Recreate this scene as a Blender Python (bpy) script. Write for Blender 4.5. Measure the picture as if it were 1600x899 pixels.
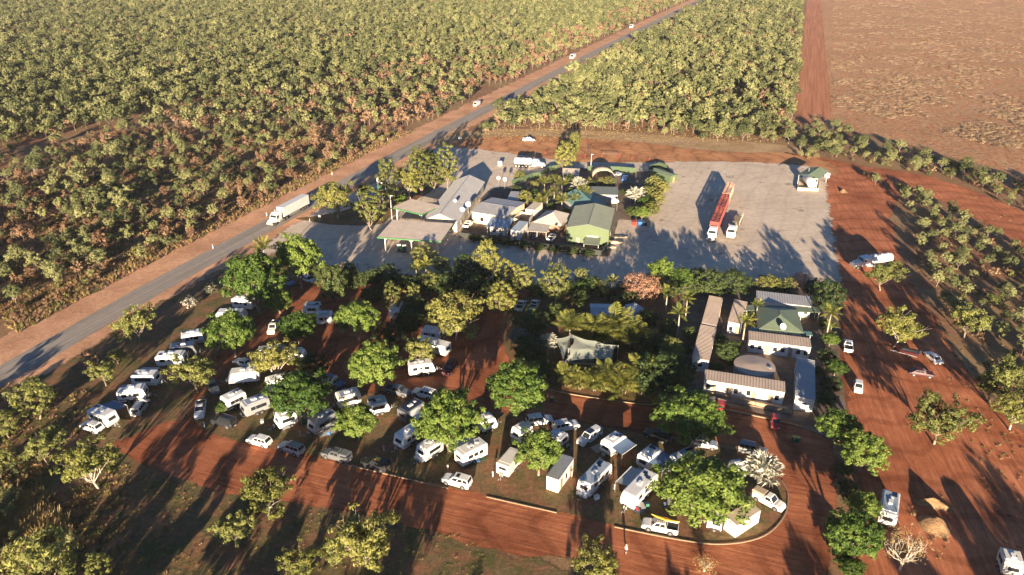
import bpy, math, random
import numpy as np
from mathutils import Vector, Matrix, noise
from mathutils.geometry import tessellate_polygon

for o in list(bpy.data.objects):
    bpy.data.objects.remove(o)
SC = bpy.context.scene
COL = SC.collection
R = math.radians

# ---------------------------------------------------------------- camera
CAM_H, PITCH, FPX = 80.0, R(25.6), 1150.0
cd = bpy.data.cameras.new('camera')
cd.sensor_width = 36.0
cd.lens = 36.0 * FPX / 1600.0
cd.clip_start = 1.0
cd.clip_end = 20000.0
cam = bpy.data.objects.new('camera', cd)
cam.location = (0, 0, CAM_H)
cam.rotation_euler = (math.pi / 2 - PITCH, 0, 0)
COL.objects.link(cam)
SC.camera = cam

# ---------------------------------------------------------------- sky, sun, exposure
SUN_ELEV = R(9.0)
SHADOW_AZ = R(5.0)          # shadows run away from the camera, this far clockwise of +Y
sdir = Vector((math.sin(SHADOW_AZ) * math.cos(SUN_ELEV), math.cos(SHADOW_AZ) * math.cos(SUN_ELEV), -math.sin(SUN_ELEV)))
w = bpy.data.worlds.new('World')
SC.world = w
w.use_nodes = True
nt = w.node_tree
sky = nt.nodes.new('ShaderNodeTexSky')
sky.sky_type = 'NISHITA'
sky.sun_disc = False
sky.sun_elevation = SUN_ELEV
sky.sun_rotation = SHADOW_AZ + math.pi
sky.air_density = 0.5
sky.dust_density = 0.1
sky.ozone_density = 2.5
bg = nt.nodes['Background']
bg.inputs['Strength'].default_value = 0.05
nt.links.new(sky.outputs[0], bg.inputs[0])
sl = bpy.data.lights.new('sun', 'SUN')
sl.energy = 5.0
sl.angle = R(0.5)
sl.color = (1.0, 0.80, 0.57)
so = bpy.data.objects.new('sun', sl)
so.rotation_euler = sdir.to_track_quat('-Z', 'Y').to_euler()
so.location = (0, -60, 200)
COL.objects.link(so)
SC.view_settings.view_transform = 'Standard'
SC.view_settings.look = 'None'
SC.view_settings.gamma = 1.0
SC.view_settings.use_curve_mapping = False
SC.view_settings.exposure = 2.05
SC.cycles.max_bounces = 5
SC.cycles.diffuse_bounces = 2
SC.cycles.glossy_bounces = 2
SC.cycles.transparent_max_bounces = 12
SC.cycles.volume_bounces = 0
SC.cycles.use_denoising = True

# ---------------------------------------------------------------- geometry helpers
def P(x, y, z=0.0):
    """the point of the plane at height z that the photograph's pixel (x, y) looks at"""
    c, s = math.cos(PITCH), math.sin(PITCH)
    u = 449.5 - y
    d = Vector((x - 800.0, FPX * c + u * s, -FPX * s + u * c))
    t = (z - CAM_H) / d.z
    return Vector((d.x * t, d.y * t, z))

def depth(p):
    return p.y * math.cos(PITCH) + (CAM_H - p.z) * math.sin(PITCH)

def to_px(p):
    c, s = math.cos(PITCH), math.sin(PITCH)
    zc = depth(p)
    up = p.y * s - (CAM_H - p.z) * c
    return 800 + FPX * p.x / zc, 449.5 - FPX * up / zc

class MB:
    def __init__(self):
        self.v, self.f, self.m = [], [], []
    def add(self, vs, fs, mi=0):
        b = len(self.v)
        self.v += [tuple(q) for q in vs]
        self.f += [tuple(b + i for i in q) for q in fs]
        self.m += [mi] * len(fs)
        return self
    def box(self, c, s, rz=0.0, ry=0.0, taper=1.0, mi=0):
        hx, hy, hz = s[0] / 2, s[1] / 2, s[2] / 2
        M = Matrix.Rotation(rz, 3, 'Z') @ Matrix.Rotation(ry, 3, 'Y')
        vs = []
        for z in (-hz, hz):
            t = taper if z > 0 else 1.0
            for x, y in ((-hx, -hy), (hx, -hy), (hx, hy), (-hx, hy)):
                vs.append(M @ Vector((x * t, y * t, z)) + Vector(c))
        return self.add(vs, [(3, 2, 1, 0), (4, 5, 6, 7), (0, 1, 5, 4), (1, 2, 6, 5), (2, 3, 7, 6), (3, 0, 4, 7)], mi)
    def tube(self, pts, rs, n=6, cap=True, mi=0):
        pts = [Vector(p) for p in pts]
        if not hasattr(rs, '__len__'):
            rs = [rs] * len(pts)
        vs, fs = [], []
        for i, p in enumerate(pts):
            d = (pts[min(i + 1, len(pts) - 1)] - pts[max(i - 1, 0)])
            if d.length < 1e-6:
                d = Vector((0, 0, 1))
            d.normalize()
            a = d.cross(Vector((0, 0, 1)) if abs(d.z) < .9 else Vector((1, 0, 0))).normalized()
            b = d.cross(a)
            for k in range(n):
                t = 2 * math.pi * k / n
                vs.append(p + a * math.cos(t) * rs[i] + b * math.sin(t) * rs[i])
        for i in range(len(pts) - 1):
            for k in range(n):
                k2 = (k + 1) % n
                fs.append((i * n + k2, i * n + k, (i + 1) * n + k, (i + 1) * n + k2))
        if cap:
            fs.append(tuple(range(n)))
            fs.append(tuple(reversed(range((len(pts) - 1) * n, len(pts) * n))))
        return self.add(vs, fs, mi)
    def loft(self, rings, mi=0, caps=True):
        n = len(rings[0])
        vs = [p for r in rings for p in r]
        fs = []
        for i in range(len(rings) - 1):
            for k in range(n):
                k2 = (k + 1) % n
                fs.append((i * n + k, i * n + k2, (i + 1) * n + k2, (i + 1) * n + k))
        if caps:
            fs.append(tuple(reversed(range(n))))
            fs.append(tuple(range((len(rings) - 1) * n, len(rings) * n)))
        return self.add(vs, fs, mi)
    def slab(self, quad, t, mi=0):
        """a quad given a thickness t downwards"""
        q = [Vector(p) for p in quad]
        n = len(q)
        lo = [p - Vector((0, 0, t)) for p in q]
        fs = [tuple(range(n)), tuple(reversed(range(n, 2 * n)))]
        fs += [(i, i + n, (i + 1) % n + n, (i + 1) % n) for i in range(n)]
        return self.add(q + lo, fs, mi)
    def mesh(self, name, mats=(), smooth=False):
        me = bpy.data.meshes.new(name)
        me.from_pydata(self.v, [], self.f)
        for m in mats:
            me.materials.append(m)
        if any(self.m):
            me.polygons.foreach_set('material_index', self.m)
        if smooth:
            me.polygons.foreach_set('use_smooth', [True] * len(me.polygons))
        me.update()
        return me

def quads_mesh(name, V, mat, loops_per=4):
    """a mesh of loose n-gons from an (n*loops_per, 3) array"""
    me = bpy.data.meshes.new(name)
    nv = len(V)
    nf = nv // loops_per
    me.vertices.add(nv)
    me.vertices.foreach_set('co', np.asarray(V, dtype=np.float32).ravel())
    me.loops.add(nv)
    me.loops.foreach_set('vertex_index', np.arange(nv, dtype=np.int32))
    me.polygons.add(nf)
    me.polygons.foreach_set('loop_start', np.arange(0, nv, loops_per, dtype=np.int32))
    me.materials.append(mat)
    me.update(calc_edges=True)
    return me

def obj(name, me, parent=None, loc=None, rz=0.0, scale=None):
    o = bpy.data.objects.new(name, me)
    COL.objects.link(o)
    if parent is not None:
        o.parent = parent
    if loc is not None:
        o.location = loc
    if rz:
        o.rotation_euler = (0, 0, rz)
    if scale is not None:
        o.scale = scale if hasattr(scale, '__len__') else (scale,) * 3
    return o

def tag(o, label, cat, group=None, kind=None):
    o['label'] = label
    o['category'] = cat
    if group:
        o['group'] = group
    if kind:
        o['kind'] = kind
    return o

def thing(name, label, cat, loc=(0, 0, 0), rz=0.0, group=None):
    o = bpy.data.objects.new(name, None)
    o.empty_display_size = .3
    COL.objects.link(o)
    o.location = loc
    o.rotation_euler = (0, 0, rz)
    return tag(o, label, cat, group)

def part(name, mb, mat, parent, smooth=False, loc=None, rz=0.0, label=None):
    o = obj(name, mb.mesh(name, (mat,), smooth), parent, loc, rz)
    if label:
        o['label'] = label
    return o

# ---------------------------------------------------------------- materials
def nodes_of(m):
    m.use_nodes = True
    nt = m.node_tree
    return nt, nt.nodes, nt.links, nt.nodes['Principled BSDF']

def tex_noise(nt, scale, detail=4, rough=.6, vec=None, dist=0.0):
    n = nt.nodes.new('ShaderNodeTexNoise')
    n.inputs['Scale'].default_value = scale
    n.inputs['Detail'].default_value = detail
    n.inputs['Roughness'].default_value = rough
    n.inputs['Distortion'].default_value = dist
    if vec is not None:
        nt.links.new(vec, n.inputs['Vector'])
    return n

def ramp(nt, fac, stops, interp='LINEAR'):
    r = nt.nodes.new('ShaderNodeValToRGB')
    r.color_ramp.interpolation = interp
    el = r.color_ramp.elements
    while len(el) < len(stops):
        el.new(.5)
    for e, (p, c) in zip(el, stops):
        e.position = p
        e.color = (*c, 1) if len(c) == 3 else c
    nt.links.new(fac, r.inputs[0])
    return r.outputs[0]

def mixc(nt, fac, a, b, mode='MIX'):
    m = nt.nodes.new('ShaderNodeMix')
    m.data_type = 'RGBA'
    m.blend_type = mode
    for i, s in ((0, fac), (6, a), (7, b)):
        if hasattr(s, 'is_linked'):
            nt.links.new(s, m.inputs[i])
        elif i == 0:
            m.inputs[0].default_value = s
        else:
            m.inputs[i].default_value = (*s, 1)
    return m.outputs[2]

def mathn(nt, op, a, b=0.0, c=None):
    m = nt.nodes.new('ShaderNodeMath')
    m.operation = op
    for i, s in enumerate((a, b, c)):
        if s is None:
            continue
        if hasattr(s, 'is_linked'):
            nt.links.new(s, m.inputs[i])
        else:
            m.inputs[i].default_value = s
    return m.outputs[0]

def bump(nt, bsdf, h, strength=.3, dist=.1):
    b = nt.nodes.new('ShaderNodeBump')
    b.inputs['Strength'].default_value = strength
    b.inputs['Distance'].default_value = dist
    nt.links.new(h, b.inputs['Height'])
    nt.links.new(b.outputs[0], bsdf.inputs['Normal'])

_mats = {}
def paint(name, c, rough=.35, metal=0.0, var=.12, scale=1.5, coat=0.0):
    """a painted or plain surface with slight grime"""
    if name in _mats:
        return _mats[name]
    m = bpy.data.materials.new(name)
    nt, N, L, b = nodes_of(m)
    tc = nt.nodes.new('ShaderNodeTexCoord')
    n = tex_noise(nt, scale, 5, .65, tc.outputs['Object'])
    col = ramp(nt, n.outputs[0], [(.3, tuple(x * (1 - var) for x in c)), (.7, tuple(min(1, x * (1 + var * .5)) for x in c))])
    L.new(col, b.inputs['Base Color'])
    rr = mathn(nt, 'MULTIPLY_ADD', n.outputs[0], .25, rough - .1)
    L.new(rr, b.inputs['Roughness'])
    b.inputs['Metallic'].default_value = metal
    b.inputs['Coat Weight'].default_value = coat
    _mats[name] = m
    return m

def foliage(name, c0, c1, c2, trans=.3, hue_obj=.25):
    """leaf colours vary leaf by leaf, clump by clump and tree by tree"""
    m = bpy.data.materials.new(name)
    nt, N, L, b = nodes_of(m)
    geo = N.new('ShaderNodeNewGeometry')
    oi = N.new('ShaderNodeObjectInfo')
    tc = N.new('ShaderNodeTexCoord')
    n = tex_noise(nt, .55, 2, .5, tc.outputs['Object'])
    r1 = mathn(nt, 'MULTIPLY_ADD', geo.outputs['Random Per Island'], .5, -.25)
    f = mathn(nt, 'MULTIPLY_ADD', n.outputs[0], 1.5, -.25)
    f = mathn(nt, 'ADD', f, r1)
    r2 = mathn(nt, 'MULTIPLY_ADD', oi.outputs['Random'], hue_obj * 2, -hue_obj)
    f = mathn(nt, 'ADD', f, r2)
    col = ramp(nt, f, [(0.08, c0), (.5, c1), (.95, c2)])
    L.new(col, b.inputs['Base Color'])
    b.inputs['Roughness'].default_value = .62
    b.inputs['Specular IOR Level'].default_value = .25
    tr = N.new('ShaderNodeBsdfTranslucent')
    L.new(col, tr.inputs[0])
    mx = N.new('ShaderNodeMixShader')
    mx.inputs[0].default_value = trans
    L.new(b.outputs[0], mx.inputs[1])
    L.new(tr.outputs[0], mx.inputs[2])
    L.new(mx.outputs[0], N['Material Output'].inputs[0])
    return m

def ground_mat(name, build, feather=True):
    """build(nt, pos) -> colour socket, height socket, bump strength"""
    m = bpy.data.materials.new(name)
    nt, N, L, b = nodes_of(m)
    geo = N.new('ShaderNodeNewGeometry')
    pos = geo.outputs['Position']
    col, h, bs, bd = build(nt, pos)
    L.new(col, b.inputs['Base Color'])
    b.inputs['Roughness'].default_value = .92
    b.inputs['Specular IOR Level'].default_value = .15
    if h is not None:
        bump(nt, b, h, bs, bd)
    if feather:
        at = N.new('ShaderNodeAttribute')
        at.attribute_name = 'edge'
        nn = tex_noise(nt, .9, 5, .7, pos)
        f = mathn(nt, 'MULTIPLY_ADD', nn.outputs[0], 1.6, -.8)
        f = mathn(nt, 'ADD', f, at.outputs['Fac'])
        sm = N.new('ShaderNodeMapRange')
        sm.interpolation_type = 'SMOOTHSTEP'
        sm.inputs['From Min'].default_value = .3
        sm.inputs['From Max'].default_value = .55
        L.new(f, sm.inputs[0])
        # the middle of a sheet is always solid
        full = mathn(nt, 'GREATER_THAN', at.outputs['Fac'], .985)
        a = mathn(nt, 'MAXIMUM', sm.outputs[0], full)
        tr = N.new('ShaderNodeBsdfTransparent')
        mx = N.new('ShaderNodeMixShader')
        L.new(a, mx.inputs[0])
        L.new(tr.outputs[0], mx.inputs[1])
        L.new(b.outputs[0], mx.inputs[2])
        L.new(mx.outputs[0], N['Material Output'].inputs[0])
    return m

def stretched(nt, pos, ang, sx, sy):
    mp = nt.nodes.new('ShaderNodeMapping')
    mp.inputs['Rotation'].default_value = (0, 0, -ang)
    mp.inputs['Scale'].default_value = (sx, sy, 1)
    # rotate first, then scale: chain of two mappings
    m1 = nt.nodes.new('ShaderNodeMapping')
    m1.inputs['Rotation'].default_value = (0, 0, -ang)
    mp.inputs['Rotation'].default_value = (0, 0, 0)
    nt.links.new(pos, m1.inputs[0])
    nt.links.new(m1.outputs[0], mp.inputs[0])
    return mp.outputs[0]

def g_base(nt, pos):
    n1 = tex_noise(nt, .035, 6, .65, pos)
    n2 = tex_noise(nt, .5, 8, .75, pos)
    n3 = tex_noise(nt, 3.0, 6, .8, pos)
    soil = ramp(nt, n2.outputs[0], [(.3, (.15, .068, .038)), (.55, (.26, .125, .07)), (.75, (.38, .24, .13))])
    dry = ramp(nt, n3.outputs[0], [(.3, (.14, .09, .045)), (.5, (.28, .195, .10)), (.7, (.42, .31, .17))])
    f = ramp(nt, n1.outputs[0], [(.38, (0, 0, 0)), (.62, (.85, .85, .85))])
    return mixc(nt, f, soil, dry), mathn(nt, 'ADD', n2.outputs[0], mathn(nt, 'MULTIPLY', n3.outputs[0], .4)), .7, .25

def g_grass(nt, pos):
    n1 = tex_noise(nt, .12, 6, .7, pos)
    n2 = tex_noise(nt, 1.4, 8, .78, pos)
    n3 = tex_noise(nt, 6.0, 5, .8, pos)
    dry = ramp(nt, n2.outputs[0], [(.3, (.09, .062, .035)), (.5, (.17, .118, .060)), (.72, (.27, .19, .10))])
    grn = ramp(nt, n2.outputs[0], [(.3, (.05, .05, .02)), (.55, (.105, .10, .035)), (.75, (.19, .16, .07))])
    f = ramp(nt, n1.outputs[0], [(.4, (0, 0, 0)), (.6, (1, 1, 1))])
    n4 = tex_noise(nt, .22, 7, .7, pos, .4)
    soil = ramp(nt, n2.outputs[0], [(.3, (.15, .07, .04)), (.55, (.26, .125, .07)), (.75, (.36, .20, .12))])
    sf = ramp(nt, n4.outputs[0], [(.46, (0, 0, 0)), (.58, (.85, .85, .85))])
    return mixc(nt, sf, mixc(nt, f, dry, grn), soil), mathn(nt, 'ADD', n2.outputs[0], mathn(nt, 'MULTIPLY', n3.outputs[0], .6)), .8, .16

def g_red(ang, wob=.25, dark=1.0, tint=(1, 1, 1)):
    def f(nt, pos):
        s = stretched(nt, pos, ang, .10, 1.5)
        n0 = tex_noise(nt, 1.0, 5, .7, s, .25)
        n1 = tex_noise(nt, .07, 5, .6, pos)
        n2 = tex_noise(nt, 1.6, 8, .75, pos)
        d = dark
        a = ramp(nt, n0.outputs[0], [(.28, (.25 * d, .082 * d, .040 * d)), (.5, (.37 * d, .135 * d, .066 * d)), (.72, (.48 * d, .205 * d, .108 * d))])
        bq = ramp(nt, n1.outputs[0], [(.35, (.62, .55, .52)), (.65, (1.1, 1.08, 1.05))])
        c = mixc(nt, 1.0, mixc(nt, 1.0, a, tint, 'MULTIPLY'), bq, 'MULTIPLY')
        cq = ramp(nt, n2.outputs[0], [(.3, (.72, .68, .64)), (.65, (1.06, 1.06, 1.06))])
        c = mixc(nt, .8, c, cq, 'MULTIPLY')
        wv = nt.nodes.new('ShaderNodeTexWave')
        wv.inputs['Scale'].default_value = .16
        wv.inputs['Distortion'].default_value = 9.0
        wv.inputs['Detail'].default_value = 2.0
        wv.inputs['Detail Scale'].default_value = .35
        nt.links.new(stretched(nt, pos, ang + .12, .25, 1.0), wv.inputs['Vector'])
        rut = ramp(nt, wv.outputs['Fac'], [(.0, (1.12, 1.12, 1.12)), (.2, (1, 1, 1)), (.86, (1, 1, 1)), (.97, (.70, .66, .64))])
        c = mixc(nt, .75, c, rut, 'MULTIPLY')
        h = mathn(nt, 'ADD', mathn(nt, 'MULTIPLY', n0.outputs[0], wob * 4), mathn(nt, 'MULTIPLY', n2.outputs[0], .6))
        return c, h, .55, .10
    return f

def g_verge(nt, pos):
    n1 = tex_noise(nt, .08, 6, .7, pos)
    n2 = tex_noise(nt, .9, 8, .78, pos)
    c = ramp(nt, n2.outputs[0], [(.28, (.40, .205, .12)), (.5, (.60, .335, .20)), (.72, (.70, .46, .30))])
    bq = ramp(nt, n1.outputs[0], [(.35, (.7, .66, .62)), (.65, (1.1, 1.08, 1.05))])
    return mixc(nt, 1.0, c, bq, 'MULTIPLY'), n2.outputs[0], .6, .15

def g_apron(nt, pos):
    n0 = tex_noise(nt, .05, 7, .7, pos, .6)
    n1 = tex_noise(nt, .6, 7, .75, pos)
    n2 = tex_noise(nt, 7.0, 4, .7, pos)
    s = stretched(nt, pos, R(20), .05, .6)
    n3 = tex_noise(nt, 1.0, 5, .65, s, .5)
    c = ramp(nt, n0.outputs[0], [(.3, (.50, .405, .31)), (.5, (.62, .515, .40)), (.68, (.69, .58, .455))])
    c = mixc(nt, .8, c, ramp(nt, n1.outputs[0], [(.3, (.74, .74, .76)), (.62, (1.05, 1.04, 1.03))]), 'MULTIPLY')
    c = mixc(nt, .3, c, ramp(nt, n3.outputs[0], [(.3, (.62, .6, .6)), (.5, (1, 1, 1))]), 'MULTIPLY')
    wv = nt.nodes.new('ShaderNodeTexWave')
    wv.wave_type = 'RINGS'
    wv.inputs['Scale'].default_value = .05
    wv.inputs['Distortion'].default_value = 7.0
    wv.inputs['Detail'].default_value = 2.5
    wv.inputs['Detail Scale'].default_value = .6
    nt.links.new(stretched(nt, pos, R(65), .5, 1.0), wv.inputs['Vector'])
    c = mixc(nt, .22, c, ramp(nt, wv.outputs['Fac'], [(.0, (1.06, 1.05, 1.04)), (.3, (1, 1, 1)), (.88, (1, 1, 1)), (.98, (.66, .65, .66))]), 'MULTIPLY')
    st = tex_noise(nt, .22, 3, .6, pos)
    c = mixc(nt, .7, c, ramp(nt, st.outputs[0], [(.31, (.40, .38, .37)), (.38, (1, 1, 1))]), 'MULTIPLY')
    return c, mathn(nt, 'ADD', n1.outputs[0], mathn(nt, 'MULTIPLY', n2.outputs[0], .3)), .3, .04

def g_asphalt(ang):
    def f(nt, pos):
        s = stretched(nt, pos, ang, .02, .9)
        n0 = tex_noise(nt, 1.0, 5, .6, s, .2)
        n1 = tex_noise(nt, .5, 8, .75, pos)
        n2 = tex_noise(nt, 9, 3, .7, pos)
        c = ramp(nt, n0.outputs[0], [(.3, (.22, .195, .17)), (.5, (.31, .275, .235)), (.7, (.38, .34, .29))])
        c = mixc(nt, .7, c, ramp(nt, n1.outputs[0], [(.3, (.75, .73, .72)), (.65, (1.05, 1.04, 1.03))]), 'MULTIPLY')
        return c, n2.outputs[0], .3, .02
    return f

def g_paddock(nt, pos):
    ang = R(67)
    s = stretched(nt, pos, ang, .10, .55)
    s2 = stretched(nt, pos, ang + 1.1, .16, .6)
    n0 = tex_noise(nt, 1.0, 7, .75, s, 1.0)
    n1 = tex_noise(nt, .45, 9, .82, pos, .5)
    n2 = tex_noise(nt, .02, 5, .6, pos)
    n3 = tex_noise(nt, .7, 8, .8, s2, 1.4)
    soil = ramp(nt, n1.outputs[0], [(.34, (.22, .075, .03)), (.48, (.50, .215, .10)), (.64, (.68, .35, .18))])
    litter = ramp(nt, n1.outputs[0], [(.36, (.19, .12, .07)), (.5, (.42, .29, .17)), (.62, (.62, .46, .29))])
    f = ramp(nt, mathn(nt, 'ADD', n0.outputs[0], mathn(nt, 'MULTIPLY_ADD', n3.outputs[0], .8, -.4)), [(.42, (0, 0, 0)), (.54, (.8, .8, .8))])
    c = mixc(nt, f, soil, litter)
    c = mixc(nt, .8, c, ramp(nt, n0.outputs[0], [(.33, (.45, .40, .37)), (.45, (1, 1, 1))]), 'MULTIPLY')
    c = mixc(nt, .5, c, ramp(nt, n2.outputs[0], [(.35, (.75, .72, .7)), (.6, (1.05, 1.05, 1.05))]), 'MULTIPLY')
    h = mathn(nt, 'ADD', n1.outputs[0], mathn(nt, 'MULTIPLY', n3.outputs[0], 1.5))
    return c, h, 1.0, .9

def g_plough(ang):
    def f(nt, pos):
        s = stretched(nt, pos, ang, .012, .55)
        n0 = tex_noise(nt, 1.0, 6, .7, s, .2)
        n2 = tex_noise(nt, .8, 8, .78, pos)
        c = ramp(nt, n0.outputs[0], [(.3, (.32, .12, .06)), (.5, (.48, .20, .105)), (.7, (.58, .27, .15))])
        c = mixc(nt, .7, c, ramp(nt, n2.outputs[0], [(.3, (.7, .66, .62)), (.65, (1.05, 1.05, 1.05))]), 'MULTIPLY')
        return c, mathn(nt, 'ADD', mathn(nt, 'MULTIPLY', n0.outputs[0], 1.5), n2.outputs[0]), .8, .25
    return f

# ---------------------------------------------------------------- setting: ground, roads, paths
def resample(poly, step, closed=True, smooth=True):
    n = len(poly)
    out = []
    rng = range(n) if closed else range(n - 1)
    for i in rng:
        if closed:
            p0, p1, p2, p3 = poly[i - 1], poly[i], poly[(i + 1) % n], poly[(i + 2) % n]
        else:
            p0, p1, p2, p3 = poly[max(i - 1, 0)], poly[i], poly[i + 1], poly[min(i + 2, n - 1)]
        seg = (p2 - p1).length
        st = max(step, min(p1.y, p2.y) / 300)
        k = max(1, min(400, int(seg / st)))
        for j in range(k):
            t = j / k
            if smooth:
                m1, m2 = (p2 - p0) * .5, (p3 - p1) * .5
                lim = seg * 1.2
                if m1.length > lim: m1 = m1.normalized() * lim
                if m2.length > lim: m2 = m2.normalized() * lim
                t2, t3 = t * t, t * t * t
                out.append(p1 * (2 * t3 - 3 * t2 + 1) + m1 * (t3 - 2 * t2 + t) + p2 * (-2 * t3 + 3 * t2) + m2 * (t3 - t2))
            else:
                out.append(p1.lerp(p2, t))
    if not closed:
        out.append(poly[-1].copy())
    return out

def sheet(name, poly, z, mat, amp=.5, feather=1.2, step=.8, smooth=True, z0=None):
    poly = [Vector((p[0], p[1], 0)) for p in poly]
    pts = resample(poly, step, True, smooth)
    n = len(pts)
    area = sum(pts[i].x * pts[(i + 1) % n].y - pts[(i + 1) % n].x * pts[i].y for i in range(n))
    if area < 0:
        pts.reverse()
    outer, inner = [], []
    for i in range(n):
        d = pts[(i + 1) % n] - pts[i - 1]
        nr = Vector((-d.y, d.x, 0))
        nr = nr.normalized() if nr.length > 1e-6 else Vector((0, 1, 0))
        a = amp * (noise.noise(pts[i] * .23 + Vector((z * 31, 0, 0))) + .5 * noise.noise(pts[i] * .9))
        q = pts[i] + nr * a
        outer.append(Vector((q.x, q.y, z)))
        q = q + nr * feather
        inner.append(Vector((q.x, q.y, z)))
    me = bpy.data.meshes.new(name)
    if feather > 0:
        tris = tessellate_polygon([inner])
        faces = [(i, (i + 1) % n, (i + 1) % n + n, i + n) for i in range(n)]
        faces += [tuple(n + k for k in t) for t in tris]
        me.from_pydata(outer + inner, [], faces)
        e = [0.0] * n + [1.0] * n
    else:
        tris = tessellate_polygon([outer])
        me.from_pydata(outer, [], [tuple(t) for t in tris])
        e = [1.0] * n
    at = me.attributes.new('edge', 'FLOAT', 'POINT')
    at.data.foreach_set('value', e)
    me.update()
    flip = [p.index for p in me.polygons if p.normal.z < 0]
    if flip:
        import bmesh
        bm = bmesh.new(); bm.from_mesh(me)
        bm.faces.ensure_lookup_table()
        bmesh.ops.reverse_faces(bm, faces=[bm.faces[i] for i in flip])
        bm.to_mesh(me); bm.free()
    me.materials.append(mat)
    o = obj(name, me)
    o['kind'] = 'structure'
    return o

def px(*pts):
    return [P(x, y) for x, y in pts]

ROAD_C = [Vector(p) for p in ((-124, 60, 0), (-103.2, 124, 0), (-85.7, 178.6, 0), (-44, 295, 0), (-.7, 410, 0), (112, 705, 0), (240, 1030, 0), (620, 1990, 0), (1400, 3960, 0))]
def road_strip(l, r):
    lft, rgt = [], []
    for i, p in enumerate(ROAD_C):
        d = ROAD_C[min(i + 1, len(ROAD_C) - 1)] - ROAD_C[max(i - 1, 0)]
        nr = Vector((d.y, -d.x, 0)).normalized()
        lft.append(p - nr * l)
        rgt.append(p + nr * r)
    return lft + rgt[::-1]
ROAD_ANG = math.atan2(410 - 178.6, -.7 + 85.7)
def road_side(p):
    """signed distance from the highway's centre line, positive to its right"""
    best, bd = 0, 1e9
    for a, b in zip(ROAD_C, ROAD_C[1:]):
        ab = b - a
        t = max(0, min(1, ((p.x - a.x) * ab.x + (p.y - a.y) * ab.y) / ab.length_squared))
        q = a + ab * t
        dx, dy = p.x - q.x, p.y - q.y
        dd = math.hypot(dx, dy)
        if dd < bd:
            bd = dd
            best = dd * (1 if (dx * ab.y - dy * ab.x) > 0 else -1)
    return best

def g_court(nt, pos):
    n1 = tex_noise(nt, .7, 7, .75, pos)
    n2 = tex_noise(nt, .15, 4, .6, pos)
    c = ramp(nt, n1.outputs[0], [(.3, (.12, .095, .075)), (.55, (.21, .165, .13)), (.75, (.29, .23, .18))])
    return mixc(nt, .8, c, ramp(nt, n2.outputs[0], [(.35, (.6, .5, .42)), (.6, (1.05, 1.05, 1.05))]), 'MULTIPLY'), n1.outputs[0], .3, .05

def g_straw(nt, pos):
    n1 = tex_noise(nt, .8, 8, .8, pos)
    n2 = tex_noise(nt, .1, 5, .65, pos)
    c = ramp(nt, n1.outputs[0], [(.3, (.26, .16, .085)), (.5, (.44, .30, .165)), (.72, (.58, .43, .25))])
    return mixc(nt, .7, c, ramp(nt, n2.outputs[0], [(.35, (.65, .58, .5)), (.6, (1.05, 1.05, 1.05))]), 'MULTIPLY'), n1.outputs[0], .7, .2

M_base = ground_mat('bush_floor', g_base, False)
M_grass = ground_mat('dry_grass_ground', g_grass)
M_verge = ground_mat('gravel_verge', g_verge)
M_apron = ground_mat('worn_seal', g_apron)
M_road = ground_mat('bitumen', g_asphalt(ROAD_ANG))
M_paddock = ground_mat('cleared_ground', g_paddock)
def pang(a, b):
    d = P(*b) - P(*a)
    return math.atan2(d.y, d.x)
M_plough = ground_mat('graded_strip', g_plough(pang((1270, 190), (1271, 5))))
M_red_low = ground_mat('red_dirt_low', g_red(pang((400, 712), (900, 830)), .3, 1.1))
M_red_right = ground_mat('red_dirt_right', g_red(pang((1350, 400), (1540, 740)), .3, 1.28))
M_red_top = ground_mat('red_dirt_top', g_red(pang((760, 225), (1200, 248)), .2, 1.45, (1, 1.35, 1.3)))
M_court = ground_mat('courtyard_paving', g_court)
M_straw = ground_mat('straw_ground', g_straw)
M_red_left = ground_mat('red_dirt_left', g_red(pang((310, 650), (430, 478))))
M_red_camp = ground_mat('red_dirt_camp', g_red(R(70), .15, .8))

g = MB()
S = 9000
gx = [-S, -1500, -300, 0, 300, 1500, S]
gy = [-S, -300, 0, 300, 900, 2000, S]
for i in range(6):
    for j in range(6):
        g.add([(gx[i], gy[j], 0), (gx[i + 1], gy[j], 0), (gx[i + 1], gy[j + 1], 0), (gx[i], gy[j + 1], 0)], [(0, 1, 2, 3)])
ground = obj('ground', g.mesh('ground', (M_base,)))
ground['kind'] = 'structure'

sheet('road_verge', road_strip(15.5, 10), .012, M_verge, 2.0, 3.0, 1.5)
# mown grass around and below the camp
sheet('grass', px((-120, 640), (60, 585), (230, 480), (330, 430), (420, 400), (470, 415), (430, 500), (340, 560), (300, 660), (400, 730), (620, 790), (760, 845), (900, 890), (1000, 960), (900, 1400), (200, 1400), (-200, 1100)), .02, M_grass, 1.5, 2.5)
# bare red camp ground
sheet('camp_ground', px((300, 690), (290, 640), (330, 560), (400, 470), (470, 425), (600, 440), (800, 445), (1050, 455), (1290, 450), (1320, 540), (1325, 690), (1240, 700), (1100, 690), (800, 670), (500, 650), (380, 700)), .028, M_red_camp, .8, 1.5)
sheet('camp_road', px((165, 690), (300, 655), (400, 690), (640, 735), (800, 770), (1000, 815), (1120, 835), (1190, 800), (1195, 740), (1140, 700), (900, 660), (760, 640), (600, 615), (520, 560), (560, 470), (610, 440), (640, 455), (600, 520), (600, 570), (700, 585), (740, 530), (780, 455), (830, 455), (800, 540), (830, 600), (1000, 630), (1100, 640), (1240, 660), (1300, 665), (1310, 760), (1300, 920), (1330, 1300), (1000, 1400), (960, 920), (760, 862), (560, 806), (330, 768)), .036, M_red_low, .7, 1.2)
sheet('dirt_track', px((285, 675), (300, 640), (330, 590), (385, 525), (430, 478), (455, 480), (420, 530), (370, 590), (345, 650), (330, 690)), .044, M_red_left, .5, 1.0)
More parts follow.
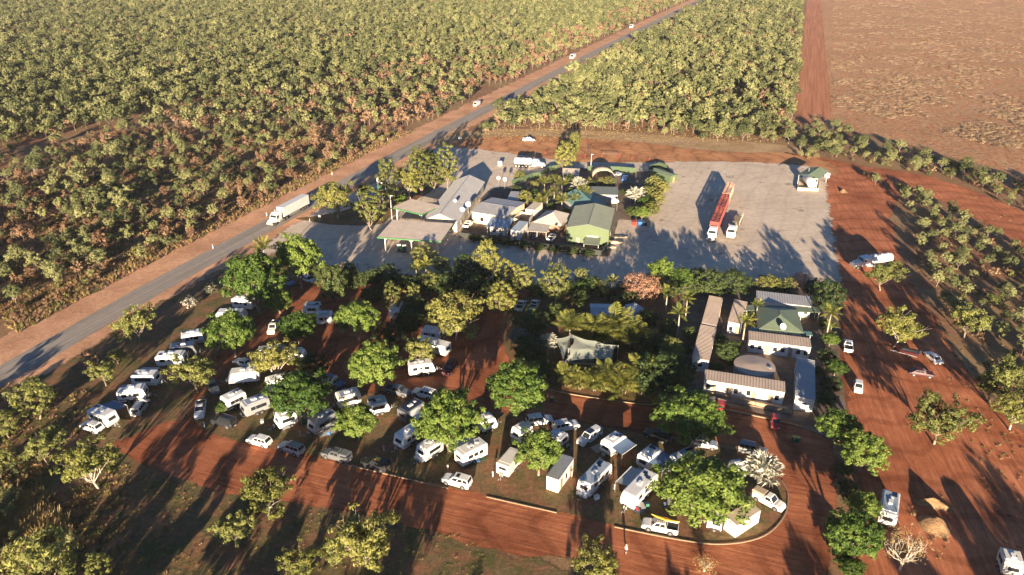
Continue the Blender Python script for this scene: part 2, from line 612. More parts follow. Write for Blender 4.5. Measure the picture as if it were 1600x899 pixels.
# the red country right of the camp
sheet('red_yard', px((1288, 262), (1330, 268), (1420, 290), (1400, 330), (1420, 420), (1480, 520), (1570, 640), (1700, 760), (1750, 950), (1600, 1300), (1340, 1300), (1325, 920), (1335, 760), (1318, 690), (1306, 560), (1300, 470), (1290, 420), (1286, 340), (1278, 290)), .024, M_red_right, 1.2, 2.5)
sheet('outback_track', px((1225, 238), (1345, 258), (1450, 275), (1540, 305), (1640, 350), (1760, 430), (1800, 520), (1640, 420), (1540, 352), (1440, 305), (1330, 282), (1240, 268)), .034, M_red_right, 1.2, 2.0)
sheet('service_track', px((690, 222), (760, 214), (860, 213), (1000, 222), (1120, 236), (1240, 240), (1300, 255), (1300, 275), (1100, 262), (900, 258), (760, 240), (700, 238)), .04, M_red_top, 1.2, 2.0)
sheet('dry_grass_strip', px((690, 212), (760, 202), (900, 202), (1100, 216), (1236, 228), (1245, 244), (1100, 236), (900, 220), (760, 218), (690, 226)), .034, M_straw, 1.2, 2.0)
# cleared paddock and the graded strip beside it
sheet('paddock', px((1240, 215), (1246, 120), (1256, 30), (1262, -30), (1266, -60)) + [Vector((700, 2600, 0)), Vector((2600, 2600, 0)), Vector((1400, 700, 0)), Vector((420, 330, 0))] + px((1700, 330), (1600, 283), (1480, 245), (1340, 208)), .016, M_paddock, 2.5, 4, 2.5)
sheet('graded_strip', px((1241, 190), (1250, 90), (1259, 5), (1264, -40), (1276, -40), (1284, 5), (1292, 90), (1300, 180), (1270, 196)), .03, M_plough, 1.2, 2.0)
# sealed roadhouse forecourt and highway
sheet('forecourt', px((395, 398), (430, 365), (490, 330), (600, 275), (690, 226), (720, 230), (780, 236), (900, 252), (1040, 252), (1160, 252), (1285, 262), (1297, 290), (1303, 335), (1312, 390), (1322, 440), (1300, 475), (1150, 470), (900, 450), (760, 450), (620, 440), (540, 425), (450, 402)), .05, M_apron, 1.3, 3.2)
sheet('highway', road_strip(4.0, 4.0), .07, M_road, .25, .5, 1.0)
sheet('yard_soil', px((725, 372), (735, 340), (770, 296), (800, 290), (832, 279), (872, 262), (995, 268), (1042, 266), (1048, 280), (1012, 340), (985, 345), (968, 345), (955, 392), (945, 402), (850, 391)), .062, M_court, .3, .5)
# grassed garden island at the forecourt corner and the planted strips
sheet('garden_bed', px((462, 342), (500, 337), (560, 322), (600, 300), (650, 272), (700, 262), (716, 262), (690, 290), (640, 320), (612, 340), (590, 352), (520, 352)), .08, M_grass, .5, .8)
# grass island of the front rows
ISLAND = px((300, 640), (318, 676), (385, 694), (530, 724), (640, 750), (760, 777), (870, 802), (970, 826), (1060, 844), (1130, 851), (1192, 839), (1226, 806), (1231, 772), (1214, 740), (1160, 706), (1040, 682), (900, 658), (760, 640), (640, 624), (520, 600), (430, 575), (380, 560), (340, 590))
sheet('grass_island', ISLAND, .055, M_grass, .35, .8)
sheet('lawn', px((120, 655), (180, 598), (230, 545), (280, 505), (330, 470), (400, 440), (470, 430), (440, 470), (380, 515), (320, 580), (285, 640), (190, 690), (130, 690)), .048, M_grass, .5, 1.0)
sheet('garden_lawn', px((780, 500), (830, 462), (1010, 460), (1080, 470), (1075, 560), (1100, 612), (1040, 628), (1000, 632), (900, 618), (850, 605), (800, 575)), .046, M_grass, .4, .8)
sheet('courtyard', px((1060, 465), (1180, 450), (1300, 460), (1315, 560), (1318, 690), (1240, 662), (1100, 625), (1065, 600)), .058, M_court, .4, .6)

# ---------------------------------------------------------------- kerbs
M_conc = paint('kerb_concrete', (.27, .20, .13), .85, 0, .3, 2.0)
def kerb(name, pts, wdt=.18, h=.12):
    pts = resample([Vector((p.x, p.y, 0)) for p in pts], .9, False)
    mb = MB()
    rings = []
    for i, p in enumerate(pts):
        d = pts[min(i + 1, len(pts) - 1)] - pts[max(i - 1, 0)]
        nr = Vector((-d.y, d.x, 0)).normalized()
        a, b = p - nr * wdt / 2, p + nr * wdt / 2
        rings.append([Vector((a.x, a.y, 0)), Vector((b.x, b.y, 0)), Vector((b.x, b.y, h + .055)), Vector((a.x, a.y, h + .055))])
    mb.loft(rings)
    o = obj(name, mb.mesh(name, (M_conc,)))
    o['kind'] = 'structure'
kerb('kerb', px((530, 724), (640, 750), (700, 764)))
kerb('kerb', px((760, 777), (870, 802)))
kerb('kerb', px((960, 824), (1060, 844), (1130, 851), (1192, 839), (1226, 806), (1231, 772), (1222, 752)))
kerb('kerb', px((850, 607), (900, 618), (1000, 632), (1030, 631), (1045, 626)))
kerb('kerb', px((1060, 622), (1100, 634), (1240, 664), (1312, 690)), .3, .16)

# ---------------------------------------------------------------- vegetation
BARK = paint('gum_bark', (.24, .19, .145), .9, 0, .35, 2.5)
BARK_W = paint('white_bark', (.40, .35, .28), .85, 0, .25, 2.5)
BARK_D = paint('dark_bark', (.10, .075, .055), .95, 0, .35, 3)
PALM_T = paint('palm_trunk', (.36, .31, .24), .9, 0, .3, 4)
F_olive = foliage('olive_leaf', (0.074, 0.089, 0.024), (0.155, 0.170, 0.046), (0.277, 0.277, 0.084))
F_bush = foliage('scrub_leaf', (0.070, 0.085, 0.034), (0.158, 0.172, 0.068), (0.300, 0.300, 0.125), .25, .42)
F_brown = foliage('scorched_leaf', (0.14, 0.078, 0.046), (0.25, 0.145, 0.085), (0.36, 0.24, 0.14), .2, .3)
F_lush = foliage('lush_leaf', (0.037, 0.077, 0.013), (0.092, 0.150, 0.026), (0.180, 0.240, 0.048), .32, .4)
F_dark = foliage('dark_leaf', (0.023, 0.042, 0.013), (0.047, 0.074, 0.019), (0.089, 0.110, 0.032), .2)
F_gold = foliage('yellow_green_leaf', (0.085, 0.096, 0.022), (0.172, 0.178, 0.042), (0.290, 0.275, 0.080), .3)
F_palm = foliage('palm_leaf', (0.069, 0.094, 0.019), (0.150, 0.169, 0.033), (0.288, 0.250, 0.056), .25)
F_cane = foliage('cane_palm_leaf', (0.085, 0.105, 0.022), (0.180, 0.190, 0.040), (0.300, 0.275, 0.070), .3)
F_silver = foliage('silver_leaf', (0.260, 0.260, 0.200), (0.400, 0.390, 0.310), (0.520, 0.500, 0.410), .15)
F_blue = foliage('blue_grey_leaf', (0.070, 0.090, 0.075), (0.130, 0.155, 0.130), (0.220, 0.240, 0.200), .15)
F_pink = foliage('pink_brown_leaf', (0.220, 0.116, 0.072), (0.352, 0.193, 0.121), (0.462, 0.286, 0.187), .25)
F_straw = foliage('straw', (0.220, 0.150, 0.055), (0.360, 0.260, 0.110), (0.500, 0.380, 0.180), .25)
F_flower = foliage('pale_blossom', (0.050, 0.060, 0.030), (0.300, 0.280, 0.220), (0.620, 0.580, 0.500), .2)

def leaf_quads(C, Rd, per, size, rng, center=None, aspect=.55, outward=.6):
    """leaves around clump centres C (n,3) with radii Rd (n,), facing out of clump and crown"""
    n = len(C)
    u = rng.normal(size=(n, per, 3))
    u /= np.linalg.norm(u, axis=2, keepdims=True) + 1e-9
    r = rng.random((n, per, 1)) ** .45
    flat = np.array([1, 1, .72])
    pos = C[:, None, :] + u * r * Rd[:, None, None] * flat
    nrm = u * outward * 1.3 + rng.normal(size=u.shape) * .40
    if center is not None:
        o = pos - center
        nrm += .5 * o / (np.linalg.norm(o, axis=2, keepdims=True) + 1e-9)
    nrm[..., 2] += .25
    nrm /= np.linalg.norm(nrm, axis=2, keepdims=True) + 1e-9
    t = np.cross(nrm, rng.normal(size=nrm.shape))
    t /= np.linalg.norm(t, axis=2, keepdims=True) + 1e-9
    b = np.cross(nrm, t)
    L = size * (.6 + .8 * rng.random((n, per, 1))) * .5
    t, b = t * L, b * L * aspect
    V = np.stack([pos - t, pos - b * .9 + t * .1, pos + t, pos + b * .9 + t * .1], axis=2)
    return V.reshape(-1, 3)

def limb(mb, a, b, r0, r1, rnd, n=5, wob=.12, k=4):
    a, b = Vector(a), Vector(b)
    L = (b - a).length
    pts, rs = [], []
    for i in range(k + 1):
        t = i / k
        p = a.lerp(b, t)
        if 0 < i < k:
            p += Vector((rnd.uniform(-1, 1), rnd.uniform(-1, 1), rnd.uniform(-.4, .6))) * wob * L * .5
        pts.append(p)
        rs.append(r0 + (r1 - r0) * t)
    mb.tube(pts, rs, n, cap=False)
    return pts

def gen_tree(seed, h, wd, style='gum', nclump=60, per=40, leaf=.4, clump=.16, trunk=.16, bare=.38, lobes=6, flat=.5):
    """trunk MB and crown leaf array for a tree h high and wd wide, standing on the origin"""
    rnd = random.Random(seed)
    rng = np.random.default_rng(seed)
    tb = MB()
    C, Rd = [], []
    cz = h * (bare + (1 - bare) * .5)
    rz = h * (1 - bare) * .5
    fork = h * bare * .75
    lean = Vector((rnd.uniform(-.06, .06) * h, rnd.uniform(-.06, .06) * h, fork))
    limb(tb, (0, 0, -.15), lean, trunk * 1.25, trunk * .8, rnd, 7, .05, 4)
    if style == 'gum':
        for i in range(lobes):
            a = 2 * math.pi * (i + rnd.uniform(-.35, .35)) / lobes
            rr = wd * .5 * rnd.choice((.15, .4, .6, .68))
            e = Vector((math.cos(a) * rr, math.sin(a) * rr, cz + rz * (rnd.uniform(-.7, .35) + .45 * (1 - rr / (wd * .5)))))
            pts = limb(tb, lean, e, trunk * .55, trunk * .16, rnd, 5, .16, 4)
            lr = wd * rnd.uniform(.18, .28)
            for q in range(2):
                e2 = e + Vector((rnd.uniform(-1, 1) * lr, rnd.uniform(-1, 1) * lr, rnd.uniform(-.1, .8) * lr))
                limb(tb, pts[2 + q], e2, trunk * .22, trunk * .06, rnd, 4, .14, 3)
            for q in range(max(1, nclump // lobes)):
                v = Vector((rnd.gauss(0, 1), rnd.gauss(0, 1), rnd.gauss(0, .75)))
                v = v.normalized() * lr * rnd.random() ** .4
                C.append(e + v)
                Rd.append(wd * clump * rnd.uniform(.55, 1.1))
    else:
        for i in range(nclump):
            z = 1 - (i + .5) / nclump * (1.35 + .2 * flat if bare > .2 else 1.9)
            a = i * 2.39996 + rnd.uniform(-.3, .3)
            s = math.sqrt(max(0, 1 - z * z))
            k = (.72 + .3 * rnd.random()) if rnd.random() < .8 else rnd.uniform(.35, .7)
            lob = 1 + .17 * math.sin(a * lobes * .5 + seed) + .1 * math.sin(a * 5 + seed * 2.3)
            C.append(Vector((math.cos(a) * s * wd * .44 * k * lob, math.sin(a) * s * wd * .44 * k * lob, cz + z * rz * k * (1.0 + .12 * rnd.uniform(-1, 1)))))
            Rd.append(wd * clump * rnd.uniform(.65, 1.2))
        for i in range(7):
            a = 2 * math.pi * i / 7 + rnd.uniform(-.3, .3)
            e = Vector((math.cos(a) * wd * .34, math.sin(a) * wd * .34, cz + rz * rnd.uniform(-.2, .5)))
            pts = limb(tb, lean, e, trunk * .6, trunk * .15, rnd, 5, .12, 4)
            limb(tb, pts[2], e + Vector((rnd.uniform(-1, 1), rnd.uniform(-1, 1), .6)) * wd * .12, trunk * .25, trunk * .07, rnd, 4, .12, 3)
    C = np.array([tuple(c) for c in C])
    Rd = np.array(Rd)
    V = leaf_quads(C, Rd, per, leaf, rng, np.array([0, 0, cz - rz * .3]))
    return tb, V

class Kind:
    """shared meshes of one sort of tree: a few variants of trunk and crown"""
    def __init__(self, name, n, leafmat, bark, **kw):
        self.w, self.h = kw['wd'], kw['h']
        self.var = []
        for i in range(n):
            tb, V = gen_tree(hash_seed(name) + i * 17, leafmat_seed(kw), kw['wd'], **{k: v for k, v in kw.items() if k not in ('h', 'wd')})
            self.var.append((tb.mesh(name + '_trunk', (bark,), True), quads_mesh(name + '_crown', V, leafmat)))

def hash_seed(s):
    return sum((i + 3) * ord(c) for i, c in enumerate(s)) % 9973
def leafmat_seed(kw):
    return kw['h']

K = {}
K['gum'] = Kind('gum', 4, F_olive, BARK, h=7.6, wd=8.0, style='gum', nclump=117, per=46, leaf=.40, clump=.10, trunk=.15, bare=.24, lobes=13)
K['gumgold'] = Kind('gumgold', 3, F_gold, BARK_W, h=7.4, wd=8.0, style='gum', nclump=130, per=48, leaf=.38, clump=.10, trunk=.15, bare=.22, lobes=13)
K['lush'] = Kind('lush', 4, F_lush, BARK, h=9.4, wd=10.0, style='dome', nclump=170, per=60, leaf=.46, clump=.085, trunk=.24, bare=.21, lobes=5)
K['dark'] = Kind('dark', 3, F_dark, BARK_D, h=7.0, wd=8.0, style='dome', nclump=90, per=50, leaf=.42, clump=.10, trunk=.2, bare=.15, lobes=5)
K['gold'] = Kind('gold', 3, F_gold, BARK, h=7.0, wd=7.0, style='dome', nclump=90, per=52, leaf=.36, clump=.09, trunk=.16, bare=.12, lobes=6)
K['olive'] = Kind('olive', 3, F_olive, BARK, h=8.0, wd=7.0, style='dome', nclump=90, per=50, leaf=.36, clump=.09, trunk=.16, bare=.15, lobes=6)
K['brown'] = Kind('brown', 2, F_brown, BARK, h=7.5, wd=7.0, style='gum', nclump=90, per=38, leaf=.36, clump=.10, trunk=.13, bare=.22, lobes=10)
K['pink'] = Kind('pink', 2, F_pink, BARK, h=6.0, wd=8.0, style='dome', nclump=100, per=40, leaf=.30, clump=.10, trunk=.2, bare=.10, lobes=6)
K['weep'] = Kind('weep', 2, F_olive, BARK, h=10.0, wd=6.0, style='dome', nclump=90, per=52, leaf=.34, clump=.09, trunk=.18, bare=.10, lobes=7)
K['bloom'] = Kind('bloom', 1, F_flower, BARK, h=3.0, wd=3.6, style='dome', nclump=50, per=30, leaf=.30, clump=.12, trunk=.08, bare=.10, lobes=5)

_pick = random.Random(5)
def tree_at(name, kind, x, y, wpx, label, cat='tree', group=None, hk=1.0, dark=None):
    """a tree whose crown is centred on pixel (x, y) of the photograph and wpx wide there"""
    k = K[kind]
    z = 4.0
    for _ in range(6):
        p = P(x, y, z)
        wm = wpx * depth(p) / FPX
        hm = wm * k.h / k.w * hk
        z = hm * .60
    t = thing(name, label, cat, (p.x, p.y, 0), _pick.uniform(0, 6.28), group)
    s = wm / k.w
    tm, cm = _pick.choice(k.var)
    t.scale = (s * _pick.uniform(.94, 1.06), s * _pick.uniform(.94, 1.06), s * hk)
    obj('trunk', tm, t)
    obj('crown', cm, t)
    return t

# ---- palms: each frond a piece of its own
def frond_mesh(name, mat, L, droop, nl, ll, rng, lift=.5, vee=.5):
    Q = []
    pts = []
    for i in range(nl + 1):
        t = i / nl
        pts.append(np.array([L * (t - .12 * t * t), 0, L * (lift * t - droop * t * t)]))
    for i in range(nl):
        a, b = pts[i], pts[i + 1]
        wv = .035 * (1 - i / nl) + .012
        Q += [a + [0, -wv, 0], b + [0, -wv, 0], b + [0, wv, 0], a + [0, wv, 0]]
    for i in range(1, nl + 1):
        t = i / nl
        l = ll * (math.sin(math.pi * min(.98, .12 + t * .86)) ** .6)
        for s in (-1, 1):
            d = np.array([.45 + .3 * rng.random(), s * 1.0, -vee * (.4 + .6 * rng.random())])
            d /= np.linalg.norm(d)
            a = pts[i]
            w_ = np.array([.055 + .02 * rng.random(), 0, .01]) * L / 2.4
            e = a + d * l
            m = a + d * l * .5 + np.array([0, 0, .03])
            Q += [a - w_ * .5, m - w_ * 1.3, e, m + w_ * 1.3]
    return quads_mesh(name, np.array(Q), mat)

def fan_mesh(name, mat, L, rad, rng):
    Q = []
    base = np.array([L, 0, .35 * L])
    Q += [np.array([0, -.03, 0]), base + [0, -.03, 0], base + [0, .03, 0], np.array([0, .03, 0])]
    n = 18
    for i in range(n):
        a = (i / (n - 1) - .5) * R(285)
        a2 = a + R(8)
        d0 = np.array([math.cos(a) * .75, math.sin(a), .55 * math.cos(a) + .1])
        d1 = np.array([math.cos(a2) * .75, math.sin(a2), .55 * math.cos(a2) + .1])
        up = np.array([-.35, 0, .5]) * .10
        e = (d0 + d1) * .5
        r = rad * (.86 + .2 * rng.random())
        dr = np.array([0, 0, -.28 * r])
        Q += [base, base + d0 * r * .62 + (up if i % 2 else -up), base + e * r + dr, base + d1 * r * .62 + (-up if i % 2 else up)]
    return quads_mesh(name, np.array(Q), mat)

_prng = np.random.default_rng(11)
FR = {
    'feather': [frond_mesh('frond', F_palm, 2.5, .55, 13, .75, _prng, .55) for _ in range(3)],
    'coco': [frond_mesh('frond', F_cane, 3.4, .50, 15, .85, _prng, .55) for _ in range(2)],
    'cane': [frond_mesh('frond', F_cane, 2.3, .50, 11, .70, _prng, .9) for _ in range(3)],
    'silver': [fan_mesh('leaf', F_silver, 1.3, 1.25, _prng) for _ in range(2)],
    'blue': [fan_mesh('leaf', F_blue, 1.2, 1.15, _prng) for _ in range(2)],
}
def palm_at(name, kind, x, y, wpx, label, trunk_h=4.0, group=None, n=None, stems=1):
    """a palm whose head is centred on pixel (x, y)"""
    R0 = {'feather': 2.2, 'coco': 3.0, 'cane': 2.0, 'silver': 2.4, 'blue': 2.2}[kind]
    n = n or {'feather': 15, 'coco': 14, 'cane': 18, 'silver': 20, 'blue': 18}[kind]
    z = trunk_h
    p = P(x, y, z)
    s = wpx * .5 * depth(p) / FPX / R0
    rnd = _pick
    t = thing(name, label, 'palm', (p.x, p.y, 0), rnd.uniform(0, 6.28), group)
    heads = []
    for k in range(stems):
        dx, dy = (0, 0) if stems == 1 else (rnd.uniform(-.8, .8) * s, rnd.uniform(-.8, .8) * s)
        hz = trunk_h * (1 if stems == 1 else (.30, 1.05, .6, .85, .45, .75)[k % 6])
        mb = MB()
        mb.tube([(dx * .4, dy * .4, -.1), (dx * .7 + .05, dy * .7, hz * .5), (dx, dy, hz)], [.20 * s ** .5, .15 * s ** .5, .11 * s ** .5] if stems == 1 else [.07, .06, .05], 7)
        part('trunk' if stems == 1 else 'stem', mb, PALM_T, t, True)
        heads.append((dx, dy, hz))
    for i in range(n):
        hx, hy, hz = heads[i % stems]
        m = rnd.choice(FR[kind])
        o = obj('leaf' if kind in ('silver', 'blue') else 'frond', m, t)
        o.location = (hx, hy, hz)
        tilt = (i / n) * 1.35 - .95 if kind != 'cane' else (i / n) * 1.0 - .6
        o.rotation_euler = (rnd.uniform(-.15, .15), tilt + rnd.uniform(-.12, .12), i * 2.39996 + rnd.uniform(-.2, .2))
        q = s * rnd.uniform(.85, 1.12)
        o.scale = (q, q, q)
    return t

# ---- scrub: 300 nearest trees as objects, the rest as one mass
def scrub_protos(n, leafs, bark, h, wd, nclump, per, leaf, seed0, bare=.3, lobes=6):
    out = []
    for i in range(n):
        tb, V = gen_tree(seed0 + i * 7, h * (.85 + .3 * ((i * 37) % 10) / 10), wd * (.85 + .3 * ((i * 53) % 10) / 10), 'gum' if i % 3 else 'dome', nclump, per, leaf, .14, .09, bare, lobes)
        out.append((tb, V, leafs[i % len(leafs)], bark[i % len(bark)]))
    return out

def joined(name, tb, V, lm, bm):
    nt_ = len(tb.v)
    nq = len(V) // 4
    vs = np.concatenate([np.array(tb.v, dtype=np.float32), V.astype(np.float32)])
    fs = tb.f + [tuple(range(nt_ + 4 * i, nt_ + 4 * i + 4)) for i in range(nq)]
    me = bpy.data.meshes.new(name)
    me.from_pydata(vs.tolist(), [], fs)
    me.materials.append(bm)
    me.materials.append(lm)
    me.polygons.foreach_set('material_index', [0] * len(tb.f) + [1] * nq)
    me.update()
    return me

def scatter(name, pts, rot, scl, idx, meshes, label, cat):
    c = bpy.data.collections.new(name + '_sources')
    for i, m in enumerate(meshes):
        o = bpy.data.objects.new('%s_source_%03d' % (name, i), m)
        c.objects.link(o)
    me = bpy.data.meshes.new(name)
    n = len(pts)
    me.vertices.add(n)
    me.vertices.foreach_set('co', np.asarray(pts, dtype=np.float32).ravel())
    a = me.attributes.new('rot', 'FLOAT_VECTOR', 'POINT'); a.data.foreach_set('vector', np.asarray(rot, dtype=np.float32).ravel())
    a = me.attributes.new('scl', 'FLOAT_VECTOR', 'POINT'); a.data.foreach_set('vector', np.asarray(scl, dtype=np.float32).ravel())
    a = me.attributes.new('idx', 'INT', 'POINT'); a.data.foreach_set('value', np.asarray(idx, dtype=np.int32))
    o = obj(name, me)
    ng = bpy.data.node_groups.new(name, 'GeometryNodeTree')
    ng.interface.new_socket('Geometry', in_out='INPUT', socket_type='NodeSocketGeometry')
    ng.interface.new_socket('Geometry', in_out='OUTPUT', socket_type='NodeSocketGeometry')
    N, L = ng.nodes, ng.links
    gi, go = N.new('NodeGroupInput'), N.new('NodeGroupOutput')
    ci = N.new('GeometryNodeCollectionInfo')
    ci.inputs['Collection'].default_value = c
    ci.inputs['Separate Children'].default_value = True
    ci.inputs['Reset Children'].default_value = True
    ip = N.new('GeometryNodeInstanceOnPoints')
    ip.inputs['Pick Instance'].default_value = True
    def named(nm, ty):
        q = N.new('GeometryNodeInputNamedAttribute')
        q.data_type = ty
        q.inputs['Name'].default_value = nm
        return q.outputs[0]
    e2r = N.new('FunctionNodeEulerToRotation')
    L.new(named('rot', 'FLOAT_VECTOR'), e2r.inputs[0])
    L.new(gi.outputs[0], ip.inputs['Points'])
    L.new(ci.outputs[0], ip.inputs['Instance'])
    L.new(named('idx', 'INT'), ip.inputs['Instance Index'])
    L.new(e2r.outputs[0], ip.inputs['Rotation'])
    L.new(named('scl', 'FLOAT_VECTOR'), ip.inputs['Scale'])
    L.new(ip.outputs[0], go.inputs[0])
    md = o.modifiers.new('scatter', 'NODES')
    md.node_group = ng
    tag(o, label, cat, kind='stuff')
    return o

def inside(poly, x, y):
    r = False
    j = len(poly) - 1
    for i in range(len(poly)):
        xi, yi = poly[i][0], poly[i][1]
        xj, yj = poly[j][0], poly[j][1]
        if (yi > y) != (yj > y) and x < (xj - xi) * (y - yi) / (yj - yi) + xi:
            r = not r
        j = i
    return r

def near_line(pts, x, y):
    best = 1e9
    for a, b in zip(pts, pts[1:]):
        dx, dy = b[0] - a[0], b[1] - a[1]
        t = max(0, min(1, ((x - a[0]) * dx + (y - a[1]) * dy) / (dx * dx + dy * dy)))
        best = min(best, math.hypot(x - a[0] - dx * t, y - a[1] - dy * t))
    return best

green_near = scrub_protos(7, [F_bush], [BARK, BARK_D, BARK_D], 5.8, 4.3, 54, 32, .34, 101, .26, 9)
brown_near = scrub_protos(4, [F_brown], [BARK, BARK_D], 4.8, 3.2, 36, 28, .30, 301, .2, 7)
low_near = scrub_protos(3, [F_bush, F_brown, F_gold], [BARK_D], 2.6, 3.0, 22, 22, .32, 401, .08)
green_far = scrub_protos(6, [F_bush], [BARK, BARK_D], 6.4, 4.8, 26, 24, .55, 501, .28)
brown_far = scrub_protos(3, [F_brown], [BARK], 5.6, 4.6, 14, 14, .7, 601)
near_parts = []
for tb, V, lm, bm in green_near + brown_near + low_near:
    near_parts.append((tb.mesh('scrub_trunk', (bm,), True), quads_mesh('scrub_crown', V, lm)))
near_mesh = [joined('scrub', *q) for q in green_near + brown_near + low_near]
far_mesh = [joined('scrub_far', *q) for q in green_far + brown_far]
NG, NB, NL, FG, FB = 7, 4, 3, 6, 3

BREAK = [(p.x, p.y) for p in px((-260, 300), (0, 238), (100, 214), (250, 178), (450, 143), (620, 116))]
RIGHT_BUSH = [(p.x, p.y) for p in px((735, 203), (800, 158), (880, 105))] + [(55, 560), (125, 715), (250, 1030), (480, 1600), (560, 1900), (680, 1900)] + [(p.x, p.y) for p in px((1257, -40), (1253, 30), (1247, 100), (1240, 170), (1232, 226), (1100, 222), (1000, 211), (860, 204), (790, 206), (752, 210))]
BAND_A = [(p.x, p.y) for p in px((1246, 250), (1252, 200), (1300, 196), (1345, 216), (1420, 235), (1500, 262), (1640, 300), (1760, 350), (1700, 372), (1600, 338), (1520, 290), (1420, 268), (1340, 252))]
BAND_B = [(p.x, p.y) for p in px((1345, 275), (1400, 292), (1460, 318), (1540, 362), (1640, 420), (1760, 500), (1800, 700), (1640, 690), (1585, 620), (1520, 545), (1470, 480), (1440, 440), (1425, 395), (1440, 350), (1400, 310))]
BAND_L = [(p.x, p.y) for p in px((-60, 610), (30, 590), (80, 600), (110, 660), (90, 740), (60, 800), (170, 860), (120, 930), (-100, 1000), (-180, 800))]

def put_scrub():
    rng = random.Random(77)
    pts = []          # x, y, near?, proto, sx, sz, dist, zone
    # left bush: jittered grid rows out to the distance
    y = 110.0
    while y < 1750:
        st = 2.9 if y < 260 else (3.7 if y < 600 else (4.5 if y < 1050 else 8.0))
        hw = y * .80 + 40
        x = -hw
        while x < hw:
            qx, qy = x + rng.uniform(-.5, .5) * st, y + rng.uniform(-.5, .5) * st
            x += st
            p = Vector((qx, qy, 0))
            side = road_side(p)
            zone = None
            if side < -14.5 - 3.5 * noise.noise(p * .05):
                if qy > 118 and near_line(BREAK, qx, qy) > 4.5:
                    zone = 'left'
            elif side > (9 if qy < 330 else 15) and inside(RIGHT_BUSH, qx, qy):
                zone = 'right'
            if zone is None:
                continue
            g1 = noise.noise(p * .022)
            g2 = noise.noise(p * .075 + Vector((7, 3, 0)))
            south = False
            if zone == 'left':
                pxx, pyy = to_px(p)
                # south of the fire break the scrub is thin and much of it scorched
                by = 238 + (143 - 238) * pxx / 450.0 if pxx < 700 else 80
                south = pyy > by and side > -150
                if south:
                    dens = .70 + .4 * g1 + .35 * g2
                    if side > -26:
                        dens -= .28
                    bf = .38 + .75 * noise.noise(p * .03 + Vector((3, 9, 0))) + (.12 if side > -45 else 0)
                else:
                    dens, bf = .86 + .5 * g2, .03
                    if side > -60 and qy > 330:
                        bf = .42
            else:
                dens, bf = .68 + .6 * g2, .03 + (.18 if g1 > .25 else 0)
            if rng.random() > dens:
                continue
            brown = rng.random() < bf
            near = qy < 330
            low = near and rng.random() < (.34 if zone == 'left' else .12)
            s = rng.uniform(.62, 1.3) * (.80 if zone == 'left' and near and south else .9)
            if zone == 'right':
                s *= 1.15
            if rng.random() < .07:
                s *= 1.45
            if near:
                i = NG + NB + rng.randrange(NL) if low else (NG + rng.randrange(NB) if brown else rng.randrange(NG))
            else:
                i = FG + rng.randrange(FB) if brown else rng.randrange(FG)
            pts.append((qx, qy, near, i, s, s * rng.uniform(.8, 1.2), zone))
        y += st
    for poly, zone, st, dn in ((BAND_A, 'band', 3.3, .62), (BAND_B, 'yard', 3.4, .72), (BAND_L, 'corner', 3.2, .5)):
        xs, ys = [q[0] for q in poly], [q[1] for q in poly]
        y = min(ys)
        while y < max(ys):
            x = min(xs)
            while x < max(xs):
                qx, qy = x + rng.uniform(-.5, .5) * st, y + rng.uniform(-.5, .5) * st
                x += st
                if not inside(poly, qx, qy):
                    continue
                if rng.random() > dn + .5 * noise.noise(Vector((qx, qy, 0)) * .08):
                    continue
                low = rng.random() < .4
                i = NG + NB + rng.randrange(NL) if low else rng.randrange(NG)
                s = {'band': rng.uniform(.4, 1.2), 'yard': rng.uniform(.5, .95), 'corner': rng.uniform(.42, .8)}[zone]
                pts.append((qx, qy, True, i, s, s * rng.uniform(.8, 1.1), zone))
            y += st
    # size in the picture decides which stand as objects of their own
    seen = []
    for k, q in enumerate(pts):
        p = Vector((q[0], q[1], 2))
        a, b = to_px(p)
        if q[2] and -10 < a < 1610 and -10 < b < 905 and q[3] < NG + NB:
            seen.append((depth(p) / q[4], k))
    seen.sort()
    own = set(k for _, k in seen[:300])
    AREA = {'right': ('in the bush block right of the highway', 'bush block trees'), 'band': ('in the belt between red track and cleared paddock', 'trees between track and paddock'), 'yard': ('in the scrub beyond the parked cars at right', 'scrub trees at the right edge'), 'corner': ('in the scrub corner at the lower left', 'scrub trees in the lower left corner')}
    for k in own:
        qx, qy, _, i, s, sz, zone = pts[k]
        br = NG <= i < NG + NB
        a, b = to_px(Vector((qx, qy, 2)))
        sd = road_side(Vector((qx, qy, 0)))
        if zone == 'left':
            if near_line(BREAK, qx, qy) < 14:
                ar = 'beside the fire break left of the highway'
            elif sd > -24:
                ar = 'at the edge of the left verge ' + ('below the white semi-trailer' if a < 400 else 'beyond the white semi-trailer')
            elif a < 130:
                ar = 'in the scrub at the far left edge'
            else:
                ar = 'deep in the scrub left of the highway, ' + ('lower part' if b > 330 else ('middle part' if b > 240 else 'upper part'))
            grp = 'scrub trees left of the highway'
        else:
            ar, grp = AREA[zone]
        lab = ('tall ' if sz > 1.15 else ('small ' if sz < .8 else 'mid-sized ')) + ('russet dry-leaved tree ' if br else 'olive gum ') + ar
        t = thing('scrub_tree', lab, 'tree', (qx, qy, 0), rng.uniform(0, 6.28), lab[:90] if zone == 'left' else grp + (', tall' if sz > 1.15 else ', small' if sz < .8 else ', mid-sized'))
        t.scale = (s, s, sz)
        obj('trunk', near_parts[i][0], t)
        obj('crown', near_parts[i][1], t)
    for nm, near, ms, lab in (('scrub', True, near_mesh, 'dense mixed green and russet scrub on both sides of the highway'), ('woodland', False, far_mesh, 'endless olive woodland stretching to the top of the picture')):
        sel = [q for k, q in enumerate(pts) if q[2] == near and k not in own]
        scatter(nm, [(q[0], q[1], 0) for q in sel], [(0, 0, rng.uniform(0, 6.28)) for q in sel], [(q[4], q[4], q[5]) for q in sel], [q[3] for q in sel], ms, lab, 'woodland')
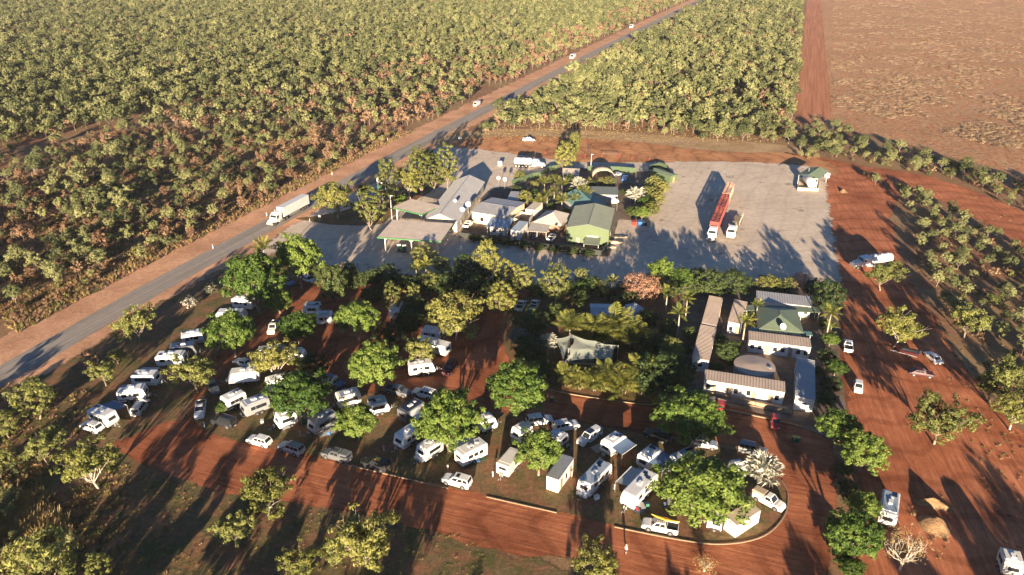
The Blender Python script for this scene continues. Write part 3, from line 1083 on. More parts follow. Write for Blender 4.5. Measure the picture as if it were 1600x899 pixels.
    print('scrub', len(pts), 'own', len(own))
put_scrub()

# ---- dry grass tussocks
def tuft_mesh(name, mat, seed, h, n, spread):
    rng = np.random.default_rng(seed)
    a = rng.random(n) * 6.283
    r = rng.random(n) ** .6 * spread
    base = np.stack([np.cos(a) * r, np.sin(a) * r, np.zeros(n)], 1)
    d = np.stack([np.cos(a) * (.2 + .5 * rng.random(n)), np.sin(a) * (.2 + .5 * rng.random(n)), .6 + .5 * rng.random(n)], 1)
    tip = base + d * h * (.6 + .6 * rng.random((n, 1)))
    sd = np.stack([-np.sin(a + 1), np.cos(a + 1), np.zeros(n)], 1) * .05
    V = np.stack([base - sd, base + sd, tip], 1).reshape(-1, 3)
    return quads_mesh(name, V, mat, 3)
TUFTS = [tuft_mesh('tuft', F_straw, 1, .7, 46, .35), tuft_mesh('tuft', F_straw, 2, .5, 40, .45), tuft_mesh('tuft', F_olive, 3, .5, 40, .4), tuft_mesh('tuft', F_brown, 4, .6, 40, .5)]
def put_tufts():
    rng = random.Random(9)
    pts, rot, scl, idx = [], [], [], []
    def put(x, y, s, i):
        pts.append((x, y, 0)); rot.append((0, 0, rng.uniform(0, 6.28))); q = s * rng.uniform(.7, 1.3); scl.append((q, q, q * rng.uniform(.7, 1.2))); idx.append(i)
    for _ in range(42000):          # scrub floor left of the road
        y = rng.uniform(115, 330)
        x = -y * .78 + rng.random() * y * 1.2
        sd = road_side(Vector((x, y, 0)))
        if -90 < sd < -12.5:
            put(x, y, .75 + .5 * (sd > -24), rng.choice((0, 1, 3, 3, 2)))
    for _ in range(5000):           # forecourt back edge and right country
        q = P(rng.uniform(700, 1600), rng.uniform(196, 222) if rng.random() < .45 else rng.uniform(260, 880))
        a, b = to_px(q)
        if b < 222 and a < 1240:
            put(q.x, q.y + rng.uniform(-2, 3), .5, rng.choice((0, 0, 1)))
        elif a > 1440 + (b - 480) * .35 and b > 300 or (1330 < a < 1370 and 820 < b) or (1390 < a < 1480 and b > 770):
            put(q.x, q.y, .5, rng.choice((1, 2, 3, 3)))
    for _ in range(5200):           # mown ground lower left
        q = P(rng.uniform(-20, 760), rng.uniform(600, 930))
        a, b = to_px(q)
        if b > 700 + (a - 180) * .21 + 25 and (a < 300 or rng.random() < .35) or (a < 140 and b > 590):
            put(q.x, q.y, .35 + .25 * (a < 200), rng.choice((0, 1, 2, 2, 3)))
    for _ in range(900):            # tall grass at the left edge
        q = P(rng.gauss(30, 25), rng.gauss(840, 30))
        put(q.x, q.y, 1.7, 0)
    for _ in range(2600):           # tufts on the camp islands
        i = rng.randrange(len(ISLAND))
        c = P(rng.uniform(300, 1230), rng.uniform(600, 845))
        if inside([(v.x, v.y) for v in ISLAND], c.x, c.y):
            put(c.x, c.y, .22, 2)
    scatter('grass_tufts', pts, rot, scl, idx, TUFTS, 'dry straw and olive grass tufts scattered over the verges and open ground', 'grass')
put_tufts()

# ---- felled brush on the paddock
def brush_mesh(seed):
    rnd = random.Random(seed)
    mb = MB()
    for i in range(7):
        a = rnd.uniform(-.6, .6)
        p = Vector((rnd.uniform(-1.5, 1.5), rnd.uniform(-.6, .6), .1))
        e = p + Vector((math.cos(a) * rnd.uniform(1, 2.6), math.sin(a) * 1.5, rnd.uniform(0, .7)))
        limb(mb, p, e, .08, .03, rnd, 4, .15, 2)
    rng = np.random.default_rng(seed)
    C = np.stack([rng.uniform(-1.8, 1.8, 9), rng.uniform(-.8, .8, 9), rng.uniform(.15, .45, 9)], 1)
    V = leaf_quads(C, np.full(9, .6), 12, .45, rng)
    return mb, V
F_dead = foliage('dead_brush', (.12, .07, .04), (.26, .17, .10), (.42, .31, .19), .15)
BR = [joined('brush', *brush_mesh(s), F_dead, BARK) for s in range(5)]
def put_brush():
    rng = random.Random(4)
    pts, rot, scl, idx = [], [], [], []
    for _ in range(9000):
        a, b = rng.uniform(1290, 1640), rng.random() ** 1.3 * 235
        q = P(a, b)
        if b > 165 + (a - 1300) * .25 or a < 1300:
            continue
        if noise.noise(q * .03) + .5 * noise.noise(Vector((q.x * .15, q.y * .03, 0))) < -.25 + .3 * rng.random():
            continue
        pts.append((q.x, q.y, 0)); rot.append((0, 0, rng.gauss(.2, .9))); s = rng.uniform(.4, 1.1); scl.append((s, s, s * .9)); idx.append(rng.randrange(5))
    scatter('felled_brush', pts, rot, scl, idx, BR, 'grey felled brush lying in rows over the cleared paddock', 'brush')
put_brush()

# ---------------------------------------------------------------- vehicles
def _v(c, n, r=.3, coat=.4, var=.06): return paint(n, c, r, 0, var, 1.2, coat)
WHITE = _v((.70, .695, .67), 'white_paint', .3, .4, .16)
CREAM = _v((.68, .64, .54), 'cream_paint')
SILVER = paint('silver_paint', (.45, .47, .49), .3, .5, .08, 1.5, .4)
GREY = paint('grey_paint', (.16, .17, .18), .3, .3, .1, 1.5, .4)
BLACK = _v((.022, .023, .026), 'black_paint')
NAVY = _v((.03, .05, .10), 'navy_paint')
BLUE = _v((.05, .16, .45), 'blue_paint')
REDP = _v((.40, .035, .03), 'red_paint')
MAROON = _v((.060, .010, .014), 'maroon_paint', .5, 0.0)
CREDD = paint('crate_red', (.23, .042, .032), .55, .1, .3, 1.0)
GLASS = paint('dark_glass', (.018, .022, .026), .08, 0, .05, 1, .3)
TYRE = paint('tyre_rubber', (.02, .02, .02), .9, 0, .2, 4)
RIM = paint('wheel_rim', (.35, .35, .36), .35, .7, .1, 4)
DARKM = paint('dark_metal', (.05, .05, .055), .5, .3, .2, 3)
STEEL = paint('galvanised_steel', (.42, .43, .43), .42, .6, .2, 2)
PLAST = paint('black_plastic', (.03, .03, .032), .7, 0, .2, 3)
LAMP_R = paint('tail_lens', (.35, .02, .02), .25)
LAMP_W = paint('head_lens', (.75, .75, .72), .12)
AMBER = paint('amber_lens', (.7, .25, .03), .25)
CANVAS_G = paint('grey_canvas', (.42, .42, .40), .9, 0, .15, 1.0)
CANVAS_T = paint('tan_canvas', (.42, .34, .24), .9, 0, .18, 1.0)
CANVAS_W = paint('white_canvas', (.66, .65, .62), .85, 0, .12, 1.0)
CANVAS_B = paint('blue_canvas', (.10, .16, .26), .85, 0, .15, 1.0)
CANVAS_P = paint('plum_canvas', (.30, .20, .19), .85, 0, .2, 1.0)
CANVAS_GR = paint('green_canvas', (.03, .12, .07), .85, 0, .2, 1.0)
SOLAR = paint('solar_panel', (.02, .03, .06), .12, .2, .05, 2, .5)
HATCHW = paint('hatch_plastic', (.62, .62, .60), .4)
YELLOW = _v((.62, .40, .04), 'yellow_plastic')
ORANGE = _v((.55, .22, .04), 'orange_plastic')

_mc = {}
def cpart(key, name, fn, mat, parent, smooth=False, loc=None, rz=0.0):
    """a part whose mesh is shared by every vehicle of the same make and colour"""
    k = (key, name, mat.name)
    if k not in _mc:
        _mc[k] = fn().mesh(name, (mat,), smooth)
    return obj(name.split('#')[0], _mc[k], parent, loc, rz)

def panel(face, u0, u1, v0, v1, off=.012, t=.012):
    """a thin plate laid on a face given by its four corners (bl, br, tr, tl)"""
    bl, br, tr, tl = [Vector(p) for p in face]
    def q(u, v):
        return bl.lerp(br, u).lerp(tl.lerp(tr, u), v)
    n = (br - bl).cross(tl - bl).normalized()
    a = [q(u0, v0), q(u1, v0), q(u1, v1), q(u0, v1)]
    mb = MB()
    vs = [p + n * off for p in a] + [p - n * t for p in a]
    return mb.add(vs, [(0, 1, 2, 3), (7, 6, 5, 4), (0, 4, 5, 1), (1, 5, 6, 2), (2, 6, 7, 3), (3, 7, 4, 0)])

def wheel_mesh(r, wd):
    mb = MB()
    mb.tube([(0, -wd / 2, 0), (0, -wd / 2 * .7, 0), (0, wd / 2 * .7, 0), (0, wd / 2, 0)], [r * .9, r, r, r * .9], 14)
    return mb
def rim_mesh(r, wd):
    mb = MB()
    mb.tube([(0, -wd / 2 - .012, 0), (0, wd / 2 + .012, 0)], [r * .62, r * .62], 10)
    return mb
def add_wheel(parent, x, y, r, wd=.22, rim=None, name='wheel'):
    wh = cpart(('wh', r, wd), 'wheel', lambda: wheel_mesh(r, wd), TYRE, parent, True, (x, y, r))
    cpart(('rim', r, wd), 'rim', lambda: rim_mesh(r, wd), rim or RIM, wh)
    return wh

CARS = {
    #        L     W     H    belt hood  x of cabin: base rear, base front, roof rear, roof front
    'wagon': (4.9, 1.92, 1.88, 1.12, 1.08, (-2.38, 1.05, -2.15, .35), .38),
    'suv':   (4.6, 1.85, 1.72, 1.02, .98, (-2.15, 1.05, -1.75, .30), .35),
    'sedan': (4.8, 1.80, 1.46, .92, .88, (-1.75, 1.00, -1.05, .25), .32),
    'hatch': (3.9, 1.70, 1.50, .92, .90, (-1.85, .95, -1.45, .25), .30),
    'ute':   (5.2, 1.86, 1.80, 1.06, 1.08, (-.45, 1.25, -.25, .62), .38),
    'dual':  (5.3, 1.86, 1.82, 1.06, 1.08, (-.95, 1.30, -.75, .62), .38),
}
def car(kind, col, a, b, label, group=None, extra=(), z=0.0, cat='car', scale=1.0):
    """a car whose middle stands on ground pixel a and whose nose points to ground pixel b"""
    L, W, H, belt, hood, cab, wr = CARS[kind]
    p, q = P(*a, z), P(*b, z)
    t = thing('parked_car' if cat == 'car' else 'parked_ute', label, cat, (p.x, p.y, .06), math.atan2(q.y - p.y, q.x - p.x), group)
    if scale != 1.0:
        t.scale = (scale,) * 3
    key = ('car', kind)
    hl, hw = L / 2, W / 2
    def body():
        st = [(-hl, .42, belt * .88, .86), (-hl + .10, .30, belt - .02, .95), (cab[0] + .1, .26, belt, 1.0), (cab[1], .26, belt - .01, 1.0), (cab[1] + .35, .26, hood, .98), (hl - .35, .28, hood - .08, .95), (hl - .08, .32, hood - .20, .88), (hl, .42, hood - .34, .80)]
        if kind in ('ute', 'dual'):
            st[2] = (-hl + .3, .26, belt, .98)
        rings = []
        for x, z0, z1, k in st:
            w_ = hw * k
            rings.append([(x, -w_ * .93, z0), (x, -w_, z0 + .18), (x, -w_, z1 - .20), (x, -w_ * .92, z1), (x, w_ * .92, z1), (x, w_, z1 - .20), (x, w_, z0 + .18), (x, w_ * .93, z0)])
        return MB().loft([r[::-1] for r in rings])
    cpart(key, 'body', body, col, t)
    c0, c1, c2, c3 = cab
    bw, tw = hw * .90, hw * .76
    B = [Vector((c0, -bw, belt - .04)), Vector((c1, -bw, belt - .04)), Vector((c1, bw, belt - .04)), Vector((c0, bw, belt - .04))]
    T = [Vector((c2, -tw, H - .04)), Vector((c3, -tw, H - .04)), Vector((c3, tw, H - .04)), Vector((c2, tw, H - .04))]
    def cabin():
        top = [Vector((c2 + .12, -tw * .86, H)), Vector((c3 - .10, -tw * .86, H)), Vector((c3 - .10, tw * .86, H)), Vector((c2 + .12, tw * .86, H))]
        return MB().loft([B, T, top])
    cpart(key, 'cabin', cabin, col, t)
    cpart(key, 'windscreen', lambda: panel((B[1], B[2], T[2], T[1]), .06, .94, .12, .95), GLASS, t)
    cpart(key, 'rear_window', lambda: panel((B[3], B[0], T[0], T[3]), .08, .92, .22, .92), GLASS, t)
    cuts = {'ute': ((.12, .86),), 'dual': ((.08, .46), (.5, .90)), 'sedan': ((.14, .50), (.53, .88)), 'hatch': ((.1, .5), (.54, .90))}.get(kind, ((.05, .30), (.33, .60), (.63, .92)))
    for i, (u0, u1) in enumerate(cuts):
        cpart(key, 'side_window#r%d' % i, lambda: panel((B[0], B[1], T[1], T[0]), u0, u1, .22, .90), GLASS, t)
        cpart(key, 'side_window#l%d' % i, lambda: panel((B[2], B[3], T[3], T[2]), 1 - u1, 1 - u0, .22, .90), GLASS, t)
    for sx in (L * .31, -L * .29):
        for sy in (-1, 1):
            add_wheel(t, sx, sy * (hw - .10), wr, .24)
            cpart(key, 'wheel_arch', lambda: MB().tube([(0, -.012, 0), (0, .012, 0)], wr * 1.22, 14), PLAST, t, loc=(sx, sy * (hw - .005), wr + .03))
    for sy in (-1, 1):
        cpart(key, 'headlight', lambda: MB().box((0, 0, 0), (.10, .36, .17)), LAMP_W, t, loc=(hl - .09, sy * hw * .60, hood - .30))
        cpart(key, 'tail_light', lambda: MB().box((0, 0, 0), (.06, .16, .34)), LAMP_R, t, loc=(-hl + .035, sy * hw * .74, belt * .74))
        cpart(key, 'side_mirror', lambda: MB().box((0, 0, 0), (.12, .20, .16)), PLAST, t, loc=(cab[1] - .18, sy * (bw + .12), belt + .08))
    cpart(key, 'front_bumper', lambda: MB().box((0, 0, 0), (.14, W * .80, .24), taper=.96), PLAST if 'bar' in extra else col, t, loc=(hl - .02, 0, .46))
    cpart(key, 'rear_bumper', lambda: MB().box((0, 0, 0), (.14, W * .86, .20), taper=.96), PLAST, t, loc=(-hl + .02, 0, .46))
    cpart(key, 'number_plate', lambda: MB().box((0, 0, 0), (.02, .44, .12)), HATCHW, t, loc=(-hl - .055, 0, .50))
    if kind == 'ute' or kind == 'dual':
        tx0 = -hl + .04
        tx1 = cab[0] - .05
        tl = tx1 - tx0
        if 'canopy' in extra or 'canvas' in extra:
            m = CANVAS_T if 'canvas' in extra else col
            part('canopy', MB().loft([[(tx0, -hw * .92, belt), (tx1, -hw * .92, belt), (tx1, hw * .92, belt), (tx0, hw * .92, belt)], [(tx0 + .1, -hw * .86, H - .12), (tx1, -hw * .86, H - .05), (tx1, hw * .86, H - .05), (tx0 + .1, hw * .86, H - .12)], [(tx0 + .2, -hw * .7, H - .02), (tx1, -hw * .7, H + .02), (tx1, hw * .7, H + .02), (tx0 + .2, hw * .7, H - .02)]]), m, t)
            for sy in (-1, 1):
                part('canopy_window', MB().box(((tx0 + tx1) / 2, sy * hw * .90, (belt + H) / 2 - .04), (tl * .66, .06, .32)), GLASS if m is col else CANVAS_G, t)
        else:
            mb = MB().box(((tx0 + tx1) / 2, 0, belt - .02), (tl * .96, W * .80, .05))
            part('tray_floor', mb, PLAST, t)
            for sy in (-1, 1):
                part('tray_side', MB().box(((tx0 + tx1) / 2, sy * hw * .95, belt + .05), (tl, .06, .16)), col, t)
            part('tailgate', MB().box((tx0 + .02, 0, belt + .05), (.06, W * .9, .16)), col, t)
            if 'frame' in extra:
                for sx_ in (tx0 + .1, tx1 - .1):
                    part('ladder_rack', MB().tube([(sx_, -hw * .9, belt), (sx_, -hw * .9, H), (sx_, hw * .9, H), (sx_, hw * .9, belt)], .035, 5), DARKM, t)
    if 'rack' in extra:
        x0, x1 = (c2, c3) if kind not in ('ute', 'dual') else (c2, c3)
        mb = MB()
        for sy in (-1, 1):
            mb.tube([(x0 + .2, sy * tw * .8, H + .10), (x1 - .05, sy * tw * .8, H + .10)], .03, 5)
        n = 5
        for i in range(n):
            x = x0 + .2 + (x1 - x0 - .25) * i / (n - 1)
            mb.tube([(x, -tw * .8, H + .10), (x, tw * .8, H + .10)], .022, 5)
            mb.box((x, -tw * .8, H + .04), (.05, .05, .12)); mb.box((x, tw * .8, H + .04), (.05, .05, .12))
        part('roof_rack', mb, DARKM, t)
    if 'load' in extra:
        part('roof_bag', MB().box(((c2 + c3) / 2 + .3, .2, H + .22), (.9, .7, .22), taper=.85), YELLOW, t)
    if 'sunroof' in extra:
        part('sunroof', MB().box((c3 - .65, 0, H + .004), (.6, .85, .02)), GLASS, t)
    if 'solar' in extra:
        part('solar_panel', MB().box(((c2 + c3) / 2, 0, H + .05), (1.3, 1.0, .04)), SOLAR, t)
    if 'spare' in extra:
        w_ = cpart('sp', 'spare_wheel', lambda: MB().tube([(-.11, 0, 0), (.11, 0, 0)], .37, 14), TYRE, t, True, (-hl - .12, .12, 1.0))
        cpart('sp', 'wheel_cover', lambda: MB().tube([(-.13, 0, 0), (-.1, 0, 0)], [.30, .36], 14), RIM, w_)
    if 'bar' in extra:
        part('bull_bar', MB().tube([(hl + .10, -hw * .8, .45), (hl + .14, -hw * .62, .95), (hl + .14, hw * .62, .95), (hl + .10, hw * .8, .45)], .05, 6), DARKM, t)
    if 'snorkel' in extra:
        part('snorkel', MB().tube([(c1 + .1, hw * .9, belt), (c3 + .1, tw + .06, H)], .04, 5), PLAST, t)
    if 'antenna' in extra:
        part('antenna', MB().tube([(hl + .1, -.5, .9), (hl + .15, -.5, 2.6)], .015, 4), DARKM, t)
    return t

# ---- caravans
def profile(kind, L, z0, H):
    h = L / 2
    if kind == 'round':
        pts = [(-h + .10, z0), (h - .25, z0), (h - .02, z0 + .45)]
        for i in range(7):
            a = -.1 + (math.pi / 2 + .1) * i / 6
            pts.append((h - 1.5 + 1.5 * math.cos(a), H - 1.35 + 1.35 * math.sin(a)))
        for i in range(5):
            a = math.pi / 2 + math.pi / 2 * i / 4
            pts.append((-h + .55 + .55 * math.cos(a), H - .55 + .55 * math.sin(a)))
        return pts
    if kind == 'box':
        return [(-h, z0), (h, z0), (h, H - .05), (h - .05, H), (-h + .05, H), (-h, H - .05)]
    if kind == 'slant':
        return [(-h + .06, z0 + .10), (-h + .3, z0), (h - .25, z0), (h - .02, z0 + .55), (h - .30, z0 + 1.35), (h - .55, H - .06), (h - .75, H), (-h + .35, H), (-h + .14, H - .12), (-h, z0 + 1.2)]
    # pop-top and plain touring van
    return [(-h + .12, z0 + .18), (-h + .28, z0), (h - .30, z0), (h - .06, z0 + .40), (h, z0 + .95), (h - .28, H - .10), (h - .42, H), (-h + .25, H), (-h + .08, H - .12), (-h, z0 + 1.0)]

def caravan(kind, f, r, label, H=2.75, W=2.4, body=None, roof=None, L=None, group=None, awn=None, awn_side=-1, awn_mat=None, awn_w=2.4, awn_drop=.35, solar=1, ac=True, hatches=2, wins=3, axles=2, stripe=None, front_win=True, door=True, walls=None, name='caravan', cat='caravan', drawbar=True, boot=False, stone=True):
    """a caravan whose roof runs from pixel f (towing end) to pixel r (rear end) at roof height"""
    a, b = P(*f, H), P(*r, H)
    c = (a + b) / 2
    L = L or (a - b).length
    body = body or WHITE
    rnd = random.Random(int(f[0] * 7 + f[1]))
    t = thing(name, label, cat, (c.x, c.y, .06), math.atan2(a.y - b.y, a.x - b.x), group)
    z0 = .55
    pr = profile(kind, L, z0, H)
    cx, cz = 0, (z0 + H) / 2
    def ring(y, k):
        return [(x * (1 - k / (L * .5)), y, cz + (z - cz) * (1 - k / 1.1)) for x, z in pr]
    part('body', MB().loft([ring(-W / 2, .05), ring(-W / 2 + .06, 0), ring(W / 2 - .06, 0), ring(W / 2, .05)]), body, t)
    part('chassis', MB().box((0, 0, z0 - .08), (L * .92, W * .5, .16)), DARKM, t)
    hw = W / 2
    # skirts and wheels
    xs = (-.45, .45) if axles == 2 else (0,)
    for x in xs:
        for sy in (-1, 1):
            add_wheel(t, x - L * .04, sy * (hw - .10), .34, .2)
    for sy in (-1, 1):
        part('mudguard', MB().loft([[(x - L * .04, sy * (hw + .03), z) for x, z in ((-.95, .52), (-.75, .82), (.75, .82), (.95, .52))], [(x - L * .04, sy * (hw - .02), z) for x, z in ((-.95, .52), (-.75, .82), (.75, .82), (.95, .52))]]), PLAST, t)
    if stripe is not None:
        for sy in (-1, 1):
            part('stripe', MB().box((-.05, sy * (hw + .004), z0 + .42), (L * .86, .014, .26)), stripe, t)
    # windows
    lo, hi = z0 + .95, z0 + 1.55
    xs = [(-L / 2 + .75) + (L - 1.9) * (i + .5) / wins for i in range(wins)]
    for sy in (-1, 1):
        for i, x in enumerate(xs):
            if door and sy == awn_side and i == wins // 2:
                part('door', MB().box((x, sy * (hw + .012), z0 + .95), (.68, .03, 1.75)), HATCHW, t)
                part('door_window', MB().box((x, sy * (hw + .034), z0 + 1.35), (.42, .02, .5)), GLASS, t)
                continue
            ww = rnd.uniform(.65, 1.05)
            fr = part('window_frame', MB().box((x, sy * (hw + .006), (lo + hi) / 2), (ww + .10, .022, hi - lo + .10)), PLAST, t)
            part('window_pane', MB().box((x, sy * (hw + .020), (lo + hi) / 2), (ww, .016, hi - lo)), GLASS, fr)
    # end windows and lights
    def end_x(z, front):
        xs_ = []
        for i in range(len(pr)):
            (x1, z1), (x2, z2) = pr[i], pr[(i + 1) % len(pr)]
            if (z1 - z) * (z2 - z) <= 0 and abs(z1 - z2) > 1e-6:
                xs_.append(x1 + (x2 - x1) * (z - z1) / (z2 - z1))
        return (max(xs_) if front else min(xs_)) if xs_ else (L / 2 if front else -L / 2)
    for fr_, sg in ((True, 1), (False, -1)):
        if not front_win and fr_:
            continue
        za, zb = lo + .05, hi
        xa, xb = end_x(za, fr_), end_x(zb, fr_)
        q = [(xa, -sg * .75, za), (xa, sg * .75, za), (xb, sg * .75, zb), (xb, -sg * .75, zb)]
        q = [(x, -y, z) for x, y, z in q] if False else q
        part('front_window' if fr_ else 'rear_window', panel(q, .05, .95, 0, 1, .02, .01), GLASS, t)
    xr = end_x(z0 + .35, False)
    for sy in (-1, 1):
        part('tail_light', MB().box((xr - .01, sy * (hw - .25), z0 + .35), (.05, .12, .35)), LAMP_R, t)
    part('rear_bumper', MB().box((-L / 2 - .05, 0, z0 - .02), (.12, W * .9, .14)), DARKM, t)
    # roof fittings
    if kind == 'pop':
        part('pop_top', MB().loft([[(-L / 2 + .55, -hw + .18, H - .02), (L / 2 - .75, -hw + .18, H - .02), (L / 2 - .75, hw - .18, H - .02), (-L / 2 + .55, hw - .18, H - .02)], [(-L / 2 + .58, -hw + .22, H + .16), (L / 2 - .80, -hw + .22, H + .16), (L / 2 - .80, hw - .22, H + .16), (-L / 2 + .58, hw - .22, H + .16)]]), roof or body, t)
        top = H + .16
    else:
        part('roof_skin', MB().box((-.12, 0, H + .012), (L - 1.15, W - .30, .024)), roof or body, t)
        top = H + .024
    for i in range(hatches):
        x = -L * .30 + L * .52 * (i + rnd.uniform(.1, .5)) / max(1, hatches)
        part('roof_hatch', MB().box((x, rnd.uniform(-.25, .25), top + .05), (.50, .50, .10), taper=.9), HATCHW if rnd.random() < .7 else GLASS, t)
    if ac:
        part('air_conditioner', MB().loft([[(-.5 + .1, -.32, top), (.5 + .1, -.32, top), (.5 + .1, .32, top), (-.4, .32, top)], [(-.35, -.27, top + .2), (.5, -.27, top + .16), (.5, .27, top + .16), (-.35, .27, top + .2)]]), HATCHW, t)
    for i in range(solar):
        x = -L * .36 + i * .8 + .2
        part('solar_panel', MB().box((x, rnd.choice((-.5, .45)), top + .035), (1.15 if solar == 1 else .62, .66, .03)), SOLAR, t)
    if drawbar:
        hx = L / 2 + 1.15
        part('draw_bar', MB().tube([(L / 2 - .3, -.65, z0 - .05), (hx, 0, z0 - .08), (L / 2 - .3, .65, z0 - .05)], .06, 5), DARKM, t)
        part('coupling', MB().box((hx + .1, 0, z0 - .05), (.3, .14, .14)), STEEL, t)
        part('jockey_wheel', MB().tube([(hx - .25, .16, .1), (hx - .25, .16, .85)], .045, 6), STEEL, t)
        for sy in (-.2, .2):
            part('gas_bottle', MB().tube([(L / 2 + .42, sy, z0), (L / 2 + .42, sy, z0 + .42), (L / 2 + .42, sy, z0 + .52)], [.15, .15, .06], 8), STEEL, t)
        if boot:
            part('front_box', MB().box((L / 2 + .22, 0, z0 + .28), (.5, W * .8, .5), taper=.9), body, t)
    # awning
    if awn:
        s = awn_side
        x0, x1 = awn
        za = H - .22
        def A(x, d):
            return Vector((x, s * (hw + .02 + d * awn_w), za - awn_drop * d))
        mb = MB()
        n = 6
        rows = []
        for i in range(n + 1):
            d = i / n
            sag = -.06 * math.sin(math.pi * d)
            rows.append([A(x0 * L, d) + Vector((0, 0, sag)), A((x0 * .5 + x1 * .5) * L, d) + Vector((0, 0, sag * 1.6)), A(x1 * L, d) + Vector((0, 0, sag))])
        vs = [p for r_ in rows for p in r_] + [p - Vector((0, 0, .02)) for r_ in rows for p in r_]
        m = 3 * (n + 1)
        fs = []
        for i in range(n):
            for j in range(2):
                k = i * 3 + j
                f1 = (k, k + 1, k + 4, k + 3)
                fs.append(f1 if s < 0 else f1[::-1])
                fs.append(tuple(m + q for q in (f1[::-1] if s < 0 else f1)))
        part('awning', MB().add(vs, fs), awn_mat or CANVAS_G, t)
        part('awning_roller', MB().tube([A(x0 * L, 1), A(x1 * L, 1)], .05, 6), HATCHW, t)
        for x in (x0, x1):
            e = A(x * L, 1)
            part('awning_pole', MB().tube([e, (e.x, e.y, .0)], .03, 5), STEEL, t)
        if walls:
            e0, e1 = A(x0 * L, 1), A(x1 * L, 1)
            part('annexe_wall', MB().loft([[e0, e1, Vector((e1.x, e1.y, .02)), Vector((e0.x, e0.y, .02))], [p + Vector((0, -s * .03, 0)) for p in (e0, e1, Vector((e1.x, e1.y, .02)), Vector((e0.x, e0.y, .02)))]]), walls, t)
    return t

# ---- trucks
def prime_mover(t, col, x, bonnet=True, Hc=3.5):
    """cab unit with its nose at +x end; x is the back of the cab"""
    cab_l = 2.6
    part('cab', MB().loft([[(x, -1.22, .95), (x + cab_l, -1.22, .95), (x + cab_l, 1.22, .95), (x, 1.22, .95)], [(x, -1.22, 2.1), (x + cab_l, -1.22, 2.1), (x + cab_l, 1.22, 2.1), (x, 1.22, 2.1)], [(x, -1.18, 2.95), (x + cab_l - .35, -1.1, 2.95), (x + cab_l - .35, 1.1, 2.95), (x, 1.18, 2.95)], [(x, -1.05, Hc), (x + cab_l - 1.0, -.95, Hc - .1), (x + cab_l - 1.0, .95, Hc - .1), (x, 1.05, Hc)]]), col, t)
    part('windscreen', panel([(x + cab_l, -1.15, 2.12), (x + cab_l, 1.15, 2.12), (x + cab_l - .35, 1.04, 2.93), (x + cab_l - .35, -1.04, 2.93)], .03, .97, .05, .95, .02), GLASS, t)
    for sy in (-1, 1):
        part('side_window', MB().box((x + 1.75, sy * 1.205, 2.45), (.85, .06, .6)), GLASS, t)
        part('exhaust_stack', MB().tube([(x - .12, sy * 1.15, 1.0), (x - .12, sy * 1.15, Hc + .25)], .09, 8), STEEL, t)
        part('side_mirror', MB().box((x + cab_l + .05, sy * 1.45, 2.3), (.10, .16, .7)), PLAST, t)
        part('fuel_tank', MB().tube([(x - .6, sy * 1.0, .75), (x + 1.2, sy * 1.0, .75)], .36, 10), STEEL, t)
    if bonnet:
        part('bonnet', MB().loft([[(x + cab_l, -1.0, .8), (x + cab_l, -1.0, 2.0), (x + cab_l, 1.0, 2.0), (x + cab_l, 1.0, .8)], [(x + cab_l + 1.5, -.85, .75), (x + cab_l + 1.5, -.85, 1.75), (x + cab_l + 1.5, .85, 1.75), (x + cab_l + 1.5, .85, .75)], [(x + cab_l + 1.75, -.75, .75), (x + cab_l + 1.75, -.75, 1.45), (x + cab_l + 1.75, .75, 1.45), (x + cab_l + 1.75, .75, .75)]]), col, t)
        part('grille', MB().box((x + cab_l + 1.76, 0, 1.12), (.06, 1.1, .6)), STEEL, t)
        nx = x + cab_l + 1.9
    else:
        nx = x + cab_l + .15
    part('bull_bar', MB().box((nx + .05, 0, .95), (.14, 2.4, .8), taper=.9), STEEL, t)
    for sy in (-1, 1):
        part('headlight', MB().box((nx - .02, sy * .88, 1.15), (.2, .3, .22)), LAMP_W, t)
        add_wheel(t, nx - 1.0, sy * 1.0, .52, .32, RIM)
    part('chassis', MB().box((x - 1.4, 0, .85), (5.2, .9, .25)), DARKM, t)
    for dx in (-1.6, -3.0):
        for sy in (-1, 1):
            add_wheel(t, x + dx + .4, sy * .95, .52, .55, RIM)
    return nx

def axle_group(t, x, n=3):
    for i in range(n):
        for sy in (-1, 1):
            add_wheel(t, x + i * 1.25, sy * .98, .52, .5, RIM)

def truck_at(name, a, b, label, cat='truck', group=None):
    """front wheels on ground pixel a, tail towards ground pixel b"""
    p, q = P(*a), P(*b)
    return thing(name, label, cat, (p.x, p.y, .06), math.atan2(p.y - q.y, p.x - q.x), group), (p - q).length

# ---------------------------------------------------------------- buildings
W_WHITE = paint('white_wall', (.66, .63, .57), .7, 0, .12, .8)
W_CREAM = paint('cream_wall', (.58, .50, .36), .75, 0, .15, .8)
W_GREEN = paint('green_wall', (.088, .125, .056), .6, 0, .12, .8)
W_GREY = paint('grey_wall', (.36, .35, .33), .75, 0, .15, .8)
W_BRICK = paint('brown_wall', (.26, .15, .10), .8, 0, .2, .8)
R_BROWN = paint('brown_iron', (.43, .34, .27), .55, .1, .15, .5)
R_GREY = paint('grey_iron', (.36, .355, .35), .5, .15, .15, .5)
R_TAN = paint('tan_iron', (.70, .57, .44), .55, .1, .15, .5)
R_TEAL = paint('teal_iron', (.10, .20, .19), .5, .1, .15, .5)
R_GREEN = paint('green_iron', (.14, .18, .12), .55, .1, .18, .5)
R_MID = paint('grey_green_iron', (.20, .22, .17), .55, .1, .15, .5)
R_BLUE = paint('pale_blue_iron_sky_tint', (.34, .40, .45), .5, .1, .15, .5)  # real blue iron on buildings; on caravans a painted sky reflection
R_PALE = paint('pale_iron', (.52, .46, .38), .55, .1, .12, .5)
TRIM_G = paint('green_trim', (.05, .17, .05), .5, 0, .1, 1)
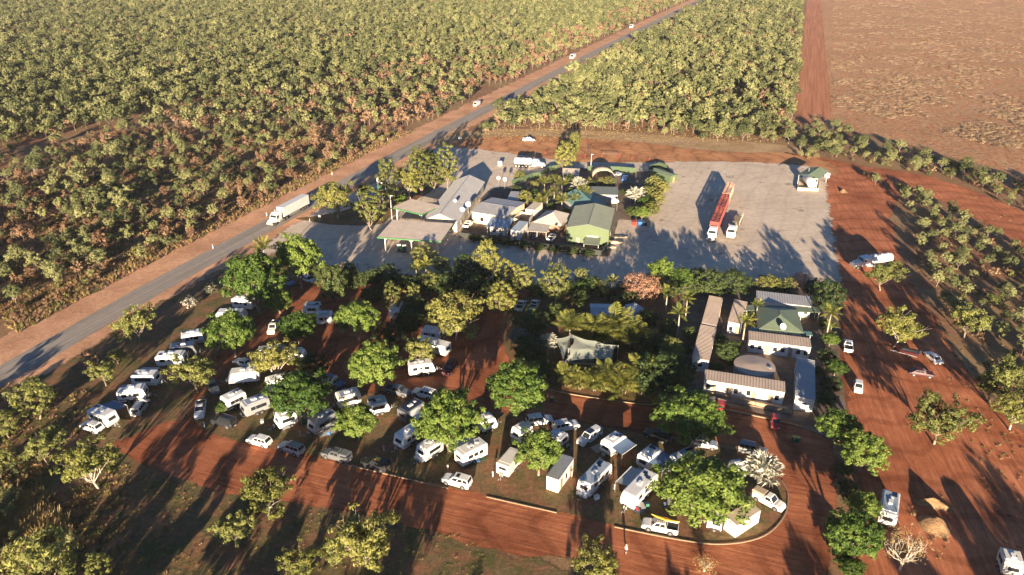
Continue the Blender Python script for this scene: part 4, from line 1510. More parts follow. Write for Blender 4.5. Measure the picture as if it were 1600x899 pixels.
TRIM_W = paint('white_trim', (.66, .66, .63), .5, 0, .1, 1)
DOOR_B = paint('brown_door', (.30, .22, .15), .6, 0, .15, 1)
TIMBER = paint('weathered_timber', (.34, .25, .16), .9, 0, .3, 2)
PAVE = paint('paving', (.36, .27, .20), .9, 0, .25, 2)

def corr(mb, e0, e1, r1, r0, pitch=.55, h=.05, t=.05):
    h = .012 if pitch > .8 else h
    """ribbed roof sheet between eave edge e0-e1 and ridge edge r0-r1, ribs running up the slope"""
    e0, e1, r1, r0 = map(Vector, (e0, e1, r1, r0))
    n = max(2, int((e1 - e0).length / pitch))
    nr = (e1 - e0).cross(r0 - e0).normalized()
    if nr.z < 0:
        nr = -nr
    rings = []
    for i in range(n * 4 + 1):
        a = (i // 4 + (0, .45, .6, .85)[i % 4]) / n if i < n * 4 else 1.0
        k = (0, 0, h, h)[i % 4] if i < n * 4 else 0
        p, q = e0.lerp(e1, a), r0.lerp(r1, a)
        rings.append([p + nr * k, q + nr * k, q - nr * t, p - nr * t])
    mb.loft(rings)
    return mb

def rect3(A, B, C, z):
    a, b, c = P(*A, z), P(*B, z), P(*C, z)
    u = b - a
    L = u.length
    u.normalize()
    v = Vector((-u.y, u.x, 0))
    W = (c - a).dot(v)
    if W < 0:
        a = a + v * W
        W = -W
    return Vector((a.x, a.y, 0)), u, v, L, W

def side_frames(u, v, x0, x1, y0, y1):
    """the four walls by the way they face: corner, direction along, outward normal (local), length"""
    S4 = [((x0, y0), (1, 0), (0, -1), x1 - x0), ((x1, y0), (0, 1), (1, 0), y1 - y0), ((x1, y1), (-1, 0), (0, 1), x1 - x0), ((x0, y1), (0, -1), (-1, 0), y1 - y0)]
    out = {}
    for nm, d in (('S', Vector((0, -1, 0))), ('N', Vector((0, 1, 0))), ('E', Vector((1, 0, 0))), ('W', Vector((-1, 0, 0)))):
        out[nm] = max(S4, key=lambda s: (u * s[2][0] + v * s[2][1]).dot(d))
    return out

def opening(t, sides, side, f, wd, z0, h, kind, mat=None):
    (cx, cy), (dx, dy), (nx, ny), L = sides[side]
    px_, py_ = cx + dx * L * f, cy + dy * L * f
    rz = math.atan2(dy, dx)
    def bx(c_off, s):
        return MB().box((px_ + nx * c_off, py_ + ny * c_off, z0 + h / 2), s, rz)
    if kind == 'window':
        fr = part('window', bx(.02, (wd + .14, .07, h + .14)), TRIM_W, t)
        part('pane', bx(.05, (wd, .04, h)), mat or GLASS, fr)
    elif kind == 'door':
        d = part('door', bx(.03, (wd, .08, h)), mat or DOOR_B, t)
        part('handle', MB().box((px_ + dx * wd * .35 + nx * .09, py_ + dy * wd * .35 + ny * .09, z0 + h * .48), (.12, .06, .06), rz), STEEL, d)
    elif kind == 'roller':
        part('roller_door', bx(.03, (wd, .08, h)), mat or STEEL, t)
    elif kind == 'unit':
        part('air_conditioner', bx(.28, (.8, .5, h)), HATCHW, t)

def building(name, label, A, B, C, eave, ridge, style, wall, roof, over=.35, openings=(), group=None, cat='building', wall_h=None, posts=None, fascia=None, ridge_cap=True, open_sides=False, pitch=.55, base=.06, roof_t=.05):
    o, u, v, L, W = rect3(A, B, C, eave)
    t = thing(name, label, cat, (o.x, o.y, base), math.atan2(u.y, u.x), group)
    x0, x1, y0, y1 = over, L - over, over, W - over
    sides = side_frames(u, v, x0, x1, y0, y1)
    if not open_sides:
        mb = MB()
        if style == 'gable_u':
            rings = [[(x, y0, 0), (x, y1, 0), (x, y1, eave - .06), (x, W / 2, ridge - .08), (x, y0, eave - .06)] for x in (x0, x1)]
            mb.loft(rings)
        elif style == 'gable_v':
            rings = [[(x0, y, 0), (x0, y, eave - .06), (L / 2, y, ridge - .08), (x1, y, eave - .06), (x1, y, 0)] for y in (y0, y1)]
            mb.loft(rings)
        elif style == 'skillion':
            mb.loft([[(x0, y0, 0), (x1, y0, 0), (x1, y1, 0), (x0, y1, 0)], [(x0, y0, eave - .09), (x1, y0, eave - .09), (x1, y1, ridge - .09), (x0, y1, ridge - .09)]])
        else:
            mb.loft([[(x0, y0, 0), (x1, y0, 0), (x1, y1, 0), (x0, y1, 0)], [(x0, y0, eave - .06), (x1, y0, eave - .06), (x1, y1, eave - .06), (x0, y1, eave - .06)]])
        part('wall', mb, wall, t)
    if style == 'gable_u':
        part('roof_slope', corr(MB(), (0, 0, eave), (L, 0, eave), (L, W / 2, ridge), (0, W / 2, ridge), pitch, t=roof_t), roof, t)
        part('roof_slope', corr(MB(), (0, W, eave), (L, W, eave), (L, W / 2, ridge), (0, W / 2, ridge), pitch, t=roof_t), roof, t)
        if ridge_cap:
            part('ridge_cap', MB().loft([[(x, W / 2 - .18, ridge + .03), (x, W / 2, ridge + .09), (x, W / 2 + .18, ridge + .03)] for x in (-.02, L + .02)]), roof, t)
    elif style == 'gable_v':
        part('roof_slope', corr(MB(), (0, 0, eave), (0, W, eave), (L / 2, W, ridge), (L / 2, 0, ridge), pitch, t=roof_t), roof, t)
        part('roof_slope', corr(MB(), (L, 0, eave), (L, W, eave), (L / 2, W, ridge), (L / 2, 0, ridge), pitch, t=roof_t), roof, t)
        if ridge_cap:
            part('ridge_cap', MB().loft([[(L / 2 - .18, y, ridge + .03), (L / 2, y, ridge + .09), (L / 2 + .18, y, ridge + .03)] for y in (-.02, W + .02)]), roof, t)
    elif style == 'skillion':
        part('roof', corr(MB(), (0, 0, eave), (L, 0, eave), (L, W, ridge), (0, W, ridge), pitch, t=roof_t), roof, t)
    elif style == 'hip':
        k = min(L, W) / 2 * .96
        if L >= W:
            r0, r1 = Vector((k, W / 2, ridge)), Vector((L - k, W / 2, ridge))
            S_ = [[(0, 0, eave), (L, 0, eave), r1, r0], [(L, W, eave), (0, W, eave), r0, r1], [(0, W, eave), (0, 0, eave), r0], [(L, 0, eave), (L, W, eave), r1]]
        else:
            r0, r1 = Vector((L / 2, k, ridge)), Vector((L / 2, W - k, ridge))
            S_ = [[(0, W, eave), (0, 0, eave), r0, r1], [(L, 0, eave), (L, W, eave), r1, r0], [(0, 0, eave), (L, 0, eave), r0], [(L, W, eave), (0, W, eave), r1]]
        for q in S_:
            part('roof_slope', MB().slab(q, .08), roof, t)
        part('ridge_cap', MB().tube([r0 + Vector((0, 0, .02)), r1 + Vector((0, 0, .02))], .09, 5), roof, t)
    elif style == 'flat':
        part('roof', corr(MB(), (0, 0, eave), (L, 0, eave), (L, W, eave + .12), (0, W, eave + .12), pitch, t=roof_t), roof, t)
    if fascia is not None:
        f = .34
        for nm, (c, d, n_, l) in {'S': ((0, 0), (1, 0), (0, -1), L), 'N': ((0, W), (1, 0), (0, 1), L), 'E': ((L, 0), (0, 1), (1, 0), W), 'W': ((0, 0), (0, 1), (-1, 0), W)}.items():
            mx, my = c[0] + d[0] * l / 2 + n_[0] * .03, c[1] + d[1] * l / 2 + n_[1] * .03
            part('fascia', MB().box((mx, my, eave - f / 2 + .06), (l if d[0] else .06, l if d[1] else .06, f)), fascia, t)
    if posts:
        for fx, fy in posts:
            x, y = fx * L, fy * W
            part('post', MB().tube([(x, y, 0), (x, y, eave - .04)], .13 if fascia is not None else .06, 8), TRIM_W, t)
            if fascia is not None:
                for s in (-1, 1):
                    if 0 < x + s * 1.6 < L:
                        part('brace', MB().tube([(x, y, eave - 1.7), (x + s * 1.5, y, eave - .12)], .07, 6), TRIM_W, t)
    for op in openings:
        opening(t, sides, *op)
    return t

# ---- roadhouse
cpy = building('fuel_canopy', 'wide flat fuel canopy with green edge on braced white posts, nearest the camp', (589.3, 371.3), (689, 378), (629.4, 345.2), 4.7, 4.8, 'flat', None, R_TAN, 0, (), posts=[(.08, .14), (.5, .14), (.92, .14), (.08, .86), (.5, .86), (.92, .86)], fascia=TRIM_G, open_sides=True, cat='canopy', pitch=.9)
cpy2 = building('shop_canopy', 'smaller tan canopy with green edge beside the tall gum', (612, 324.5), (659, 335.7), (625.6, 308), 4.6, 4.7, 'flat', None, R_TAN, 0, (), posts=[(.08, .12), (.92, .12), (.08, .88), (.92, .88)], fascia=TRIM_G, open_sides=True, cat='canopy', pitch=.9)
main = building('roadhouse', 'long grey gabled roadhouse with white dishes on its roof', (660, 344.6), (715.7, 348), (720, 283), 3.6, 5.9, 'gable_v', W_CREAM, R_GREY, .5, [('S', .25, 1.2, .9, 1.2, 'window'), ('S', .55, 1.1, 0, 2.1, 'door'), ('S', .8, 1.2, .9, 1.2, 'window'), ('E', .15, 1.2, .9, 1.2, 'window'), ('E', .4, 1.2, .9, 1.2, 'window'), ('E', .7, 1.0, 0, 2.1, 'door')])
building('roadhouse_wing', 'grey low-gabled wing with cream wall beside the long roadhouse', (734.6, 331), (791, 340), (756, 307), 3.6, 4.3, 'gable_u', W_CREAM, R_GREY, .4, [('S', .3, 1.2, .9, 1.2, 'window'), ('S', .7, 1.0, 0, 2.1, 'door')])
building('verandah', 'pale blue iron verandah in front of the roadhouse wing', (759, 354), (794, 357), (769, 340), 2.9, 3.2, 'skillion', W_WHITE, R_BLUE, 1.0, [('S', .3, .9, .9, 1.0, 'window'), ('S', .7, .9, 0, 2.0, 'door')], posts=[(.05, .06), (.5, .06), (.95, .06)])
building('utility_shed', 'small pale flat-roofed shed right of the blue verandah', (797, 360), (812, 362), (801, 345), 2.9, 3.1, 'skillion', W_WHITE, R_BLUE, .15, [('S', .5, .8, 0, 2.0, 'door'), ('E', .5, .8, .9, .9, 'window')])
# walled service yard
def yard_walls(label, pts, z, h, mat, name='wall', cat='wall', th=.18):
    ps = [P(x, y, z) for x, y in pts]
    c = sum(ps, Vector()) / len(ps)
    t = thing(name, label, cat, (c.x, c.y, .06))
    for a, b in zip(ps, ps[1:]):
        m = (a + b) / 2 - c
        d = b - a
        part('wall_panel', MB().box((m.x, m.y, h / 2), (d.length, th, h), math.atan2(d.y, d.x)), mat, t)
    return t
yard_walls('low cream walled yard between verandah and hip-roofed house', [(803, 340), (813, 331), (833, 334), (821, 349), (803, 340.2)], 2.0, 2.0, W_CREAM)
building('staff_house', 'tan hip-roofed house beside the green shed', (833, 347), (878, 354), (850, 329), 2.8, 5.0, 'hip', W_BRICK, R_PALE, .4, [('S', .5, 1.2, .9, 1.1, 'window'), ('E', .5, 1.2, .9, 1.1, 'window')])
building('carport', 'flat grey carport with parked cars in front of the tan house', (823, 361.5), (854.6, 364), (834, 348), 2.5, 2.6, 'flat', None, R_PALE, 0, (), posts=[(.05, .05), (.5, .05), (.95, .05), (.05, .95), (.95, .95)], open_sides=True, cat='carport')
building('green_shed', 'big green workshop shed with grey-green gabled roof', (884.6, 356), (952.5, 361), (908, 323), 5.0, 6.4, 'gable_v', W_GREEN, R_MID, .12, [('S', .28, 1.0, 0, 2.1, 'door'), ('S', .62, 3.2, 0, 3.0, 'roller'), ('E', .3, 1.2, 1.6, 1.0, 'window')], cat='shed')
building('lean_to', 'small grey shade awning against the front of the green shed', (911, 382), (936, 384), (915, 371), 2.3, 2.7, 'skillion', None, R_MID, 0, (), posts=[(.05, .05), (.95, .05), (.05, .95), (.95, .95)], open_sides=True, cat='awning')
building('teal_house', 'teal-roofed house behind the green shed', (899, 327), (950, 322.5), (922, 302), 3.2, 5.2, 'gable_v', W_GREY, R_TEAL, .3, [('S', .5, 1.2, .9, 1.1, 'window'), ('E', .5, 1.0, 0, 2.1, 'door')])
building('store_shed', 'flat grey-green store at the back of the teal-roofed house', (921, 304), (966, 305.5), (922, 292), 3.0, 3.2, 'flat', W_GREY, R_MID, .2, [('E', .5, 1.2, .9, 1.1, 'window')], cat='shed')
building('laundry_hut', 'small grey hut roof left of the white garden palm', (792, 312), (811, 313), (795, 300), 2.6, 2.8, 'skillion', W_GREY, R_GREY, .15, [('S', .5, .8, 0, 2.0, 'door')], cat='hut')
building('cool_room', 'white box of a cool room below the garden palms', (821, 327), (835, 329), (828, 315), 2.8, 2.9, 'flat', W_WHITE, R_PALE, .05, [('S', .5, .9, 0, 2.0, 'door')], cat='cool room')
building('rear_dwelling', 'low pinkish tent-roofed dwelling at the back fence', (878, 272), (905, 273), (881, 262), 2.4, 3.2, 'gable_u', W_WHITE, R_PALE, .3, [('S', .4, 1.0, .8, 1.0, 'window')])
building('workers_donga', 'low green-roofed hut at the far right corner of the garden', (1015, 266), (1047, 277), (1019, 260), 2.4, 2.8, 'gable_u', W_GREEN, R_GREEN, .2, [('S', .5, .9, 0, 2.0, 'door')], cat='hut')

# arched shade tent
def arched(label, A, B, C, h, mat):
    o, u, v, L, W = rect3(A, B, C, .0)
    t = thing('dome_shelter', label, 'shelter', (o.x, o.y, .06), math.atan2(u.y, u.x))
    rings = []
    for i in range(9):
        a = math.pi * i / 8
        x = L / 2 - L / 2 * math.cos(a)
        z = h * math.sin(a) ** .7
        rings.append([(x, 0, z), (x, W, z), (x, W, z + .06), (x, 0, z + .06)])
    part('cover', MB().loft(rings), mat, t, True)
    for y in (.05, W / 2, W - .05):
        part('hoop', MB().tube([(L / 2 - L / 2 * math.cos(math.pi * i / 8), y, h * math.sin(math.pi * i / 8) ** .7 - .04) for i in range(9)], .04, 5), STEEL, t)
    return t
arched('tan arched dome shelter beside the blue ute', (926, 281), (960, 281), (928, 271), 3.4, CANVAS_T)

def dish(label, x, y, z, r, base_z, mat=None):
    p = P(x, y, z)
    t = thing('satellite_dish', label, 'satellite dish', (p.x, p.y, base_z))
    pole = z - base_z
    part('mast', MB().tube([(0, 0, -.1), (0, 0, pole)], .06, 6), STEEL, t)
    rings = []
    for k in range(5):
        rr = r * k / 4
        rings.append((rr, .35 * (rr / r) ** 2 * r))
    mb = MB()
    vs, fs = [], []
    n = 16
    ax = Vector((.25, -.75, .55)).normalized()
    e1 = ax.cross(Vector((0, 0, 1))).normalized()
    e2 = ax.cross(e1)
    vs.append(Vector((0, 0, pole)))
    for rr, dz in rings[1:]:
        for i in range(n):
            a = 2 * math.pi * i / n
            vs.append(Vector((0, 0, pole)) + e1 * rr * math.cos(a) + e2 * rr * math.sin(a) + ax * dz)
    for i in range(n):
        fs.append((0, 1 + i, 1 + (i + 1) % n))
    for k in range(3):
        for i in range(n):
            fs.append((1 + k * n + i, 1 + (k + 1) * n + i, 1 + (k + 1) * n + (i + 1) % n, 1 + k * n + (i + 1) % n))
    part('reflector', mb.add(vs, fs), mat or WHITE, t, True)
    part('feed_arm', MB().tube([Vector((0, 0, pole)) + e2 * r * .9, Vector((0, 0, pole)) + ax * r * .9], .025, 4), STEEL, t)
    part('feed', MB().box(Vector((0, 0, pole)) + ax * r * .9, (.12, .12, .12)), STEEL, t)
    return t
dish('large white dish in the middle of the roadhouse roof, rightmost of three', 731, 320, 5.6, .85, 4.0)
dish('white dish near the near gable of the roadhouse, lowest of three', 722, 328, 5.2, .75, 3.8)
dish('smaller white dish high on the ridge side of the roadhouse, leftmost of three', 711, 314.5, 6.2, .5, 5.2)
dish('white dish on a pole behind the roadhouse, left of a pair', 778.5, 279, 3.6, .7, .06)
dish('white dish on a pole behind the roadhouse, right of a pair', 788.5, 281, 3.8, .7, .06)
dish('white dish in the middle of the green hip roof', 1222.5, 511, 4.2, .75, 3.5)
dish('white dish at the corner between teal house and white fan palm', 964.5, 315, 3.2, .5, .06)

# fuel pumps under the canopy
for i, (x, y, lab) in enumerate(((624, 394, 'dark green fuel pump under the wide canopy, left of a pair'), (632, 395, 'dark green fuel pump under the wide canopy, right of a pair'))):
    p = P(x, y)
    t = thing('fuel_pump', lab, 'fuel pump', (p.x, p.y, .07), .2)
    part('plinth', MB().box((0, 0, .09), (1.6, 1.1, .18)), M_conc, t)
    part('cabinet', MB().box((0, 0, 1.1), (.95, .55, 1.84)), CANVAS_GR, t)
    part('screen', MB().box((0, -.285, 1.5), (.6, .02, .4)), GLASS, t)
    part('top_sign', MB().box((0, 0, 2.15), (1.05, .5, .25)), TRIM_W, t)
    part('hose', MB().tube([(.5, -.1, 1.6), (.75, -.2, .9), (.55, -.2, .5), (.5, -.1, 1.2)], .03, 5), PLAST, t)

# hedged fence of the roadhouse yard: dark mesh panels on posts
def fence(label, pts, h, mat, name='fence', post=2.5, panel_name='panel', th=.04):
    ps = [P(x, y) for x, y in pts]
    c = sum(ps, Vector()) / len(ps)
    t = thing(name, label, 'fence', (c.x, c.y, .06))
    for a, b in zip(ps, ps[1:]):
        d = b - a
        k = max(1, round(d.length / post))
        for i in range(k):
            m = a + d * (i + .5) / k - c
            part(panel_name, MB().box((m.x, m.y, h / 2), (d.length / k - .08, th, h - .06), math.atan2(d.y, d.x)), mat, t)
        for i in range(k + 1):
            m = a + d * i / k - c
            part('post', MB().tube([(m.x, m.y, 0), (m.x, m.y, h + .08)], .05, 5), DARKM, t)
    return t
FENCE_G = paint('green_cloth', (.06, .095, .045), .8, 0, .2, 2)
DK_MESH = paint('dark_mesh', (.03, .035, .03), .8, 0, .2, 3)
fence('dark mesh fence along the front of the roadhouse yard', [(718, 372), (780, 380), (850, 390), (940, 401), (948, 388)], 1.7, DK_MESH)
fence('green shade-cloth fence curving round the back left of the garden', [(800, 290), (818, 284), (832, 279), (846, 277), (858, 268), (872, 266)], 2.0, FENCE_G)
fence('straight green shade-cloth fence along the back of the garden', [(918, 268), (945, 268), (970, 269), (994, 271)], 2.0, FENCE_G)
fence('green fence round the far right corner of the garden', [(1014, 267), (1030, 262), (1042, 266), (1049, 277)], 2.0, FENCE_G)
fence('low brown fence in front of the cabins', [(1098, 617), (1140, 626), (1180, 635), (1238, 648)], .9, TIMBER, post=1.8)
fence('dark pool fence around the shaded pool', [(872, 578), (905, 583), (950, 581), (965, 562), (962, 545)], 1.3, DK_MESH)

# posts, rails and bollards along the service track
for i, (x, y, hh) in enumerate(((852, 241, 1.3), (914, 247, 1.6), (919, 243, 4.0), (987, 249, 1.2), (1014, 251, 1.2), (781, 218, 1.6))):
    p = P(x, y)
    t = thing('bollard', ('red post on the service track, first left of the tall tree', 'short red post right of the tall tree', 'tall thin pole on the service track right of the tall tree', 'red post on the service track right of the hitching rail', 'rightmost red post on the service track', 'dark marker post at the bush corner by the highway')[i], 'post', (p.x, p.y, .05))
    part('shaft', MB().tube([(0, 0, -.1), (0, 0, hh)], .12, 6), REDP if i not in (2, 5) else DARKM, t)
    part('cap', MB().tube([(0, 0, hh), (0, 0, hh + .1)], [.15, .06], 6), DARKM, t)
a, b = P(940, 246), P(967, 247)
t = thing('hitching_rail', 'dark height rail between two posts on the service track', 'rail', ((a + b) / 2)[:2] + (.05,) if False else (((a + b) / 2).x, ((a + b) / 2).y, .05), math.atan2(b.y - a.y, b.x - a.x))
l_ = (b - a).length
for s in (-1, 1):
    part('post', MB().tube([(s * l_ / 2, 0, 0), (s * l_ / 2, 0, 1.6)], .12, 6), REDP, t)
part('rail', MB().box((0, 0, 1.55), (l_, .14, .18)), DARKM, t)

# fuel depot
depot = building('fuel_depot', 'green gabled fuel depot roof over a white tank at the right of the forecourt', (1246, 274), (1279, 280), (1247, 259), 4.2, 5.0, 'gable_v', None, R_GREEN, 0, (), posts=[(.05, .05), (.95, .05), (.05, .95), (.95, .95)], open_sides=True, cat='depot')
p = P(1263.5, 292)
t = thing('fuel_tank', 'white horizontal fuel tank with domed ends in a bund', 'tank', (p.x, p.y, .06), R(84))
part('vessel', MB().tube([(-4.2, 0, 2.0), (-4.1, 0, 2.0), (-3.8, 0, 2.0), (3.8, 0, 2.0), (4.1, 0, 2.0), (4.2, 0, 2.0)], [.5, 1.2, 1.5, 1.5, 1.2, .5], 20), WHITE, t, True)
for x in (-2.5, 2.5):
    part('saddle', MB().box((x, 0, .4), (.4, 2.4, .8)), M_conc, t)
part('ladder', MB().tube([(-1, -1.6, .1), (-1, -1.5, 3.5), (-1, -1.0, 3.9)], .05, 5), STEEL, t)
part('vent', MB().tube([(3.0, 0, 3.4), (3.0, 0, 5.9)], .08, 6), STEEL, t)
yard_walls('pale low bund wall around the white fuel tank', [(1246, 298), (1278, 299), (1279, 284), (1248, 282), (1246, 297.8)], .0, 1.0, W_CREAM, 'bund_wall')
for (x, y, lab) in ((1291.5, 278, 'white box cabinet standing right of the fuel depot'), (1048, 280, 'white box cabinet at the right corner of the garden fence'), (781, 259, 'white open crate box standing behind the roadhouse')):
    p = P(x, y)
    t = thing('cabinet', lab, 'cabinet', (p.x, p.y, .06), .2)
    part('case', MB().box((0, 0, .85), (1.5, 1.2, 1.6)), WHITE, t)
    part('lid', MB().box((0, 0, 1.70), (1.6, 1.3, .1)), HATCHW, t)
    part('door', MB().box((0, -.62, .85), (1.1, .04, 1.3)), TRIM_W, t)

# bins and timber heaps by the green shed
for x, y, m, lab in ((991, 352, REDP, 'red skip bin beside the garden hedge'), (1000, 352, BLUE, 'blue skip bin in the middle of the three by the hedge'), (1008, 352, NAVY, 'dark blue skip bin at the right end of the three by the hedge')):
    p = P(x, y)
    t = thing('skip_bin', lab, 'bin', (p.x, p.y, .06), R(80))
    part('tub', MB().loft([[(-.8, -.5, .1), (.8, -.5, .1), (.8, .5, .1), (-.8, .5, .1)], [(-1.0, -.62, 1.2), (1.0, -.62, 1.2), (1.0, .62, 1.2), (-1.0, .62, 1.2)]]), m, t)
    part('lid', MB().box((0, 0, 1.26), (2.05, 1.3, .08)), m, t)
    for s in (-1, 1):
        part('caster', MB().tube([(s * .6, -.4, .1), (s * .6, .4, .1)], .1, 6), PLAST, t)
rnd = random.Random(3)
for x, y, n, lab in ((962, 380, 9, 'long timber stack on the ground right of the green shed'), (950, 388, 6, 'short timber stack at the front corner of the green shed'), (968, 372, 6, 'pallet heap by the side wall of the green shed')):
    p = P(x, y)
    t = thing('timber_stack', lab, 'timber', (p.x, p.y, .06), R(8 + rnd.uniform(-10, 10)))
    for k in range(n):
        part('plank', MB().box((rnd.uniform(-.4, .4), (k % 3 - 1) * .42, .12 + (k // 3) * .2), (rnd.uniform(2.5, 4.2), .36, .16), rnd.uniform(-.06, .06)), TIMBER if k % 3 else W_CREAM, t)

# ---- cabins
def cab_ops(side, n, doors):
    out = []
    for i in range(n):
        f = (i + .5) / n
        out.append((side, f, .8, 0.1, 2.0, 'door') if i in doors else (side, f, .8, .95, .95, 'window'))
    return out
CG = 'transportable cabins around the courtyard'
building('cabin', 'brown-roofed white cabin, upper of the two in line at the left', (1096, 506), (1108, 463), (1120, 508.5), 2.9, 3.05, 'skillion', W_WHITE, R_BROWN, .12, cab_ops('E', 6, (1, 4)) + [('S', .5, .8, 1.2, .7, 'window')], CG, 'cabin')
building('cabin', 'brown-roofed white cabin, lower of the two in line at the left', (1081, 560), (1094.7, 508.5), (1109, 562), 2.9, 3.05, 'skillion', W_WHITE, R_BROWN, .12, cab_ops('E', 6, (1, 4)) + [('S', .5, .8, 1.2, .7, 'window')], CG, 'cabin')
building('cabin', 'short brown-roofed white cabin at the upper left of the courtyard', (1137, 504), (1147, 469), (1160, 505), 2.9, 3.05, 'skillion', W_WHITE, R_BROWN, .12, cab_ops('S', 2, (1,)), CG, 'cabin')
building('cabin', 'long grey-roofed cabin at the back of the courtyard', (1182, 470), (1269, 480), (1184, 456), 3.0, 3.2, 'skillion', W_WHITE, R_GREY, .12, cab_ops('S', 6, (1, 4)), CG, 'cabin')
building('walkway_roof', 'grey-green verandah roof linking the back cabin and the hip-roofed house', (1165, 486), (1283, 489), (1168, 478), 2.7, 2.8, 'flat', None, R_GREEN, 0, (), posts=[(.02, .1), (.25, .1), (.5, .1), (.75, .1), (.98, .1), (.98, .9)], open_sides=True, cat='verandah')
building('camp_kitchen', 'green hip-roofed house in the cabin courtyard', (1186, 514), (1256, 521), (1188, 479), 3.0, 4.6, 'hip', W_WHITE, R_GREEN, .5, [('S', .3, 1.2, .9, 1.1, 'window'), ('E', .5, 1.0, 0, 2.1, 'door')])
building('cabin', 'long brown-roofed white cabin in front of the hip-roofed house', (1170, 532), (1268, 544), (1172, 519), 2.9, 3.1, 'skillion', W_WHITE, R_BROWN, .12, cab_ops('S', 8, (2, 5)), CG, 'cabin')
building('walkway_roof', 'narrow teal shade roof between hip-roofed house and long cabin', (1172, 518), (1270, 525), (1173, 513), 2.6, 2.7, 'flat', None, R_TEAL, 0, (), posts=[(.02, .5), (.33, .5), (.66, .5), (.98, .5)], open_sides=True, cat='shade roof')
building('cabin', 'grey-roofed white cabin along the right side of the courtyard', (1242, 620), (1244, 559), (1274, 622), 2.9, 3.05, 'skillion', W_WHITE, R_GREY, .12, cab_ops('W', 6, (1, 4)) + [('S', .5, .7, 1.4, .5, 'window')], CG, 'cabin')
fc = building('cabin', 'long brown-roofed white cabin with doors and windows facing the red road', (1099.5, 594), (1227, 614), (1101, 579), 2.9, 3.1, 'skillion', W_WHITE, R_BROWN, .12, [('S', .06, .75, .9, 1.1, 'window'), ('S', .14, .8, .1, 2.0, 'door'), ('S', .33, .8, .1, 2.0, 'door'), ('S', .41, .75, .9, 1.1, 'window'), ('S', .57, .75, .9, 1.1, 'window'), ('S', .64, .8, .1, 2.0, 'door'), ('S', .84, .8, .1, 2.0, 'door'), ('S', .92, .75, .9, 1.1, 'window')], CG, 'cabin')
a, b = P(1098, 613), P(1232, 639)
d = (b - a).normalized()
nrm = Vector((d.y, -d.x, 0))
m = (a + b) / 2 + nrm * .7
t = thing('deck', 'brown timber deck along the front of the long cabin', 'deck', (m.x, m.y, .06), math.atan2(d.y, d.x))
nb = 8
for i in range(nb):
    part('board', MB().box((0, -1.1 + 2.2 * (i + .5) / nb, .16), ((b - a).length, 2.2 / nb - .02, .06)), PAVE, t)
part('bearer', MB().box((0, 0, .065), ((b - a).length - .2, 1.9, .13)), TIMBER, t)
# round water tank
p = P(1179, 571, 2.5)
t = thing('water_tank', 'round brown-topped water tank in the cabin courtyard', 'tank', (p.x, p.y, .06))
part('shell', MB().tube([(0, 0, 0), (0, 0, 2.35)], 3.9, 36), R_GREY, t)
part('lid', MB().tube([(0, 0, 2.35), (0, 0, 2.45), (0, 0, 2.75)], [4.0, 4.0, .3], 36), R_BROWN, t)
part('hatch', MB().box((2.6, -1.2, 2.68), (.6, .6, .2), .4), STEEL, t)
# blue-roofed shed by the pool garden and its cross gable
building('amenities_block', 'low blue-grey shed behind the pool palms, left wing', (923, 494), (962, 495), (926, 475), 2.9, 3.4, 'gable_u', W_GREY, R_BLUE, .3, [('S', .3, .8, 0, 2.0, 'door'), ('S', .7, .8, .9, .9, 'window')], cat='shed')
building('amenities_wing', 'blue-grey gabled shed end behind the pool palms, right wing', (963, 497), (992, 503), (971, 475), 2.9, 3.8, 'gable_v', W_GREY, R_BLUE, .3, [('S', .5, .8, 0, 2.0, 'door')], cat='shed')

# shade sails over the pool
def sail(label, pts, mat):
    ps = [P(x, y, z) for x, y, z in pts]
    c = sum(ps, Vector()) / len(ps)
    t = thing('shade_sail', label, 'shade sail', (c.x, c.y, .05))
    n = len(ps)
    m = 6
    vs, fs = [c.copy()], []
    ring_prev = None
    for k in range(1, m + 1):
        ring = []
        for i in range(n):
            a, b = ps[i], ps[(i + 1) % n]
            for j in range(6):
                q = a.lerp(b, j / 6)
                inn = (c - q) * (.14 * math.sin(math.pi * j / 6))
                q = q + inn
                w_ = c.lerp(q, k / m)
                w_.z -= .5 * math.sin(math.pi * k / m) * .4
                ring.append(w_)
        base = len(vs)
        vs += ring
        N_ = len(ring)
        for i in range(N_):
            if k == 1:
                fs.append((0, base + i, base + (i + 1) % N_))
            else:
                fs.append((base - N_ + i, base + i, base + (i + 1) % N_, base - N_ + (i + 1) % N_))
    off = Vector((c.x, c.y, .05))
    part('cloth', MB().add([v - off for v in vs], fs), mat, t, True)
    for q in ps:
        part('mast', MB().tube([(q.x - c.x, q.y - c.y, -.05), (q.x - c.x, q.y - c.y, q.z)], .07, 6), STEEL, t)
    return t
SAIL = paint('sail_cloth', (.25, .27, .22), .9, 0, .1, .5)
sail('large pale grey-green shade sail over the pool', [(896, 524, 4.6), (930, 533, 4.2), (966, 540, 3.6), (957, 562, 3.2), (883, 565, 3.4), (889, 545, 4.4)], SAIL)
sail('small narrow shade sail left of the large one at the pool', [(867, 529, 3.6), (894, 523, 4.6), (888, 544, 4.4), (880, 564, 3.4)], SAIL)
# the pool
pq = [P(x, y) for x, y in ((886, 568), (950, 572), (958, 550), (898, 545))]
M_water = paint('pool_water', (.02, .10, .16), .05)
c = sum(pq, Vector()) / 4
t = thing('swimming_pool', 'dark blue swimming pool under the shade sails', 'pool', (c.x, c.y, .06))
part('water', MB().slab([q - c + Vector((0, 0, .12)) for q in pq], .1), M_water, t)
for i in range(4):
    a, b = pq[i] - c, pq[(i + 1) % 4] - c
    d = b - a
    mid = (a + b) / 2
    part('coping', MB().box((mid.x, mid.y, .10), (d.length + .4, .4, .2), math.atan2(d.y, d.x)), W_CREAM, t)

